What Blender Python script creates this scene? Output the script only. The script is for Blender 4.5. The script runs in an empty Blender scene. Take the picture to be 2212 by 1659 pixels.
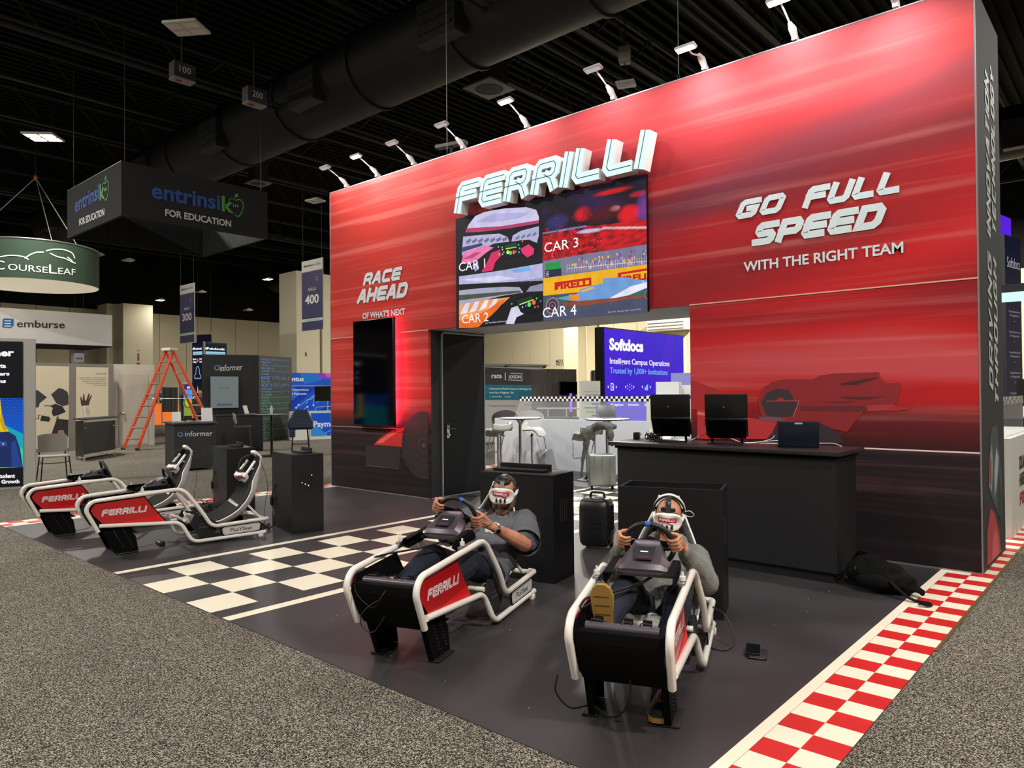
import bpy, bmesh, math, random
from math import sin, cos, pi, radians as R, sqrt, atan2
from mathutils import Vector as V, Matrix
from mathutils.geometry import tessellate_polygon
random.seed(7)
SC = bpy.context.scene
COL = SC.collection

# ------------------------------------------------------------------ camera
CAM_POS = V((0.0, -7.005, 1.5316))
FOCAL = 1563.2                                   # pixels at 2212 wide
_yaw, _pit, _rol = -0.726228, 0.0111067, -0.008565
FW = V((sin(_yaw)*cos(_pit), cos(_yaw)*cos(_pit), sin(_pit)))
_r = V((cos(_yaw), -sin(_yaw), 0)); _u = _r.cross(FW)
RT = _r*cos(_rol) + _u*sin(_rol)
UP = -_r*sin(_rol) + _u*cos(_rol)
cam = bpy.data.cameras.new('camera'); camo = bpy.data.objects.new('camera', cam); COL.objects.link(camo)
cam.sensor_fit = 'HORIZONTAL'; cam.sensor_width = 36.0; cam.lens = FOCAL/2212*36.0
cam.clip_start = 0.05; cam.clip_end = 300
camo.matrix_world = Matrix(((RT.x, UP.x, -FW.x, CAM_POS.x), (RT.y, UP.y, -FW.y, CAM_POS.y), (RT.z, UP.z, -FW.z, CAM_POS.z), (0, 0, 0, 1)))
SC.camera = camo

# ------------------------------------------------------------------ world, exposure, large lights
SC.view_settings.view_transform = 'Standard'
SC.view_settings.look = 'None'
SC.view_settings.exposure = 0.0
SC.view_settings.gamma = 1.0
SC.view_settings.use_curve_mapping = False
w = bpy.data.worlds.new('hall_air'); SC.world = w; w.use_nodes = True
w.node_tree.nodes['Background'].inputs[0].default_value = (0.9, 0.95, 1.0, 1)
w.node_tree.nodes['Background'].inputs[1].default_value = 0.02
SC.cycles.max_bounces = 5; SC.cycles.diffuse_bounces = 3; SC.cycles.glossy_bounces = 3
SC.cycles.transmission_bounces = 4; SC.cycles.transparent_max_bounces = 8
SC.cycles.caustics_reflective = False; SC.cycles.caustics_refractive = False
SC.cycles.sample_clamp_indirect = 4.0
SC.cycles.use_denoising = True

def area(name, loc, size, power, col=(1, .96, .88), target=None, sy=None, spread=None):
    l = bpy.data.lights.new(name, 'AREA'); l.energy = power; l.color = col
    l.shape = 'RECTANGLE'; l.size = size; l.size_y = sy or size
    if spread: l.spread = spread
    o = bpy.data.objects.new(name, l); COL.objects.link(o); o.location = loc
    if target is not None:
        d = (V(target)-V(loc)).normalized(); o.rotation_euler = d.to_track_quat('-Z', 'Y').to_euler()
    return o
# high-bay fixtures in view that are lit, plus unseen hall lights added as fill
for x, y, z, p in [(2.5, -11, 9, 800), (4.5, -5.0, 9, 1250), (-7, -13, 9, 450), (-14, -9.5, 9, 1350), (-24, -9.5, 9, 1200), (-16, 14, 8.5, 900), (-4, 22, 8.2, 2100), (-14, 23, 8.0, 3200), (-24, 22, 8, 1500),
                   (-20.75, -1.27, 8.0, 600), (-31.5, 11.0, 7.0, 300), (-39.3, 9.6, 6.5, 60), (3, 9, 8, 700)]:
    area('bay_and_fill_light', (x, y, z-.03), .55, p, (1, .93, .76) if y > 20 else (1, .96, .88), target=(x, y, 0))
# unseen fill lights added behind the booth wall, brightening soffit and rear area
for x in (-9.2, -7, -4.8, -2.4):
    area('rear_fill_light', (x, 1.75, 5.0), .3, 135, (.97, .98, 1), target=(x, 2.6, 0), sy=.1)

# ------------------------------------------------------------------ helpers
def lin(h):
    if isinstance(h, (tuple, list)): return tuple(h)[:3]
    h = h.lstrip('#'); c = [int(h[i:i+2], 16)/255 for i in (0, 2, 4)]
    return tuple(x/12.92 if x <= .04045 else ((x+.055)/1.055)**2.4 for x in c)

def mat(name, col, rough=.5, metal=0, emis=0, alpha=None, spec=.5, coat=0, ecol=None, bump=None, var=0, vscale=8, trans=0):
    m = bpy.data.materials.new(name); m.use_nodes = True
    nt = m.node_tree; b = nt.nodes['Principled BSDF']
    c = lin(col)
    b.inputs['Base Color'].default_value = (*c, 1); b.inputs['Roughness'].default_value = rough
    b.inputs['Metallic'].default_value = metal; b.inputs['Specular IOR Level'].default_value = spec
    if coat: b.inputs['Coat Weight'].default_value = coat; b.inputs['Coat Roughness'].default_value = .15
    if emis:
        b.inputs['Emission Color'].default_value = (*(lin(ecol) if ecol else c), 1); b.inputs['Emission Strength'].default_value = emis
    if trans: b.inputs['Transmission Weight'].default_value = trans
    if alpha is not None: b.inputs['Alpha'].default_value = alpha
    if var:
        tc = nt.nodes.new('ShaderNodeTexCoord'); n = nt.nodes.new('ShaderNodeTexNoise'); n.inputs['Scale'].default_value = vscale; n.inputs['Detail'].default_value = 5
        mx = nt.nodes.new('ShaderNodeMix'); mx.data_type = 'RGBA'
        mx.inputs[6].default_value = (*[x*(1-var) for x in c], 1); mx.inputs[7].default_value = (*[min(1, x*(1+var)) for x in c], 1)
        nt.links.new(tc.outputs['Object'], n.inputs['Vector']); nt.links.new(n.outputs['Fac'], mx.inputs[0]); nt.links.new(mx.outputs[2], b.inputs['Base Color'])
    if bump:
        tc = nt.nodes.new('ShaderNodeTexCoord'); n = nt.nodes.new('ShaderNodeTexNoise'); n.inputs['Scale'].default_value = bump[0]; n.inputs['Detail'].default_value = 4
        bp = nt.nodes.new('ShaderNodeBump'); bp.inputs['Strength'].default_value = bump[1]; bp.inputs['Distance'].default_value = .01
        nt.links.new(tc.outputs['Object'], n.inputs['Vector']); nt.links.new(n.outputs['Fac'], bp.inputs['Height']); nt.links.new(bp.outputs['Normal'], b.inputs['Normal'])
    return m

def attr_mat(name, emis=0, rough=.55, noise=0):
    m = bpy.data.materials.new(name); m.use_nodes = True; nt = m.node_tree; b = nt.nodes['Principled BSDF']
    a = nt.nodes.new('ShaderNodeAttribute'); a.attribute_name = 'Col'
    src = a.outputs['Color']
    if noise:
        tc = nt.nodes.new('ShaderNodeTexCoord'); n = nt.nodes.new('ShaderNodeTexNoise'); n.inputs['Scale'].default_value = 6; n.inputs['Detail'].default_value = 6
        mr = nt.nodes.new('ShaderNodeMapRange'); mr.inputs[3].default_value = 1-noise; mr.inputs[4].default_value = 1+noise
        mx = nt.nodes.new('ShaderNodeVectorMath'); mx.operation = 'SCALE'
        nt.links.new(tc.outputs['Object'], n.inputs['Vector']); nt.links.new(n.outputs['Fac'], mr.inputs[0]); nt.links.new(src, mx.inputs[0]); nt.links.new(mr.outputs[0], mx.inputs['Scale']); src = mx.outputs[0]
    b.inputs['Roughness'].default_value = rough
    if emis:
        b.inputs['Base Color'].default_value = (.004, .004, .004, 1); b.inputs['Specular IOR Level'].default_value = .15
        nt.links.new(src, b.inputs['Emission Color']); b.inputs['Emission Strength'].default_value = emis
    else: nt.links.new(src, b.inputs['Base Color'])
    return m

M_PRINT = attr_mat('printed_graphic'); M_LED = attr_mat('led_display', emis=.95); M_LED2 = attr_mat('led_display_soft', emis=.5)

class MB:
    """collects faces; one mesh object at the end"""
    def __init__(s): s.v = []; s.f = []; s.m = []; s.cm = 0
    def add(s, vs, fs, T=None):
        b = len(s.v)
        for p in vs:
            p = V(p); s.v.append(T @ p if T is not None else p)
        for f in fs: s.f.append([b+i for i in f]); s.m.append(s.cm)
        return s
    def mi(s, i): s.cm = i; return s
    def box(s, c, d, rz=0, T=None, rx=0, ry=0, bev=0):
        x, y, z = d[0]/2, d[1]/2, d[2]/2
        M = Matrix.Translation(V(c)) @ Matrix.Rotation(rz, 4, 'Z') @ Matrix.Rotation(ry, 4, 'Y') @ Matrix.Rotation(rx, 4, 'X')
        if T is not None: M = T @ M
        if bev and bev < min(x, y, z):
            bm = bmesh.new(); bmesh.ops.create_cube(bm, size=1)
            bmesh.ops.scale(bm, vec=(2*x, 2*y, 2*z), verts=bm.verts)
            bmesh.ops.bevel(bm, geom=bm.edges[:], offset=bev, segments=2, affect='EDGES', profile=.5)
            bm.verts.index_update(); s.add([v.co for v in bm.verts], [[v.index for v in f.verts] for f in bm.faces], M); bm.free(); return s
        vs = [(-x, -y, -z), (x, -y, -z), (x, y, -z), (-x, y, -z), (-x, -y, z), (x, -y, z), (x, y, z), (-x, y, z)]
        return s.add(vs, [(0, 3, 2, 1), (4, 5, 6, 7), (0, 1, 5, 4), (1, 2, 6, 5), (2, 3, 7, 6), (3, 0, 4, 7)], M)
    def b2(s, a, b, T=None, bev=0):
        a = V(a); b = V(b); return s.box((a+b)/2, [abs(q) for q in (b-a)], T=T, bev=bev)
    def tube(s, pts, r, n=10, cap=True, closed=False, flat=1):
        pts = [V(p) for p in pts]; N = len(pts)
        rr = r if isinstance(r, (list, tuple)) else [r]*N
        vs = []; fs = []; up = None
        for i, p in enumerate(pts):
            if closed: t = (pts[(i+1) % N]-pts[i-1]).normalized()
            else: t = (pts[min(i+1, N-1)]-pts[max(i-1, 0)]).normalized()
            if up is None:
                up = V((0, 0, 1)) if abs(t.z) < .9 else V((1, 0, 0))
            a = t.cross(up)
            if a.length < 1e-5: a = t.cross(V((1, .3, .2)))
            a.normalize(); b = a.cross(t).normalized(); up = b
            for k in range(n):
                an = 2*pi*k/n; vs.append(p+(a*cos(an)*1+b*sin(an)*flat)*rr[i])
        L = N if closed else N-1
        for i in range(L):
            for k in range(n):
                j = (i+1) % N; k2 = (k+1) % n
                fs.append((i*n+k, i*n+k2, j*n+k2, j*n+k))
        if cap and not closed: fs.append(tuple(range(n))[::-1]); fs.append(tuple((N-1)*n+k for k in range(n)))
        return s.add(vs, fs)
    def cyl(s, c, r, h, n=20, axis='Z', r2=None, T=None):
        r2 = r if r2 is None else r2
        A = {'Z': Matrix.Identity(4), 'X': Matrix.Rotation(pi/2, 4, 'Y'), 'Y': Matrix.Rotation(-pi/2, 4, 'X')}[axis]
        M = Matrix.Translation(V(c)) @ A
        if T is not None: M = T @ M
        vs = [(r*cos(2*pi*k/n), r*sin(2*pi*k/n), -h/2) for k in range(n)]+[(r2*cos(2*pi*k/n), r2*sin(2*pi*k/n), h/2) for k in range(n)]
        return s.add(vs, [(k, (k+1) % n, n+(k+1) % n, n+k) for k in range(n)]+[tuple(range(n))[::-1], tuple(range(n, 2*n))], M)
    def lathe(s, prof, n=24, c=(0, 0, 0), T=None):
        vs = []; fs = []
        for (r, z) in prof:
            for k in range(n): vs.append((c[0]+r*cos(2*pi*k/n), c[1]+r*sin(2*pi*k/n), c[2]+z))
        for i in range(len(prof)-1):
            for k in range(n): fs.append((i*n+k, i*n+(k+1) % n, (i+1)*n+(k+1) % n, (i+1)*n+k))
        if prof[0][0] > 1e-4: fs.append(tuple(range(n))[::-1])
        if prof[-1][0] > 1e-4: fs.append(tuple((len(prof)-1)*n+k for k in range(n)))
        return s.add(vs, fs, T)
    def sph(s, c, r, n=14, m=9, T=None):
        r = r if isinstance(r, (tuple, list)) else (r, r, r)
        vs = [(0, 0, -r[2])]; fs = []
        for i in range(1, m):
            a = -pi/2+pi*i/m
            for k in range(n): vs.append((r[0]*cos(a)*cos(2*pi*k/n), r[1]*cos(a)*sin(2*pi*k/n), r[2]*sin(a)))
        vs.append((0, 0, r[2])); e = len(vs)-1
        for k in range(n): fs.append((0, 1+(k+1) % n, 1+k)); fs.append((e, 1+(m-2)*n+k, 1+(m-2)*n+(k+1) % n))
        for i in range(m-2):
            for k in range(n): fs.append((1+i*n+k, 1+i*n+(k+1) % n, 1+(i+1)*n+(k+1) % n, 1+(i+1)*n+k))
        M = Matrix.Translation(V(c))
        if T is not None: M = M @ T
        return s.add(vs, fs, M)
    def prism(s, poly, o, ux, uy, un, h):
        """poly in (a,b) on plane o+a*ux+b*uy, extruded along un by h; caps tessellated"""
        o = V(o); ux = V(ux); uy = V(uy); un = V(un)
        n = len(poly); P = [o+ux*a+uy*b for a, b in poly]
        tri = tessellate_polygon([[V((a, b, 0)) for a, b in poly]])
        vs = P+[p+un*h for p in P]
        fs = [tuple(t) for t in tri]+[tuple(n+i for i in t)[::-1] for t in tri]+[(k, (k+1) % n, n+(k+1) % n, n+k) for k in range(n)]
        return s.add(vs, fs)
    def sheet(s, rows, th=0):
        """grid of points rows[i][j]; th thickens along normals"""
        n = len(rows[0]); vs = [V(p) for r in rows for p in r]; L = len(rows)
        fs = [(i*n+j, i*n+j+1, (i+1)*n+j+1, (i+1)*n+j) for i in range(L-1) for j in range(n-1)]
        if th:
            nm = [V((0, 0, 0)) for _ in vs]
            for f in fs:
                q = (vs[f[1]]-vs[f[0]]).cross(vs[f[3]]-vs[f[0]])
                for i in f: nm[i] += q
            m = len(vs); vs = vs+[vs[i]+nm[i].normalized()*th for i in range(m)]
            fs2 = [tuple(i+m for i in f)[::-1] for f in fs]
            edge = [i for i in range(n)]+[i*n+n-1 for i in range(1, L)]+[(L-1)*n+j for j in range(n-2, -1, -1)]+[i*n for i in range(L-2, 0, -1)]
            side = [(edge[i], edge[(i+1) % len(edge)], edge[(i+1) % len(edge)]+m, edge[i]+m) for i in range(len(edge))]
            fs = fs+fs2+side
        return s.add(vs, fs)

def fillet(pts, r, n=5, closed=False):
    pts = [V(p) for p in pts]; out = []
    N = len(pts)
    for i, p in enumerate(pts):
        if (i == 0 or i == N-1) and not closed: out.append(p); continue
        a = pts[i-1]; b = pts[(i+1) % N]; rr = r[i] if isinstance(r, (list, tuple)) else r
        rr = min(rr, (a-p).length*.48, (b-p).length*.48)
        p0 = p+(a-p).normalized()*rr; p1 = p+(b-p).normalized()*rr
        for k in range(n+1):
            t = k/n; out.append(p0*(1-t)**2+p*2*t*(1-t)+p1*t*t)
    return out
def spline(pts, n=6):
    pts = [V(p) for p in pts]; P = [pts[0]*2-pts[1]]+pts+[pts[-1]*2-pts[-2]]; out = []
    for i in range(1, len(P)-2):
        for k in range(n):
            t = k/n; a, b, c, d = P[i-1:i+3]
            out.append(.5*((2*b)+(c-a)*t+(2*a-5*b+4*c-d)*t*t+(3*b-a-3*c+d)*t**3))
    out.append(pts[-1]); return out

XF = {}
def _mk(name, mb, mats, sharp=True, ang=35):
    me = bpy.data.meshes.new(name)
    me.from_pydata([tuple(v) for v in mb.v], [], mb.f)
    for m in (mats if isinstance(mats, (list, tuple)) else [mats]): me.materials.append(m)
    if len(me.materials) > 1: me.polygons.foreach_set('material_index', mb.m)
    bm = bmesh.new(); bm.from_mesh(me); bmesh.ops.recalc_face_normals(bm, faces=bm.faces); bm.to_mesh(me); bm.free()
    if sharp: me.shade_smooth(); me.set_sharp_from_angle(angle=R(ang))
    me.update(); return me
def thing(name, label, cat, loc=(0, 0, 0), rz=0, group=None):
    o = bpy.data.objects.new(name, None); COL.objects.link(o); o.location = loc; o.rotation_euler = (0, 0, rz); o.empty_display_size = .1
    o['label'] = label; o['category'] = cat
    if group: o['group'] = group
    XF[o.name] = Matrix.Translation(V(loc)) @ Matrix.Rotation(rz, 4, 'Z'); return o
def part(name, mb, m, parent, world=False, label=None, ang=35, stuff=False):
    if world:
        I = XF[parent.name].inverted(); mb.v = [I @ v for v in mb.v]
    o = bpy.data.objects.new(name, _mk(name, mb, m, ang=ang)); COL.objects.link(o); o.parent = parent; XF[o.name] = XF[parent.name]
    if label: o['label'] = label
    if stuff: o['kind'] = 'stuff'
    return o
def solo(name, mb, m, label=None, cat=None, group=None, kind=None, ang=35):
    xs = [v.x for v in mb.v]; ys = [v.y for v in mb.v]; zs = [v.z for v in mb.v]
    c = V(((min(xs)+max(xs))/2, (min(ys)+max(ys))/2, min(zs))); mb.v = [v-c for v in mb.v]
    o = bpy.data.objects.new(name, _mk(name, mb, m, ang=ang)); COL.objects.link(o); o.location = c; XF[o.name] = Matrix.Translation(c)
    if label: o['label'] = label
    if cat: o['category'] = cat
    if group: o['group'] = group
    if kind: o['kind'] = kind
    return o
def copy_tree(o, parent=None):
    c = o.copy(); COL.objects.link(c); c.parent = parent; XF[c.name] = XF[o.name]
    for ch in list(o.children): copy_tree(ch, c)
    return c
def struct(name, mb, m, parent=None, ang=35):
    if parent is not None: return part(name, mb, m, parent, world=True)
    return solo(name, mb, m, kind='structure', ang=ang)

# rays of the survey: where a sight line meets a floor, a wall or a given distance
def ray(x, y): return RT*((x-1106)/FOCAL)-UP*((y-829.5)/FOCAL)+FW
def FLO(x, y, z=0): d = ray(x, y); return CAM_POS+d*((z-CAM_POS.z)/d.z)
def ONX(x, y, X): d = ray(x, y); return CAM_POS+d*((X-CAM_POS.x)/d.x)
def ONY(x, y, Y): d = ray(x, y); return CAM_POS+d*((Y-CAM_POS.y)/d.y)
def AT(x, y, D): return CAM_POS+ray(x, y)*D
def ONP(x, y, o, n): d = ray(x, y); return CAM_POS+d*((V(o)-CAM_POS).dot(V(n))/d.dot(V(n)))

# ------------------------------------------------------------------ flat artwork: colour patches and lettering on a plane
_TX = {}
def text2d(body, bold=0, spacing=1.0):
    k = (body, bold, spacing)
    if k not in _TX:
        cu = bpy.data.curves.new('t', 'FONT'); cu.body = body; cu.size = 1; cu.offset = bold; cu.space_character = spacing; cu.resolution_u = 3
        o = bpy.data.objects.new('t', cu); me = bpy.data.meshes.new_from_object(o)
        vs = [(v.co.x, v.co.y) for v in me.vertices]; fs = [tuple(p.vertices) for p in me.polygons]
        bpy.data.objects.remove(o); bpy.data.curves.remove(cu); bpy.data.meshes.remove(me)
        xs = [a for a, b in vs]; x0 = min(xs); x1 = max(xs)
        vs = [(a-x0, b) for a, b in vs]
        _TX[k] = (vs, fs, x1-x0)
    return _TX[k]
class Art:
    """o origin, ux/uy unit axes of the plane; n faces the viewer"""
    def __init__(s, o, ux, uy, off=.002, step=.0012):
        s.o = V(o); s.ux = V(ux).normalized(); s.uy = V(uy).normalized(); s.n = s.ux.cross(s.uy).normalized()
        s.v = []; s.f = []; s.c = []; s.off = off; s.st = step; s.lv = 0
    def P(s, x, y):                                # photo sight line -> plane coordinates
        p = ONP(x, y, s.o, s.n)-s.o; return (p.dot(s.ux), p.dot(s.uy))
    def px(s, pts): return [s.P(*p) for p in pts]
    def _add(s, pts, fs, col, lv):
        b = len(s.v); s.k = (getattr(s, 'k', 0)+1) % 24; h = s.off+s.st*lv+s.k*2.2e-5
        for a, c in pts: s.v.append(s.o+s.ux*a+s.uy*c+s.n*h)
        for f in fs: s.f.append([b+i for i in f]); s.c.append(lin(col))
    def poly(s, pts, col, lv=1):
        t = tessellate_polygon([[V((a, b, 0)) for a, b in pts]])
        s._add(pts, [tuple(x) for x in t], col, lv); return s
    def pp(s, pts, col, lv=1): return s.poly(s.px(pts), col, lv)
    def rect(s, a0, b0, a1, b1, col, lv=1): s._add([(a0, b0), (a1, b0), (a1, b1), (a0, b1)], [(0, 1, 2, 3)], col, lv); return s
    def ell(s, a, b, ra, rb, col, lv=1, n=24, t0=0, t1=2*pi):
        s._add([(a, b)]+[(a+ra*cos(t0+(t1-t0)*k/n), b+rb*sin(t0+(t1-t0)*k/n)) for k in range(n+1)], [(0, k+1, k+2) for k in range(n)], col, lv); return s
    def line(s, pts, w, col, lv=1, closed=False):
        L = stroke(pts, w, closed)
        for q in L: s._add(q, [(0, 1, 2, 3)], col, lv)
        return s
    def lp(s, pts, w, col, lv=1): return s.line(s.px(pts), w, col, lv)
    def text(s, body, a, b, h, col, lv=2, bold=0, width=None, shear=0, align='L', spacing=1.0, slope=0):
        vs, fs, W = text2d(body, bold, spacing); sy = h/.73; sx = sy
        if width: sx = width/W
        ww = W*sx; a0 = a-(ww if align == 'R' else ww/2 if align == 'C' else 0)
        s._add([(a0+x*sx+y*sy*shear, b+y*sy+slope*x*sx) for x, y in vs], fs, col, lv); return s
    def tp(s, body, pxs, col, lv=2, bold=0, mirror=False, shear=0):
        """fit lettering between photo points: baseline left, baseline right, and a point level with the capital top above baseline left"""
        (bl, br, tl) = s.px(pxs); vs, fs, W = text2d(body, bold)
        ex = ((br[0]-bl[0])/W, (br[1]-bl[1])/W); h = (tl[1]-bl[1])/.73
        if mirror: vs = [(W-x, y) for x, y in vs]
        s._add([(bl[0]+x*ex[0]+y*h*shear, bl[1]+x*ex[1]+y*h) for x, y in vs], fs, col, lv); return s
    def grid(s, a0, b0, a1, b1, nx, ny, fn, lv=1):
        s.k = (getattr(s, 'k', 0)+1) % 24; h = s.off+s.st*lv+s.k*2.2e-5; b = len(s.v)
        for j in range(ny+1):
            for i in range(nx+1): s.v.append(s.o+s.ux*(a0+(a1-a0)*i/nx)+s.uy*(b0+(b1-b0)*j/ny)+s.n*h)
        for j in range(ny):
            for i in range(nx):
                q = b+j*(nx+1)+i; s.f.append([q, q+1, q+nx+2, q+nx+1]); s.c.append(lin(tuple(fn((i+.5)/nx, (j+.5)/ny))))
        return s
    def build(s, name, parent=None, m=None, label=None, cat=None, group=None, world=True):
        me = bpy.data.meshes.new(name)
        T = Matrix.Identity(4)
        if parent is not None and world: T = XF[parent.name].inverted()
        me.from_pydata([tuple(T @ v) for v in s.v], [], s.f); me.materials.append(m or M_PRINT)
        ca = me.color_attributes.new('Col', 'FLOAT_COLOR', 'CORNER')
        buf = []
        for f, c in zip(s.f, s.c): buf += [c[0], c[1], c[2], 1.0]*len(f)
        ca.data.foreach_set('color', buf)
        o = bpy.data.objects.new(name, me); COL.objects.link(o)
        if parent is not None: o.parent = parent; XF[o.name] = XF[parent.name]
        if label: o['label'] = label
        if cat: o['category'] = cat
        if group: o['group'] = group
        return o
def stroke(pts, w, closed=False):
    """mitred quads along a polyline"""
    N = len(pts); L = []; R_ = []
    for i in range(N):
        p = V((*pts[i], 0)).to_2d()
        a = V(pts[i-1]) if (i > 0 or closed) else None; b = V(pts[(i+1) % N]) if (i < N-1 or closed) else None
        d1 = (p-a).normalized() if a is not None else None; d2 = (b-p).normalized() if b is not None else None
        if d1 is None: d1 = d2
        if d2 is None: d2 = d1
        n1 = V((-d1.y, d1.x)); n2 = V((-d2.y, d2.x)); m = n1+n2
        if m.length < 1e-6: m = n1
        m.normalize(); k = w/2/max(.35, m.dot(n1)); L.append(p+m*k); R_.append(p-m*k)
    out = []
    for i in range(N if closed else N-1):
        j = (i+1) % N; out.append([tuple(L[i]), tuple(R_[i]), tuple(R_[j]), tuple(L[j])])
    return out

# the booth's own display lettering: wide slanted capitals built from strokes. unit height, returns (strokes, width)
_c = .14
GLY = {
 'F': ([[(0, 0), (0, 1-_c), (_c, 1), (1, 1)], [(0, .52), (.9, .52)]], 1.0),
 'E': ([[(1, 1), (_c, 1), (0, 1-_c), (0, _c), (_c, 0), (1, 0)], [(0, .5), (.95, .5)]], 1.0),
 'R': ([[(0, 0), (0, 1-_c), (_c, 1), (1-_c, 1), (1, 1-_c), (1, .56), (1-_c, .42), (0, .42)], [(.62, .42), (.82, .3), (1.0, 0)]], 1.02),
 'I': ([[(0, 0), (0, 1)]], .0),
 'L': ([[(0, 1), (0, _c), (_c, 0), (.95, 0)]], .95),
 'G': ([[(1, 1), (_c, 1), (0, 1-_c), (0, _c), (_c, 0), (1-_c, 0), (1, _c), (1, .5), (.55, .5)]], 1.0),
 'O': ([[(_c, 0), (1-_c, 0), (1, _c), (1, 1-_c), (1-_c, 1), (_c, 1), (0, 1-_c), (0, _c), (_c, 0)]], 1.0),
 'U': ([[(0, 1), (0, _c), (_c, 0), (1-_c, 0), (1, _c), (1, 1)]], 1.0),
 'S': ([[(1, 1), (_c, 1), (0, 1-_c), (0, .5+_c), (_c, .5), (1-_c, .5), (1, .5-_c), (1, _c), (1-_c, 0), (0, 0)]], 1.0),
 'P': ([[(0, 0), (0, 1), (1-_c, 1), (1, 1-_c), (1, .54), (1-_c, .4), (0, .4)]], 1.0),
 'D': ([[(0, 0), (0, 1), (1-_c*1.4, 1), (1, 1-_c*1.4), (1, _c*1.4), (1-_c*1.4, 0), (0, 0)]], 1.0),
 'A': ([[(0, 0), (.42, 1), (.62, 1), (1, 0)], [(.2, .32), (.86, .32)]], 1.0),
 'C': ([[(1, 1), (_c, 1), (0, 1-_c), (0, _c), (_c, 0), (1, 0)]], 1.0),
 'H': ([[(0, 0), (0, 1)], [(1, 0), (1, 1)], [(0, .5), (1, .5)]], 1.0),
 'N': ([[(0, 0), (0, 1), (.95, 0), (.95, 1)]], .95),
 'V': ([[(0, 1), (.45, 0), (1, 1)]], 1.0),
 'T': ([[(0, 1), (1, 1)], [(.5, 1), (.5, 0)]], 1.0),
 'Y': ([[(0, 1), (.5, .45), (1, 1)], [(.5, .45), (.5, 0)]], 1.0),
 'K': ([[(0, 0), (0, 1)], [(1, 1), (.1, .5), (1, 0)]], 1.0),
}
def letters(word, h, t, gap, wf=.95, shear=.3):
    """list of letters; each letter a list of centre-line strokes; total width"""
    x = 0; out = []; hh = h-t
    for ch in word:
        if ch == ' ': x += h*.55; continue
        st, w_ = GLY[ch]; w2 = max(0, w_*hh*wf)
        out.append([[(x+t/2+px*hh*wf+(t/2+py*hh)*shear, t/2+py*hh) for px, py in s_] for s_ in st])
        x += w2+t+gap
    return out, x-gap+h*shear
def word(art, w_, a, b, h, t, gap, col, lv=2, wf=.95, shear=.3, width=None, align='L', inner=None):
    L, W = letters(w_, h, t, gap, wf, shear); k = (width/W) if width else 1
    a0 = a-(W*k/2 if align == 'C' else 0)
    for let in L:
        for s_ in let:
            pts = [(a0+x*k, b+y) for x, y in s_]
            if pts[0] == pts[-1]:
                art.line(pts[:-1], t*(k if k < 1 else 1)**.5, col, lv, closed=True)
                if inner: art.line(pts[:-1], inner[0], inner[1], lv+1, closed=True)
                continue
            p = [V(q) for q in pts]
            p[0] = p[0]+(p[0]-p[1]).normalized()*t*.5*(1 if p[0] != p[-1] else 0); p[-1] = p[-1]+(p[-1]-p[-2]).normalized()*t*.5
            art.line([tuple(q) for q in p], t*(k if k < 1 else 1)**.5, col, lv)
            if inner: art.line([tuple(q) for q in p], inner[0], inner[1], lv+1)
    return W*k
# ------------------------------------------------------------------ materials of the place
def node_mat(name, rough=.5):
    m = bpy.data.materials.new(name); m.use_nodes = True; nt = m.node_tree; b = nt.nodes['Principled BSDF']; b.inputs['Roughness'].default_value = rough
    return m, nt, b
def N(nt, t, **k):
    n = nt.nodes.new(t)
    for a, v in k.items():
        if a.startswith('i_'): n.inputs[int(a[2:])].default_value = v
        else: setattr(n, a, v)
    return n
def ramp(nt, stops, src):
    r = nt.nodes.new('ShaderNodeValToRGB'); e = r.color_ramp.elements
    while len(e) > 1: e.remove(e[-1])
    e[0].position = stops[0][0]; e[0].color = (*lin(stops[0][1]), 1)
    for p, c in stops[1:]:
        q = e.new(p); q.color = (*lin(c), 1)
    nt.links.new(src, r.inputs[0]); return r.outputs[0]
# carpet: salt-and-pepper loop pile
M_CARPET, nt, b = node_mat('carpet_loop', .95); b.inputs['Specular IOR Level'].default_value = .1
tc = N(nt, 'ShaderNodeTexCoord'); n1 = N(nt, 'ShaderNodeTexNoise'); n1.inputs['Scale'].default_value = 160; n1.inputs['Detail'].default_value = 2
n2 = N(nt, 'ShaderNodeTexNoise'); n2.inputs['Scale'].default_value = 1.3
mp = N(nt, 'ShaderNodeMapping'); mp.inputs['Scale'].default_value = (1.0, 1.0, 1)
nt.links.new(tc.outputs['Object'], mp.inputs[0]); nt.links.new(mp.outputs[0], n1.inputs['Vector']); nt.links.new(tc.outputs['Object'], n2.inputs['Vector'])
c1 = ramp(nt, [(.37, '#14110f'), (.47, '#4a453e'), (.56, '#877f74'), (.66, '#c8bfaf')], n1.outputs['Fac'])
mx = N(nt, 'ShaderNodeMix', data_type='RGBA', blend_type='MULTIPLY'); mx.inputs[0].default_value = .35
nt.links.new(c1, mx.inputs[6]); nt.links.new(n2.outputs['Fac'], mx.inputs[7]); nt.links.new(mx.outputs[2], b.inputs['Base Color'])
bp = N(nt, 'ShaderNodeBump'); bp.inputs['Strength'].default_value = .6; bp.inputs['Distance'].default_value = .01
nt.links.new(n1.outputs['Fac'], bp.inputs['Height']); nt.links.new(bp.outputs[0], b.inputs['Normal'])
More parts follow.
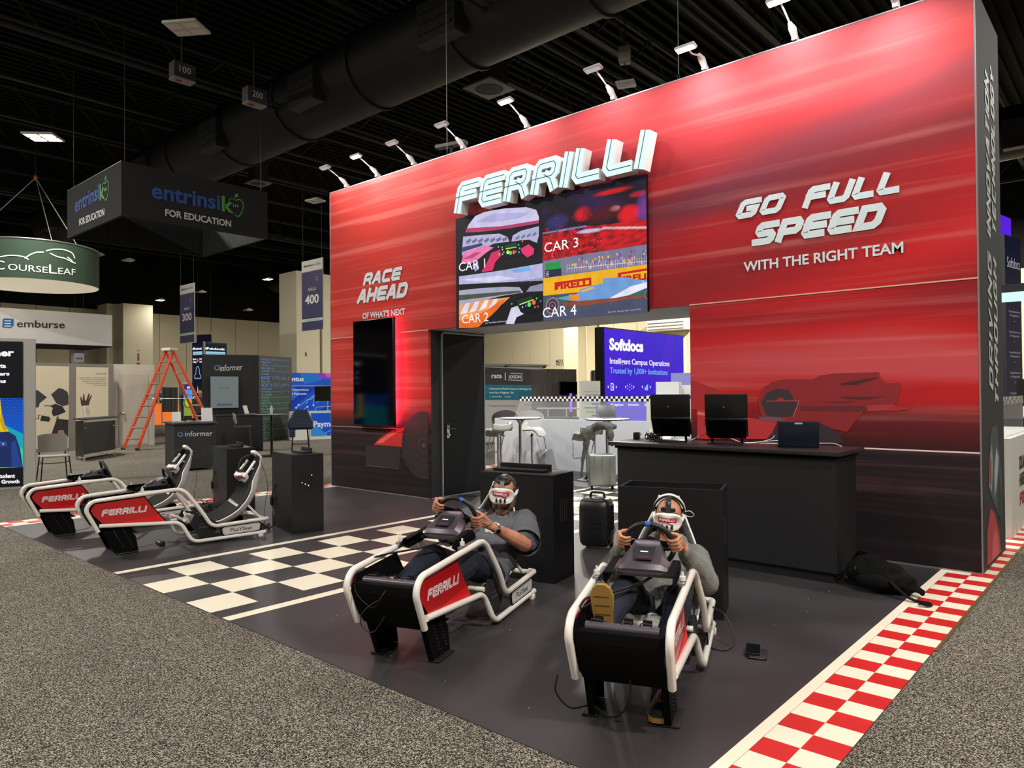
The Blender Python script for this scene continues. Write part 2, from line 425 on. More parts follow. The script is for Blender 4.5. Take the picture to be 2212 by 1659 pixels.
# black vinyl booth floor
M_VINYL, nt, b = node_mat('black_vinyl_floor', .33)
tc = N(nt, 'ShaderNodeTexCoord'); n1 = N(nt, 'ShaderNodeTexNoise'); n1.inputs['Scale'].default_value = 1.1; n1.inputs['Detail'].default_value = 8
nt.links.new(tc.outputs['Object'], n1.inputs['Vector'])
nt.links.new(ramp(nt, [(.3, '#282527'), (.7, '#3e3a3c')], n1.outputs['Fac']), b.inputs['Base Color'])
mr = N(nt, 'ShaderNodeMapRange'); mr.inputs[3].default_value = .38; mr.inputs[4].default_value = .5; nt.links.new(n1.outputs['Fac'], mr.inputs[0]); nt.links.new(mr.outputs[0], b.inputs['Roughness'])
bp = N(nt, 'ShaderNodeBump'); bp.inputs['Strength'].default_value = .12; bp.inputs['Distance'].default_value = .02; n3 = N(nt, 'ShaderNodeTexNoise'); n3.inputs['Scale'].default_value = 1.6
nt.links.new(tc.outputs['Object'], n3.inputs['Vector']); nt.links.new(n3.outputs['Fac'], bp.inputs['Height']); nt.links.new(bp.outputs[0], b.inputs['Normal'])
M_FPAINT = attr_mat('floor_print', rough=.38)
M_BEIGE = mat('beige_partition', '#b3aa92', .8, var=.04, vscale=.6)
M_BEIGE2 = mat('beige_column', '#c4bba3', .8)
M_CEIL = mat('black_ceiling_deck', '#030406', .8, spec=.2)
M_STEEL = mat('painted_black_steel', '#131316', .6)
M_CSTL = mat('ceiling_steel', '#101218', .7)
M_DUCT = mat('black_duct', '#08090d', .6)
M_WHITE = mat('white_laminate', '#d8d8d4', .45)
M_BLACK = mat('black_laminate', '#0b0b0e', .42, bump=(60, .04))
M_BLACK2 = mat('satin_black', '#08080a', .3)
M_DARK = mat('charcoal_panel', '#19191c', .6)
M_ALU = mat('brushed_aluminium', '#b9b9b9', .3, metal=.9)
M_CHROME = mat('chrome', '#e6e6e6', .06, metal=1)
M_GREY = mat('grey_plastic', '#8b8782', .5)
M_TUBE = mat('white_powder_coat', '#e6e1d8', .25, coat=.5)
M_RUBBER = mat('black_rubber', '#0e0e0f', .55)
M_LAMPW = mat('lamp_housing', '#cfcfcc', .4)
M_SCREEN = mat('dark_glass_screen', '#020207', .07)
M_RED = mat('red_gloss_panel', '#c40d14', .22, coat=.4)
# mural: speed streaks over red, dark road below
M_MURAL, nt, b = node_mat('printed_fabric_mural', .7); b.inputs['Specular IOR Level'].default_value = .25
tc = N(nt, 'ShaderNodeTexCoord'); sx = N(nt, 'ShaderNodeSeparateXYZ'); nt.links.new(tc.outputs['Object'], sx.inputs[0])
def streak(sc, rot, seed, det=3, dist=0):
    mp = N(nt, 'ShaderNodeMapping'); mp.inputs['Location'].default_value = (seed, 0, seed*.37); mp.inputs['Rotation'].default_value = (0, rot, 0); mp.inputs['Scale'].default_value = sc
    nt.links.new(tc.outputs['Object'], mp.inputs[0]); n = N(nt, 'ShaderNodeTexNoise'); n.inputs['Scale'].default_value = 1; n.inputs['Detail'].default_value = det; n.inputs['Distortion'].default_value = dist
    nt.links.new(mp.outputs[0], n.inputs['Vector']); return n.outputs['Fac']
def math_(op, a, c, cl=False):
    n = N(nt, 'ShaderNodeMath', operation=op, use_clamp=cl)
    for i, q in enumerate((a, c)):
        if isinstance(q, (int, float)): n.inputs[i].default_value = q
        else: nt.links.new(q, n.inputs[i])
    return n.outputs[0]
def mixc(f, a, c, bt='MIX'):
    n = N(nt, 'ShaderNodeMix', data_type='RGBA', blend_type=bt)
    for i, q in ((0, f), (6, a), (7, c)):
        if isinstance(q, str): n.inputs[i].default_value = (*lin(q), 1)
        elif isinstance(q, (int, float)): n.inputs[i].default_value = q
        else: nt.links.new(q, n.inputs[i])
    return n.outputs[2]
def sstep(src, lo, hi, inv=False):
    m = N(nt, 'ShaderNodeMapRange', interpolation_type='SMOOTHSTEP'); m.inputs[1].default_value = lo; m.inputs[2].default_value = hi
    if inv: m.inputs[3].default_value = 1; m.inputs[4].default_value = 0
    nt.links.new(src, m.inputs[0]); return m.outputs[0]
X_, Z_ = sx.outputs['X'], sx.outputs['Z']
big = streak((.16, 1, .95), R(-7), 3.1, 2, .3); fine = streak((.22, 1, 9), R(-3), 8.2, 3); mid = streak((.3, 1, 3.2), R(-5), 5.7, 3)
colr = ramp(nt, [(.33, '#6d2b38'), (.42, '#8c1a24'), (.5, '#b41a20'), (.58, '#cf2126'), (.68, '#d65055')], big)
colr = mixc(math_('MULTIPLY', sstep(fine, .5, .72), .32), colr, '#e58a80')
colr = mixc(math_('MULTIPLY', sstep(mid, .52, .7), .4), colr, '#8e0d16')
# a dusky violet drift across the upper right and a red flare above it
hx = math_('SUBTRACT', X_, math_('MULTIPLY', Z_, 0.0)); band = math_('SUBTRACT', Z_, math_('ADD', math_('MULTIPLY', X_, .28), 4.55))
duskR = math_('MULTIPLY', sstep(math_('ABSOLUTE', band, 0), 0, .42, True), sstep(X_, -5.2, -3.6))
colr = mixc(math_('MULTIPLY', duskR, .62), colr, '#6b3145')
band2 = math_('SUBTRACT', Z_, math_('ADD', math_('MULTIPLY', X_, .22), 4.72)); fl = math_('MULTIPLY', sstep(math_('ABSOLUTE', band2, 0), 0, .3, True), sstep(X_, -3.0, -1.4))
colr = mixc(math_('MULTIPLY', fl, .7), colr, '#df1f26')
left = sstep(X_, -8.0, -5.2, True); colr = mixc(math_('MULTIPLY', left, .6), colr, '#d23a26')
colr = mixc(math_('MULTIPLY', math_('MULTIPLY', left, sstep(fine, .48, .66)), .35), colr, '#ee8378')
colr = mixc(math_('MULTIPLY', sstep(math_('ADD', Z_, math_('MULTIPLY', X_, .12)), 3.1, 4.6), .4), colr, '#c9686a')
# fade to night near the track, white line, asphalt
fade = sstep(Z_, 1.0, 1.42, True); colr = mixc(math_('MULTIPLY', fade, .93), colr, '#241518')
road = ramp(nt, [(.35, '#1c1216'), (.5, '#2c1b20'), (.62, '#4d3238'), (.72, '#6a4549')], streak((.25, 1, 12), 0, 1.3, 3))
road = mixc(math_('MULTIPLY', sstep(Z_, .35, .85, True), .8), road, '#1c161b')
colr = mixc(sstep(Z_, .994, .997, True), colr, road)
colr = mixc(1.0, colr, '#e3e0e0', 'MULTIPLY')
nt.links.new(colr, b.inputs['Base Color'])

# ------------------------------------------------------------------ the hall
HX0, HX1, HY0, HY1, HZ = -42.35, 14.0, -26.0, 27.0, 10.5
struct('floor', MB().b2((HX0, HY0, -.1), (HX1, HY1, -.004)), M_CARPET)
m = MB().b2((HX0, HY0, HZ), (HX1, HY1, HZ+.1)); struct('ceiling', m, M_CEIL)
def hall_wall(name, a, b_, n):
    """lower beige partition to 6.15 m with panel joints, black wall above"""
    a = V(a); b_ = V(b_); d = (b_-a).normalized(); L = (b_-a).length; n = V(n)
    m = MB(); m.mi(0); nn = int(L/1.52)
    for i in range(nn+1):
        p0 = a+d*(i*1.52+.012); p1 = a+d*min(L, (i+1)*1.52-.012)
        if (p1-p0).dot(d) <= 0: continue
        c = (p0+p1)/2-n*.06; w_ = (p1-p0).length
        m.box((c.x, c.y, 3.075), (w_ if abs(d.x) > .5 else .1, w_ if abs(d.y) > .5 else .1, 6.15))
    c = (a+b_)/2-n*.18
    m.mi(0).box((c.x, c.y, 3.06), (L if abs(d.x) > .5 else .1, L if abs(d.y) > .5 else .1, 6.12))
    m.mi(1).box((c.x, c.y, (6.15+HZ)/2), (L if abs(d.x) > .5 else .1, L if abs(d.y) > .5 else .1, HZ-6.15))
    return struct(name, m, [M_BEIGE, M_CEIL])
hall_wall('wall_left', (HX0, HY0, 0), (HX0, HY1, 0), (1, 0, 0))
WB = hall_wall('wall_back', (HX0, HY1, 0), (HX1, HY1, 0), (0, -1, 0))
hall_wall('wall_right', (HX1, HY0, 0), (HX1, HY1, 0), (-1, 0, 0))
hall_wall('wall_front', (HX0, HY0, 0), (HX1, HY0, 0), (0, 1, 0))
JX = [-41+2.9*i for i in range(19)]
# ceiling steel: joists along y, girders along x, hanging services
m = MB()
for x in JX:
    if abs(x+14.9) < .3: continue
    m.b2((x-.07, HY0, 9.25), (x+.07, HY1, 9.33)); m.tube([(x, HY0, 10.1), (x, HY1, 10.1)], .05, 6, False)
    y = HY0
    while y < HY1-1: m.tube([(x, y, 9.3), (x, y+.8, 10.1)], .025, 4, False); m.tube([(x, y+.8, 10.1), (x, y+1.6, 9.3)], .025, 4, False); y += 1.6
struct('trim_1', m, M_CSTL)
m = MB()
for y in (-14, 24):
    for z in (8.9, 9.9): m.b2((HX0, y-.09, z-.05), (HX1, y+.09, z+.05))
    x = HX0
    while x < HX1-2: m.tube([(x, y, 8.9), (x+1, y, 9.9)], .035, 4, False); m.tube([(x+1, y, 9.9), (x+2, y, 8.9)], .035, 4, False); x += 2
struct('trim_2', m, M_CSTL)
m = MB()
x = HX0
while x < HX1: m.b2((x, HY0, 10.36), (x+.09, HY1, 10.5)); x += .3
struct('trim_3', m, M_CEIL)
m = MB()
for x, z in ((-15.3, 8.2), (-8.6, 8.15), (-27.4, 8.0), (-6.4, 8.6)): m.tube([(x, HY0, z), (x, HY1, z)], .045, 8, False); m.tube([(x+.16, HY0, z+.05), (x+.16, HY1, z+.05)], .03, 6, False)
struct('trim_4', m, M_CSTL)
def duct(y, z, r_, x0, x1, lab):
    t = thing('air_duct', lab, 'duct', ((x0+x1)/2, y, z), 0, None)
    m = MB().cyl((0, 0, 0), r_, x1-x0, 36, 'X'); part('duct_body', m, M_DUCT, t, ang=60)
    xx = x0+1.2
    while xx < x1: part('flange', MB().cyl((xx-(x0+x1)/2, 0, 0), r_+.05, .08, 36, 'X'), M_STEEL, t); xx += 2.9
    xx = x0+2.4
    while xx < x1:
        q = MB(); X0 = xx-(x0+x1)/2
        for a in (-.9, ):
            T = Matrix.Rotation(a, 4, 'X')
            q.box((X0, -r_*.98*cos(.0), -.25), (1.0, .3, .75)); q.box((X0, -r_*1.17, -.25), (.86, .04, .05)); q.box((X0, -r_*1.17, -.45), (.86, .04, .05)); q.box((X0, -r_*1.17, -.06), (.86, .04, .05))
        part('air_outlet', q, M_STEEL, t); xx += 4.4
    return t
duct(2.75, 8.55, .82, -34, 6, 'huge round black air duct crossing the ceiling above the red wall')
duct(16.5, 8.4, .7, -40, 8, 'farther round black air duct near the back of the ceiling')
# columns
def column(lab_, corners_px, zt, w_, d_, name='column'): pass
p = FLO(652, 586, 6.15)
m = MB().mi(0); c0 = ONX(640, 586, p.x); c1 = ONX(716, 586, p.x)
m.b2((p.x-1.2, c0.y, 0), (p.x, c0.y+1.0, 6.15)); m.b2((p.x-1.2, c0.y+1.0, 0), (p.x-.12, c0.y+1.12, 6.15)); m.b2((p.x-1.2, c0.y+1.12, 0), (p.x, c0.y+2.6, 6.15))
o = struct('wall_column_right', m, M_BEIGE2)
a = Art((p.x, c0.y, 0), (0, 1, 0), (0, 0, 1)); a.text('F-22', 2.05, 5.85, .14, '#222226', bold=.02)
a.rect(.35, 2.95, .43, 3.1, '#6a2420'); a.rect(1.7, 2.95, 1.83, 3.1, '#6a5a50'); a.build('column_sign', o)
p = ONX(330, 666, -40.2); q0 = ONX(266, 666, -40.2)
m = MB().mi(0).b2((HX0+.1, q0.y, 0), (-40.2, p.y, 6.35)); m.mi(1).b2((HX0+.1, q0.y-.55, 0), (-40.9, q0.y, 6.35)); o = struct('wall_column_left', m, [M_BEIGE2, M_BEIGE])
a = Art((-40.2, q0.y, 0), (0, 1, 0), (0, 0, 1)); yy = (p.y-q0.y)*.5
a.rect(yy-.05, 3.35, yy+.05, 3.75, '#7a2a26'); a.poly([(yy-.12, 3.25), (yy+.12, 3.25), (yy, 3.08)], '#7a2a26'); a.poly([(yy-.1, 3.85), (yy+.1, 3.85), (yy, 4.0)], '#9a8a80'); a.build('extinguisher_sign', o)
# projecting piers on the back wall seen through the opening
p0 = ONY(1218, 780, 25.2); p1 = ONY(1249, 780, 25.2); p2 = ONY(1268, 780, 25.9)
struct('wall_pier_back', MB().b2((p0.x, 25.2, 0), (p1.x, 26.9, 6.15)), M_BEIGE); struct('wall_pier_side', MB().b2((p1.x, 25.9, 0), (p2.x, 26.9, 6.15)), M_BEIGE2)
a = Art((p0.x, 26.9, 0), (1, 0, 0), (0, 0, 1), off=.06); q = a.P(1202, 784)
o = a.text('MEN', q[0], q[1], .2, '#222222', bold=.01).build('restroom_sign', WB)

# ------------------------------------------------------------------ booth floor with its printed markings
FX0, FX1, FY0, FY1 = -10.47, -.985, -4.613, 4.6
ft = solo('floor', MB().b2((FX0, FY0, -.006), (FX1, FY1, 0)), M_VINYL, kind='structure')
a = Art((0, 0, 0), (1, 0, 0), (0, 1, 0), off=.0012, step=.0008)
WH, RD = '#e9e0c9', '#c8201f'
for x0, x1 in ((-6.754, -6.66), (-4.80, -4.70)): a.rect(x0, FY0, x1, FY1, WH)
xs = [-6.52, -6.133, -5.738, -5.355, -4.97]
for i in range(4):
    for j in range(-1, 24):
        y0 = -4.25+.38*(j-1)+.0; y1 = y0+.38; y0 = max(y0, FY0); y1 = min(y1, FY1)
        if (i+j) % 2 == 1 and y1 > y0: a.rect(xs[i], y0, xs[i+1], y1, WH)
def curb(xi, xm, xo, xw):
    a.rect(min(xi, xw)+.002, FY0, max(xi, xw)-.002, FY1, WH)
    y = FY0-.05; k = 0
    while y < FY1:
        y0 = max(y, FY0); y1 = min(y+.157, FY1)
        a.rect(min(xi, xm), y0, max(xi, xm), y1, RD if k % 2 == 0 else WH); a.rect(min(xm, xo), y0, max(xm, xo), y1, WH if k % 2 == 0 else RD)
        y += .157; k += 1
curb(-1.311, -1.151, FX1, -1.374); curb(-10.144, -10.304, FX0, -10.08)
a.build('floor_markings', ft, M_FPAINT)
# thin bronze edge strip on the right
solo('trim_5', MB().b2((FX1, -2.2, -.004), (FX1+.018, FY1, .004)), mat('bronze_strip', '#8a7048', .4, metal=.6), kind='structure')
# ------------------------------------------------------------------ the big red display wall
WX0, WX1, OX0, OX1, WH_, OH, WD = -10.25, -1.073, -7.834, -3.685, 4.877, 2.44, 1.2
dw = thing('display_wall', 'towering red exhibition wall printed with speed streaks, with a black door and wide opening', 'display wall', (0, 0, 0))
m = MB()
m.b2((WX0, 0, 0), (OX0, .05, WH_)); m.b2((OX0, 0, OH), (OX1, .05, WH_)); m.b2((OX1, 0, 0), (WX1, .05, WH_))
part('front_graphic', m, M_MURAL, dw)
m = MB()
m.b2((WX1-.06, .05, 0), (WX1, WD, WH_)); m.b2((WX0, .05, 0), (WX0+.06, WD, WH_)); m.b2((OX1, .05, 0), (OX1+.06, WD, OH)); m.b2((OX1, WD-.04, 0), (WX1-.06, WD, WH_)); m.b2((WX0+.06, WD-.04, 0), (OX0-.06, WD, WH_)); m.b2((OX0-.06, WD-.04, OH), (OX1, WD, WH_))
part('side_panel', m, mat('charcoal_fabric', '#1e1e20', .75), dw, label='charcoal end panel')
part('soffit', MB().b2((OX0, .05, OH), (OX1, WD-.04, OH+.03)), mat('pale_grey_soffit', '#bdbdb8', .6), dw, label='pale grey underside over the opening')
m = MB().b2((OX0-.06, .05, 0), (OX0, WD-.04, OH)); part('door_jamb', m, M_DARK, dw, label='black return wall')
# door leaf in the return wall, facing the opening
a0, a1 = .27, 1.12
dl = part('door', MB().b2((OX0, a0, .03), (OX0+.025, a1, 2.38)), mat('black_door', '#070a10', .5, spec=.25), dw, label='black door')
e = MB().b2((OX0-.001, a0-.035, .0), (OX0+.03, a0-.01, 2.42)).b2((OX0-.001, a1+.01, .0), (OX0+.03, a1+.03, 2.42)).b2((OX0-.001, a0-.035, 2.4), (OX0+.03, a1+.03, 2.425)).b2((OX0-.001, 0.03, 0), (OX0+.02, a1+.1, .012))
part('door_trim', e, M_ALU, dw)
m = MB().b2((OX0+.025, a0+.06, .86), (OX0+.035, a0+.11, 1.08), bev=.003).tube([(OX0+.035, a0+.085, 1.0), (OX0+.08, a0+.085, 1.0), (OX0+.08, a0+.2, 1.0)], .01, 8).cyl((OX0+.045, a0+.085, .91), .016, .03, 12, 'X')
part('handle', m, M_CHROME, dl, label='chrome lever handle')
# seam between the two tiers, aluminium reveal, corner edge
sm = MB()
for x0, x1 in ((WX0, -9.46), (-8.46, OX0), (OX1, WX1)):
    sm.b2((x0, -.006, OH-.006), (x1, .0, OH+.006))
part('seam_strip', sm, mat('cream_seam', '#c9a08c', .6), dw)
m = MB().b2((WX1-.008, -.004, 0), (WX1+.004, .004, WH_)).b2((WX0-.004, -.004, 0), (WX0+.006, .004, WH_)).b2((WX0, -.004, WH_-.006), (WX1, .004, WH_+.006)).b2((WX0, -.006, 0), (OX0, .0, .012)).b2((OX1, -.006, 0), (WX1, 0, .012))
part('edge_profile', m, mat('grey_profile', '#8f8c8c', .4, metal=.5), dw)
# printed motor-racing artwork in the mural
a = Art((0, 0, 0), (1, 0, 0), (0, 0, 1), off=.0012, step=.0007)
a.rect(OX1, .99, WX1, 1.003, '#d9c4c2', 1); a.rect(WX0, .988, OX0, .998, '#b98a88', 1)
# left car: endplate, nose and turning front wheel
a.pp([(791, 963), (866, 966), (863, 1010), (791, 1007)], '#241a1e', 2)
a.lp([(790, 1006), (862, 1012)], .006, '#8a5a55', 3)
a.pp([(807, 961), (822, 945), (850, 929), (882, 921), (893, 935), (885, 950), (868, 965)], '#c4201f', 2)
a.pp([(812, 957), (838, 939), (868, 929), (846, 942), (826, 957)], '#e2655c', 3)
cx, cz = a.P(916, 962); r_ = abs(a.P(916, 893)[1]-cz)
def clipell(A, cx, cz, ra, rb, col, lv, xmax, n=48):
    pts = [(cx+ra*cos(2*pi*k/n), cz+rb*sin(2*pi*k/n)) for k in range(n)]
    out = []
    for k in range(n):
        p, q = pts[k], pts[(k+1) % n]
        if p[0] <= xmax: out.append(p)
        if (p[0] <= xmax) != (q[0] <= xmax):
            t = (xmax-p[0])/(q[0]-p[0]); out.append((xmax, p[1]+t*(q[1]-p[1])))
    A.poly(out, col, lv)
for s_, c in ((1.06, '#2a191c'), (1, '#1e1719'), (.86, '#241c1e'), (.62, '#3a2326'), (.6, '#201618'), (.5, '#4a1d22'), (.47, '#241618'), (.24, '#3f2a2e'), (.2, '#1c1416'), (.08, '#57383d')):
    clipell(a, cx, cz, r_*s_*1.02, r_*s_, c, 3+int((1.1-s_)*8), OX0-.004)
# right car
def q4(L): return [(1480+x/3.403, 760+y/3.403) for x, y in L]
a.pp(q4([(45, 205), (240, 280), (330, 330), (330, 460), (45, 420)]), '#a3151d', 2)
a.pp(q4([(90, 425), (330, 455), (560, 500), (680, 510), (620, 640), (280, 640), (90, 640)]), '#b8272a', 2)
a.pp(q4([(90, 440), (330, 470), (330, 500), (90, 462)]), '#d86a60', 3)
a.pp(q4([(530, 360), (580, 260), (650, 215), (740, 202), (940, 203), (990, 175), (1100, 158), (1425, 150), (1440, 200), (1480, 228), (1590, 232), (1555, 385), (1340, 400), (1330, 420), (1260, 500), (1190, 590), (1100, 570), (900, 560), (690, 510), (560, 470)]), '#86141c', 3)
a.pp(q4([(560, 370), (600, 300), (680, 270), (760, 280), (795, 330), (790, 360), (840, 370), (800, 470), (690, 480), (600, 470)]), '#332329', 4)
a.pp(q4([(670, 360), (690, 335), (720, 340), (735, 362)]), '#9c1a22', 5)
a.lp(q4([(600, 362), (840, 360)]), .006, '#b6444a', 5); a.lp(q4([(838, 362), (795, 480)]), .005, '#c77a7c', 5)
a.pp(q4([(545, 475), (700, 482), (760, 500), (640, 515), (545, 500)]), '#6a4a50', 4)
a.pp(q4([(1140, 232), (1415, 185), (1400, 200), (1260, 240), (1150, 248)]), '#3f1218', 5)
a.pp(q4([(1140, 330), (1460, 330), (1340, 350), (1180, 345)]), '#4f1219', 5)
a.pp(q4([(1010, 372), (1260, 362), (1180, 375)]), '#4b1017', 5)
a.pp(q4([(850, 400), (1320, 398), (1330, 425), (1280, 440), (850, 430)]), '#5e151d', 5)
a.pp(q4([(1340, 395), (1530, 385), (1560, 400), (1500, 430), (1340, 440)]), '#a22a2f', 4)
a.pp(q4([(1500, 405), (1680, 400), (1640, 425), (1500, 440)]), '#a3161d', 4)
a.pp(q4([(590, 650), (690, 540), (800, 510), (960, 510), (1080, 560), (1180, 670)]), '#2b1b22', 4)
a.pp(q4([(240, 595), (300, 590), (320, 640), (260, 640)]), '#5a141b', 4)
# white lettering
G1 = '#c3cdcf'
p = a.P(1588, 478); q = a.P(1921, 415); t0 = a.P(1590, 434)
def wpx(w_, bl, br, hpx, tk, sh, wf=1.05, col=G1):
    """word fitted between two photo sight lines of its baseline, cap height from a third"""
    b0 = a.P(*bl); b1 = a.P(*br); t = a.P(*hpx); h = t[1]-b0[1]
    L, W = letters(w_, h, h*tk, h*.10, wf, sh)
    k = (b1[0]-b0[0])/(W-h*sh*.0)
    for let in L:
        for s_ in let:
            P_ = [V((b0[0]+x*k, b0[1]+y)) for x, y in s_]
            if s_[0] == s_[-1]: a.line([tuple(v) for v in P_[:-1]], h*tk, col, 10, closed=True); continue
            if (P_[0]-P_[-1]).length > 1e-4: P_[0] = P_[0]+(P_[0]-P_[1]).normalized()*h*tk*.5; P_[-1] = P_[-1]+(P_[-1]-P_[-2]).normalized()*h*tk*.5
            a.line([tuple(v) for v in P_], h*tk, col, 10)
wpx('GO', (1585, 476), (1705, 466), (1608, 432), .30, .42)
wpx('FULL', (1732, 452), (1962, 421), (1745, 405), .30, .42)
wpx('SPEED', (1622, 533), (1922, 497), (1632, 483), .30, .42)
a.tp('WITH THE RIGHT TEAM', ((1607, 587), (1952, 545), (1606, 566)), G1, 10, bold=.022)
wpx('RACE', (784, 618), (871, 605), (787, 591), .28, .4)
wpx('AHEAD', (771, 657), (885, 645), (775, 626), .28, .4)
a.tp("OF WHAT'S NEXT", ((784, 689), (876, 679), (784, 676)), G1, 10, bold=.03)
a.build('mural_artwork', dw, mat_m := attr_mat('mural_print', rough=.7, noise=.18), world=False)
# end face: vertical slogan and a part-car
a = Art((WX1, 0, 0), (0, 1, 0), (0, 0, 1), off=.0012, step=.0008)
class Rot:                                     # same plane turned a quarter: text runs upwards
    pass
b_ = Art((WX1, 0, 0), (0, 0, 1), (0, -1, 0), off=.0012, step=.0008); b_.n = V((1, 0, 0))
def vword(w_, z0, z1, y0, h, tk=.22):
    L, W = letters(w_, h, h*tk, h*.2, 1.0, .35); k = (z1-z0)/W
    for let in L:
        for s_ in let: b_.line([(z0+x*k, -y0+y) for x, y in s_], h*tk, '#b9bbba', 4)
vword('DRIVING', 1.5, 2.75, .62, .2); vword('INNOVATION', 2.85, 4.32, .62, .2)
vword('THROUGH', 1.34, 2.72, .9, .2); vword('TECHNOLOGY', 2.9, 4.45, .9, .2)
b_.build('slogan', dw, world=False)
def zz(L): return [(y, z) for y, z in L]
a.poly(zz([(.42, 1.12), (.5, 1.18), (.78, 1.2), (.9, .95), (1.0, .7), (.98, .3), (.8, .38), (.5, .55), (.3, .7), (.36, .9)]), '#3b4449', 2)
a.poly(zz([(.32, .7), (.45, .62), (.55, .85), (.5, 1.05), (.38, .95)]), '#7b8487', 3)
a.poly(zz([(.35, .72), (.42, .68), (.45, .9), (.4, .93)]), '#8a2a30', 4)
a.poly(zz([(.6, .55), (.75, .7), (.85, .9), (.72, 1.0), (.6, .8)]), '#9aa3a6', 3)
a.poly(zz([(.75, .45), (.93, .3), (.97, .55), (.85, .75)]), '#20262a', 3)
a.poly(zz([(.18, .04), (.2, .32), (.38, .5), (.6, .42), (.82, .22), (.9, .04)]), '#a8333b', 2)
a.poly(zz([(.42, .04), (.44, .2), (.6, .3), (.74, .2), (.78, .04)]), '#c9525a', 3)
a.build('end_artwork', dw, world=False)

# ------------------------------------------------------------------ LED video wall above the opening
vx0, vx1, vz0, vz1 = -7.197, -4.172, 2.405, 3.93
vw = thing('video_wall', 'large LED video wall showing four racing views, mounted over the opening', 'screen', ((vx0+vx1)/2, -.03, vz0))
m = MB()
for i in range(4):
    for j in range(2):
        w_ = (vx1-vx0)/4; h_ = (vz1-vz0)/2; m.b2((vx0+i*w_+.001, -.045, vz0+j*h_+.001), (vx0+(i+1)*w_-.001, 0, vz0+(j+1)*h_-.001))
part('led_cabinet', m, M_BLACK2, vw, world=True)
a = Art((0, -.045, 0), (1, 0, 0), (0, 0, 1), off=.001, step=.0007)
vc = a.P(1172.5, 560)[0]; S = 3.4556
def v(L): return a.px([(940+x/S, 260+y/S) for x, y in L])
def clipv(pts, x0, x1, z0, z1):
    for ax, lim, sg in ((0, x0, 1), (0, x1, -1), (1, z0, 1), (1, z1, -1)):
        out = []
        for k in range(len(pts)):
            p, q = pts[k-1], pts[k]; ip = (p[ax]-lim)*sg >= 0; iq = (q[ax]-lim)*sg >= 0
            if ip != iq:
                t = (lim-p[ax])/(q[ax]-p[ax]); out.append((p[0]+t*(q[0]-p[0]), p[1]+t*(q[1]-p[1])))
            if iq: out.append(q)
        pts = out
        if len(pts) < 3: return None
    return pts
QB = (vx0+.004, vc, vx0, vc)
mid = a.P(1172, 568)[1]
def vp(L, col, lv, q):
    x0, x1 = ((vx0, vc) if q in (1, 2) else (vc, vx1)); z0, z1 = ((mid1, vz1) if q == 1 else (vz0, mid1) if q == 2 else (mid3, vz1) if q == 3 else (vz0, mid3))
    p = clipv(v(L), x0, x1, z0, z1)
    if p: a.poly(p, col, lv)
mid1 = v([(500, 1110)])[0][1]; mid3 = v([(1200, 985)])[0][1]
a.rect(vx0, mid1, vc, vz1, '#16121a', 1); a.rect(vc, mid3, vx1, vz1, '#200c14', 1)
a.rect(vx0, vz0, vc, mid1, '#120f16', 1); a.rect(vc, vz0, vx1, mid3, '#4b4f68', 1)
from mathutils import noise as _nz
def hx(c): return V(lin(c))
def blend(a_, b_, t): t = max(0, min(1, t)); return a_*(1-t)+b_*t
def f3(u, v_):
    n1 = _nz.noise(V((u*3, v_*5, 1.3))); n2 = _nz.noise(V((u*14, v_*18, 4.1))); c = blend(hx('#12101c'), hx('#2c1030'), .5+n1)
    c = blend(c, hx('#3a3f86'), max(0, 1-((u-.15)**2/.02+(v_-.58)**2/.02))*.6+max(0, n1)*.3); c = blend(c, hx('#0b1418'), (v_-.75)*3)
    for x, y, rx, ry, col, k in ((.42, .62, .10, .13, '#d8121c', 1.2), (.85, .48, .12, .15, '#e0121e', 1.5), (.72, .60, .06, .05, '#e890a0', 1.2), (.70, .86, .20, .045, '#c8101c', 1.3), (.93, .74, .09, .05, '#b01426', 1.2), (.98, .5, .08, .3, '#7a3c96', .9), (.6, .58, .22, .18, '#5a0c1c', .9), (.55, .7, .2, .12, '#2a1446', .6)):
        c = blend(c, hx(col), (1-((u-x)/rx)**2-((v_-y)/ry)**2)*k)
    g = .42-.05*u
    if v_ < g+.04*n2: c = blend(hx('#6e0812'), hx('#d4111e'), .45+n2*.9+(.3 if u > .6 else 0))
    c = blend(c, hx('#8e93c8'), (1-abs(v_-(.44-.04*u))*45) if u < .45 else 0)
    c = blend(c, hx('#c9bfe2'), (1-((u-.48)/.14)**2-((v_-(.34-.08*(u-.48)))/.035)**2)*1.6); c = blend(c, hx('#e8c4ca'), (1-abs(v_-(.36-.28*(u-.55)))*38)*(1 if u > .6 else 0))
    return c
a.grid(vc, mid3, vx1, vz1, 120, 66, f3, 2)
def sky(base, cloud, dark):
    def f(u, v_): n = _nz.noise(V((u*4, v_*6, 7.7)))+.5*_nz.noise(V((u*11, v_*14, 2.2))); return blend(blend(hx(base), hx(cloud), .5+n), hx(dark), -n*.8)
    return f
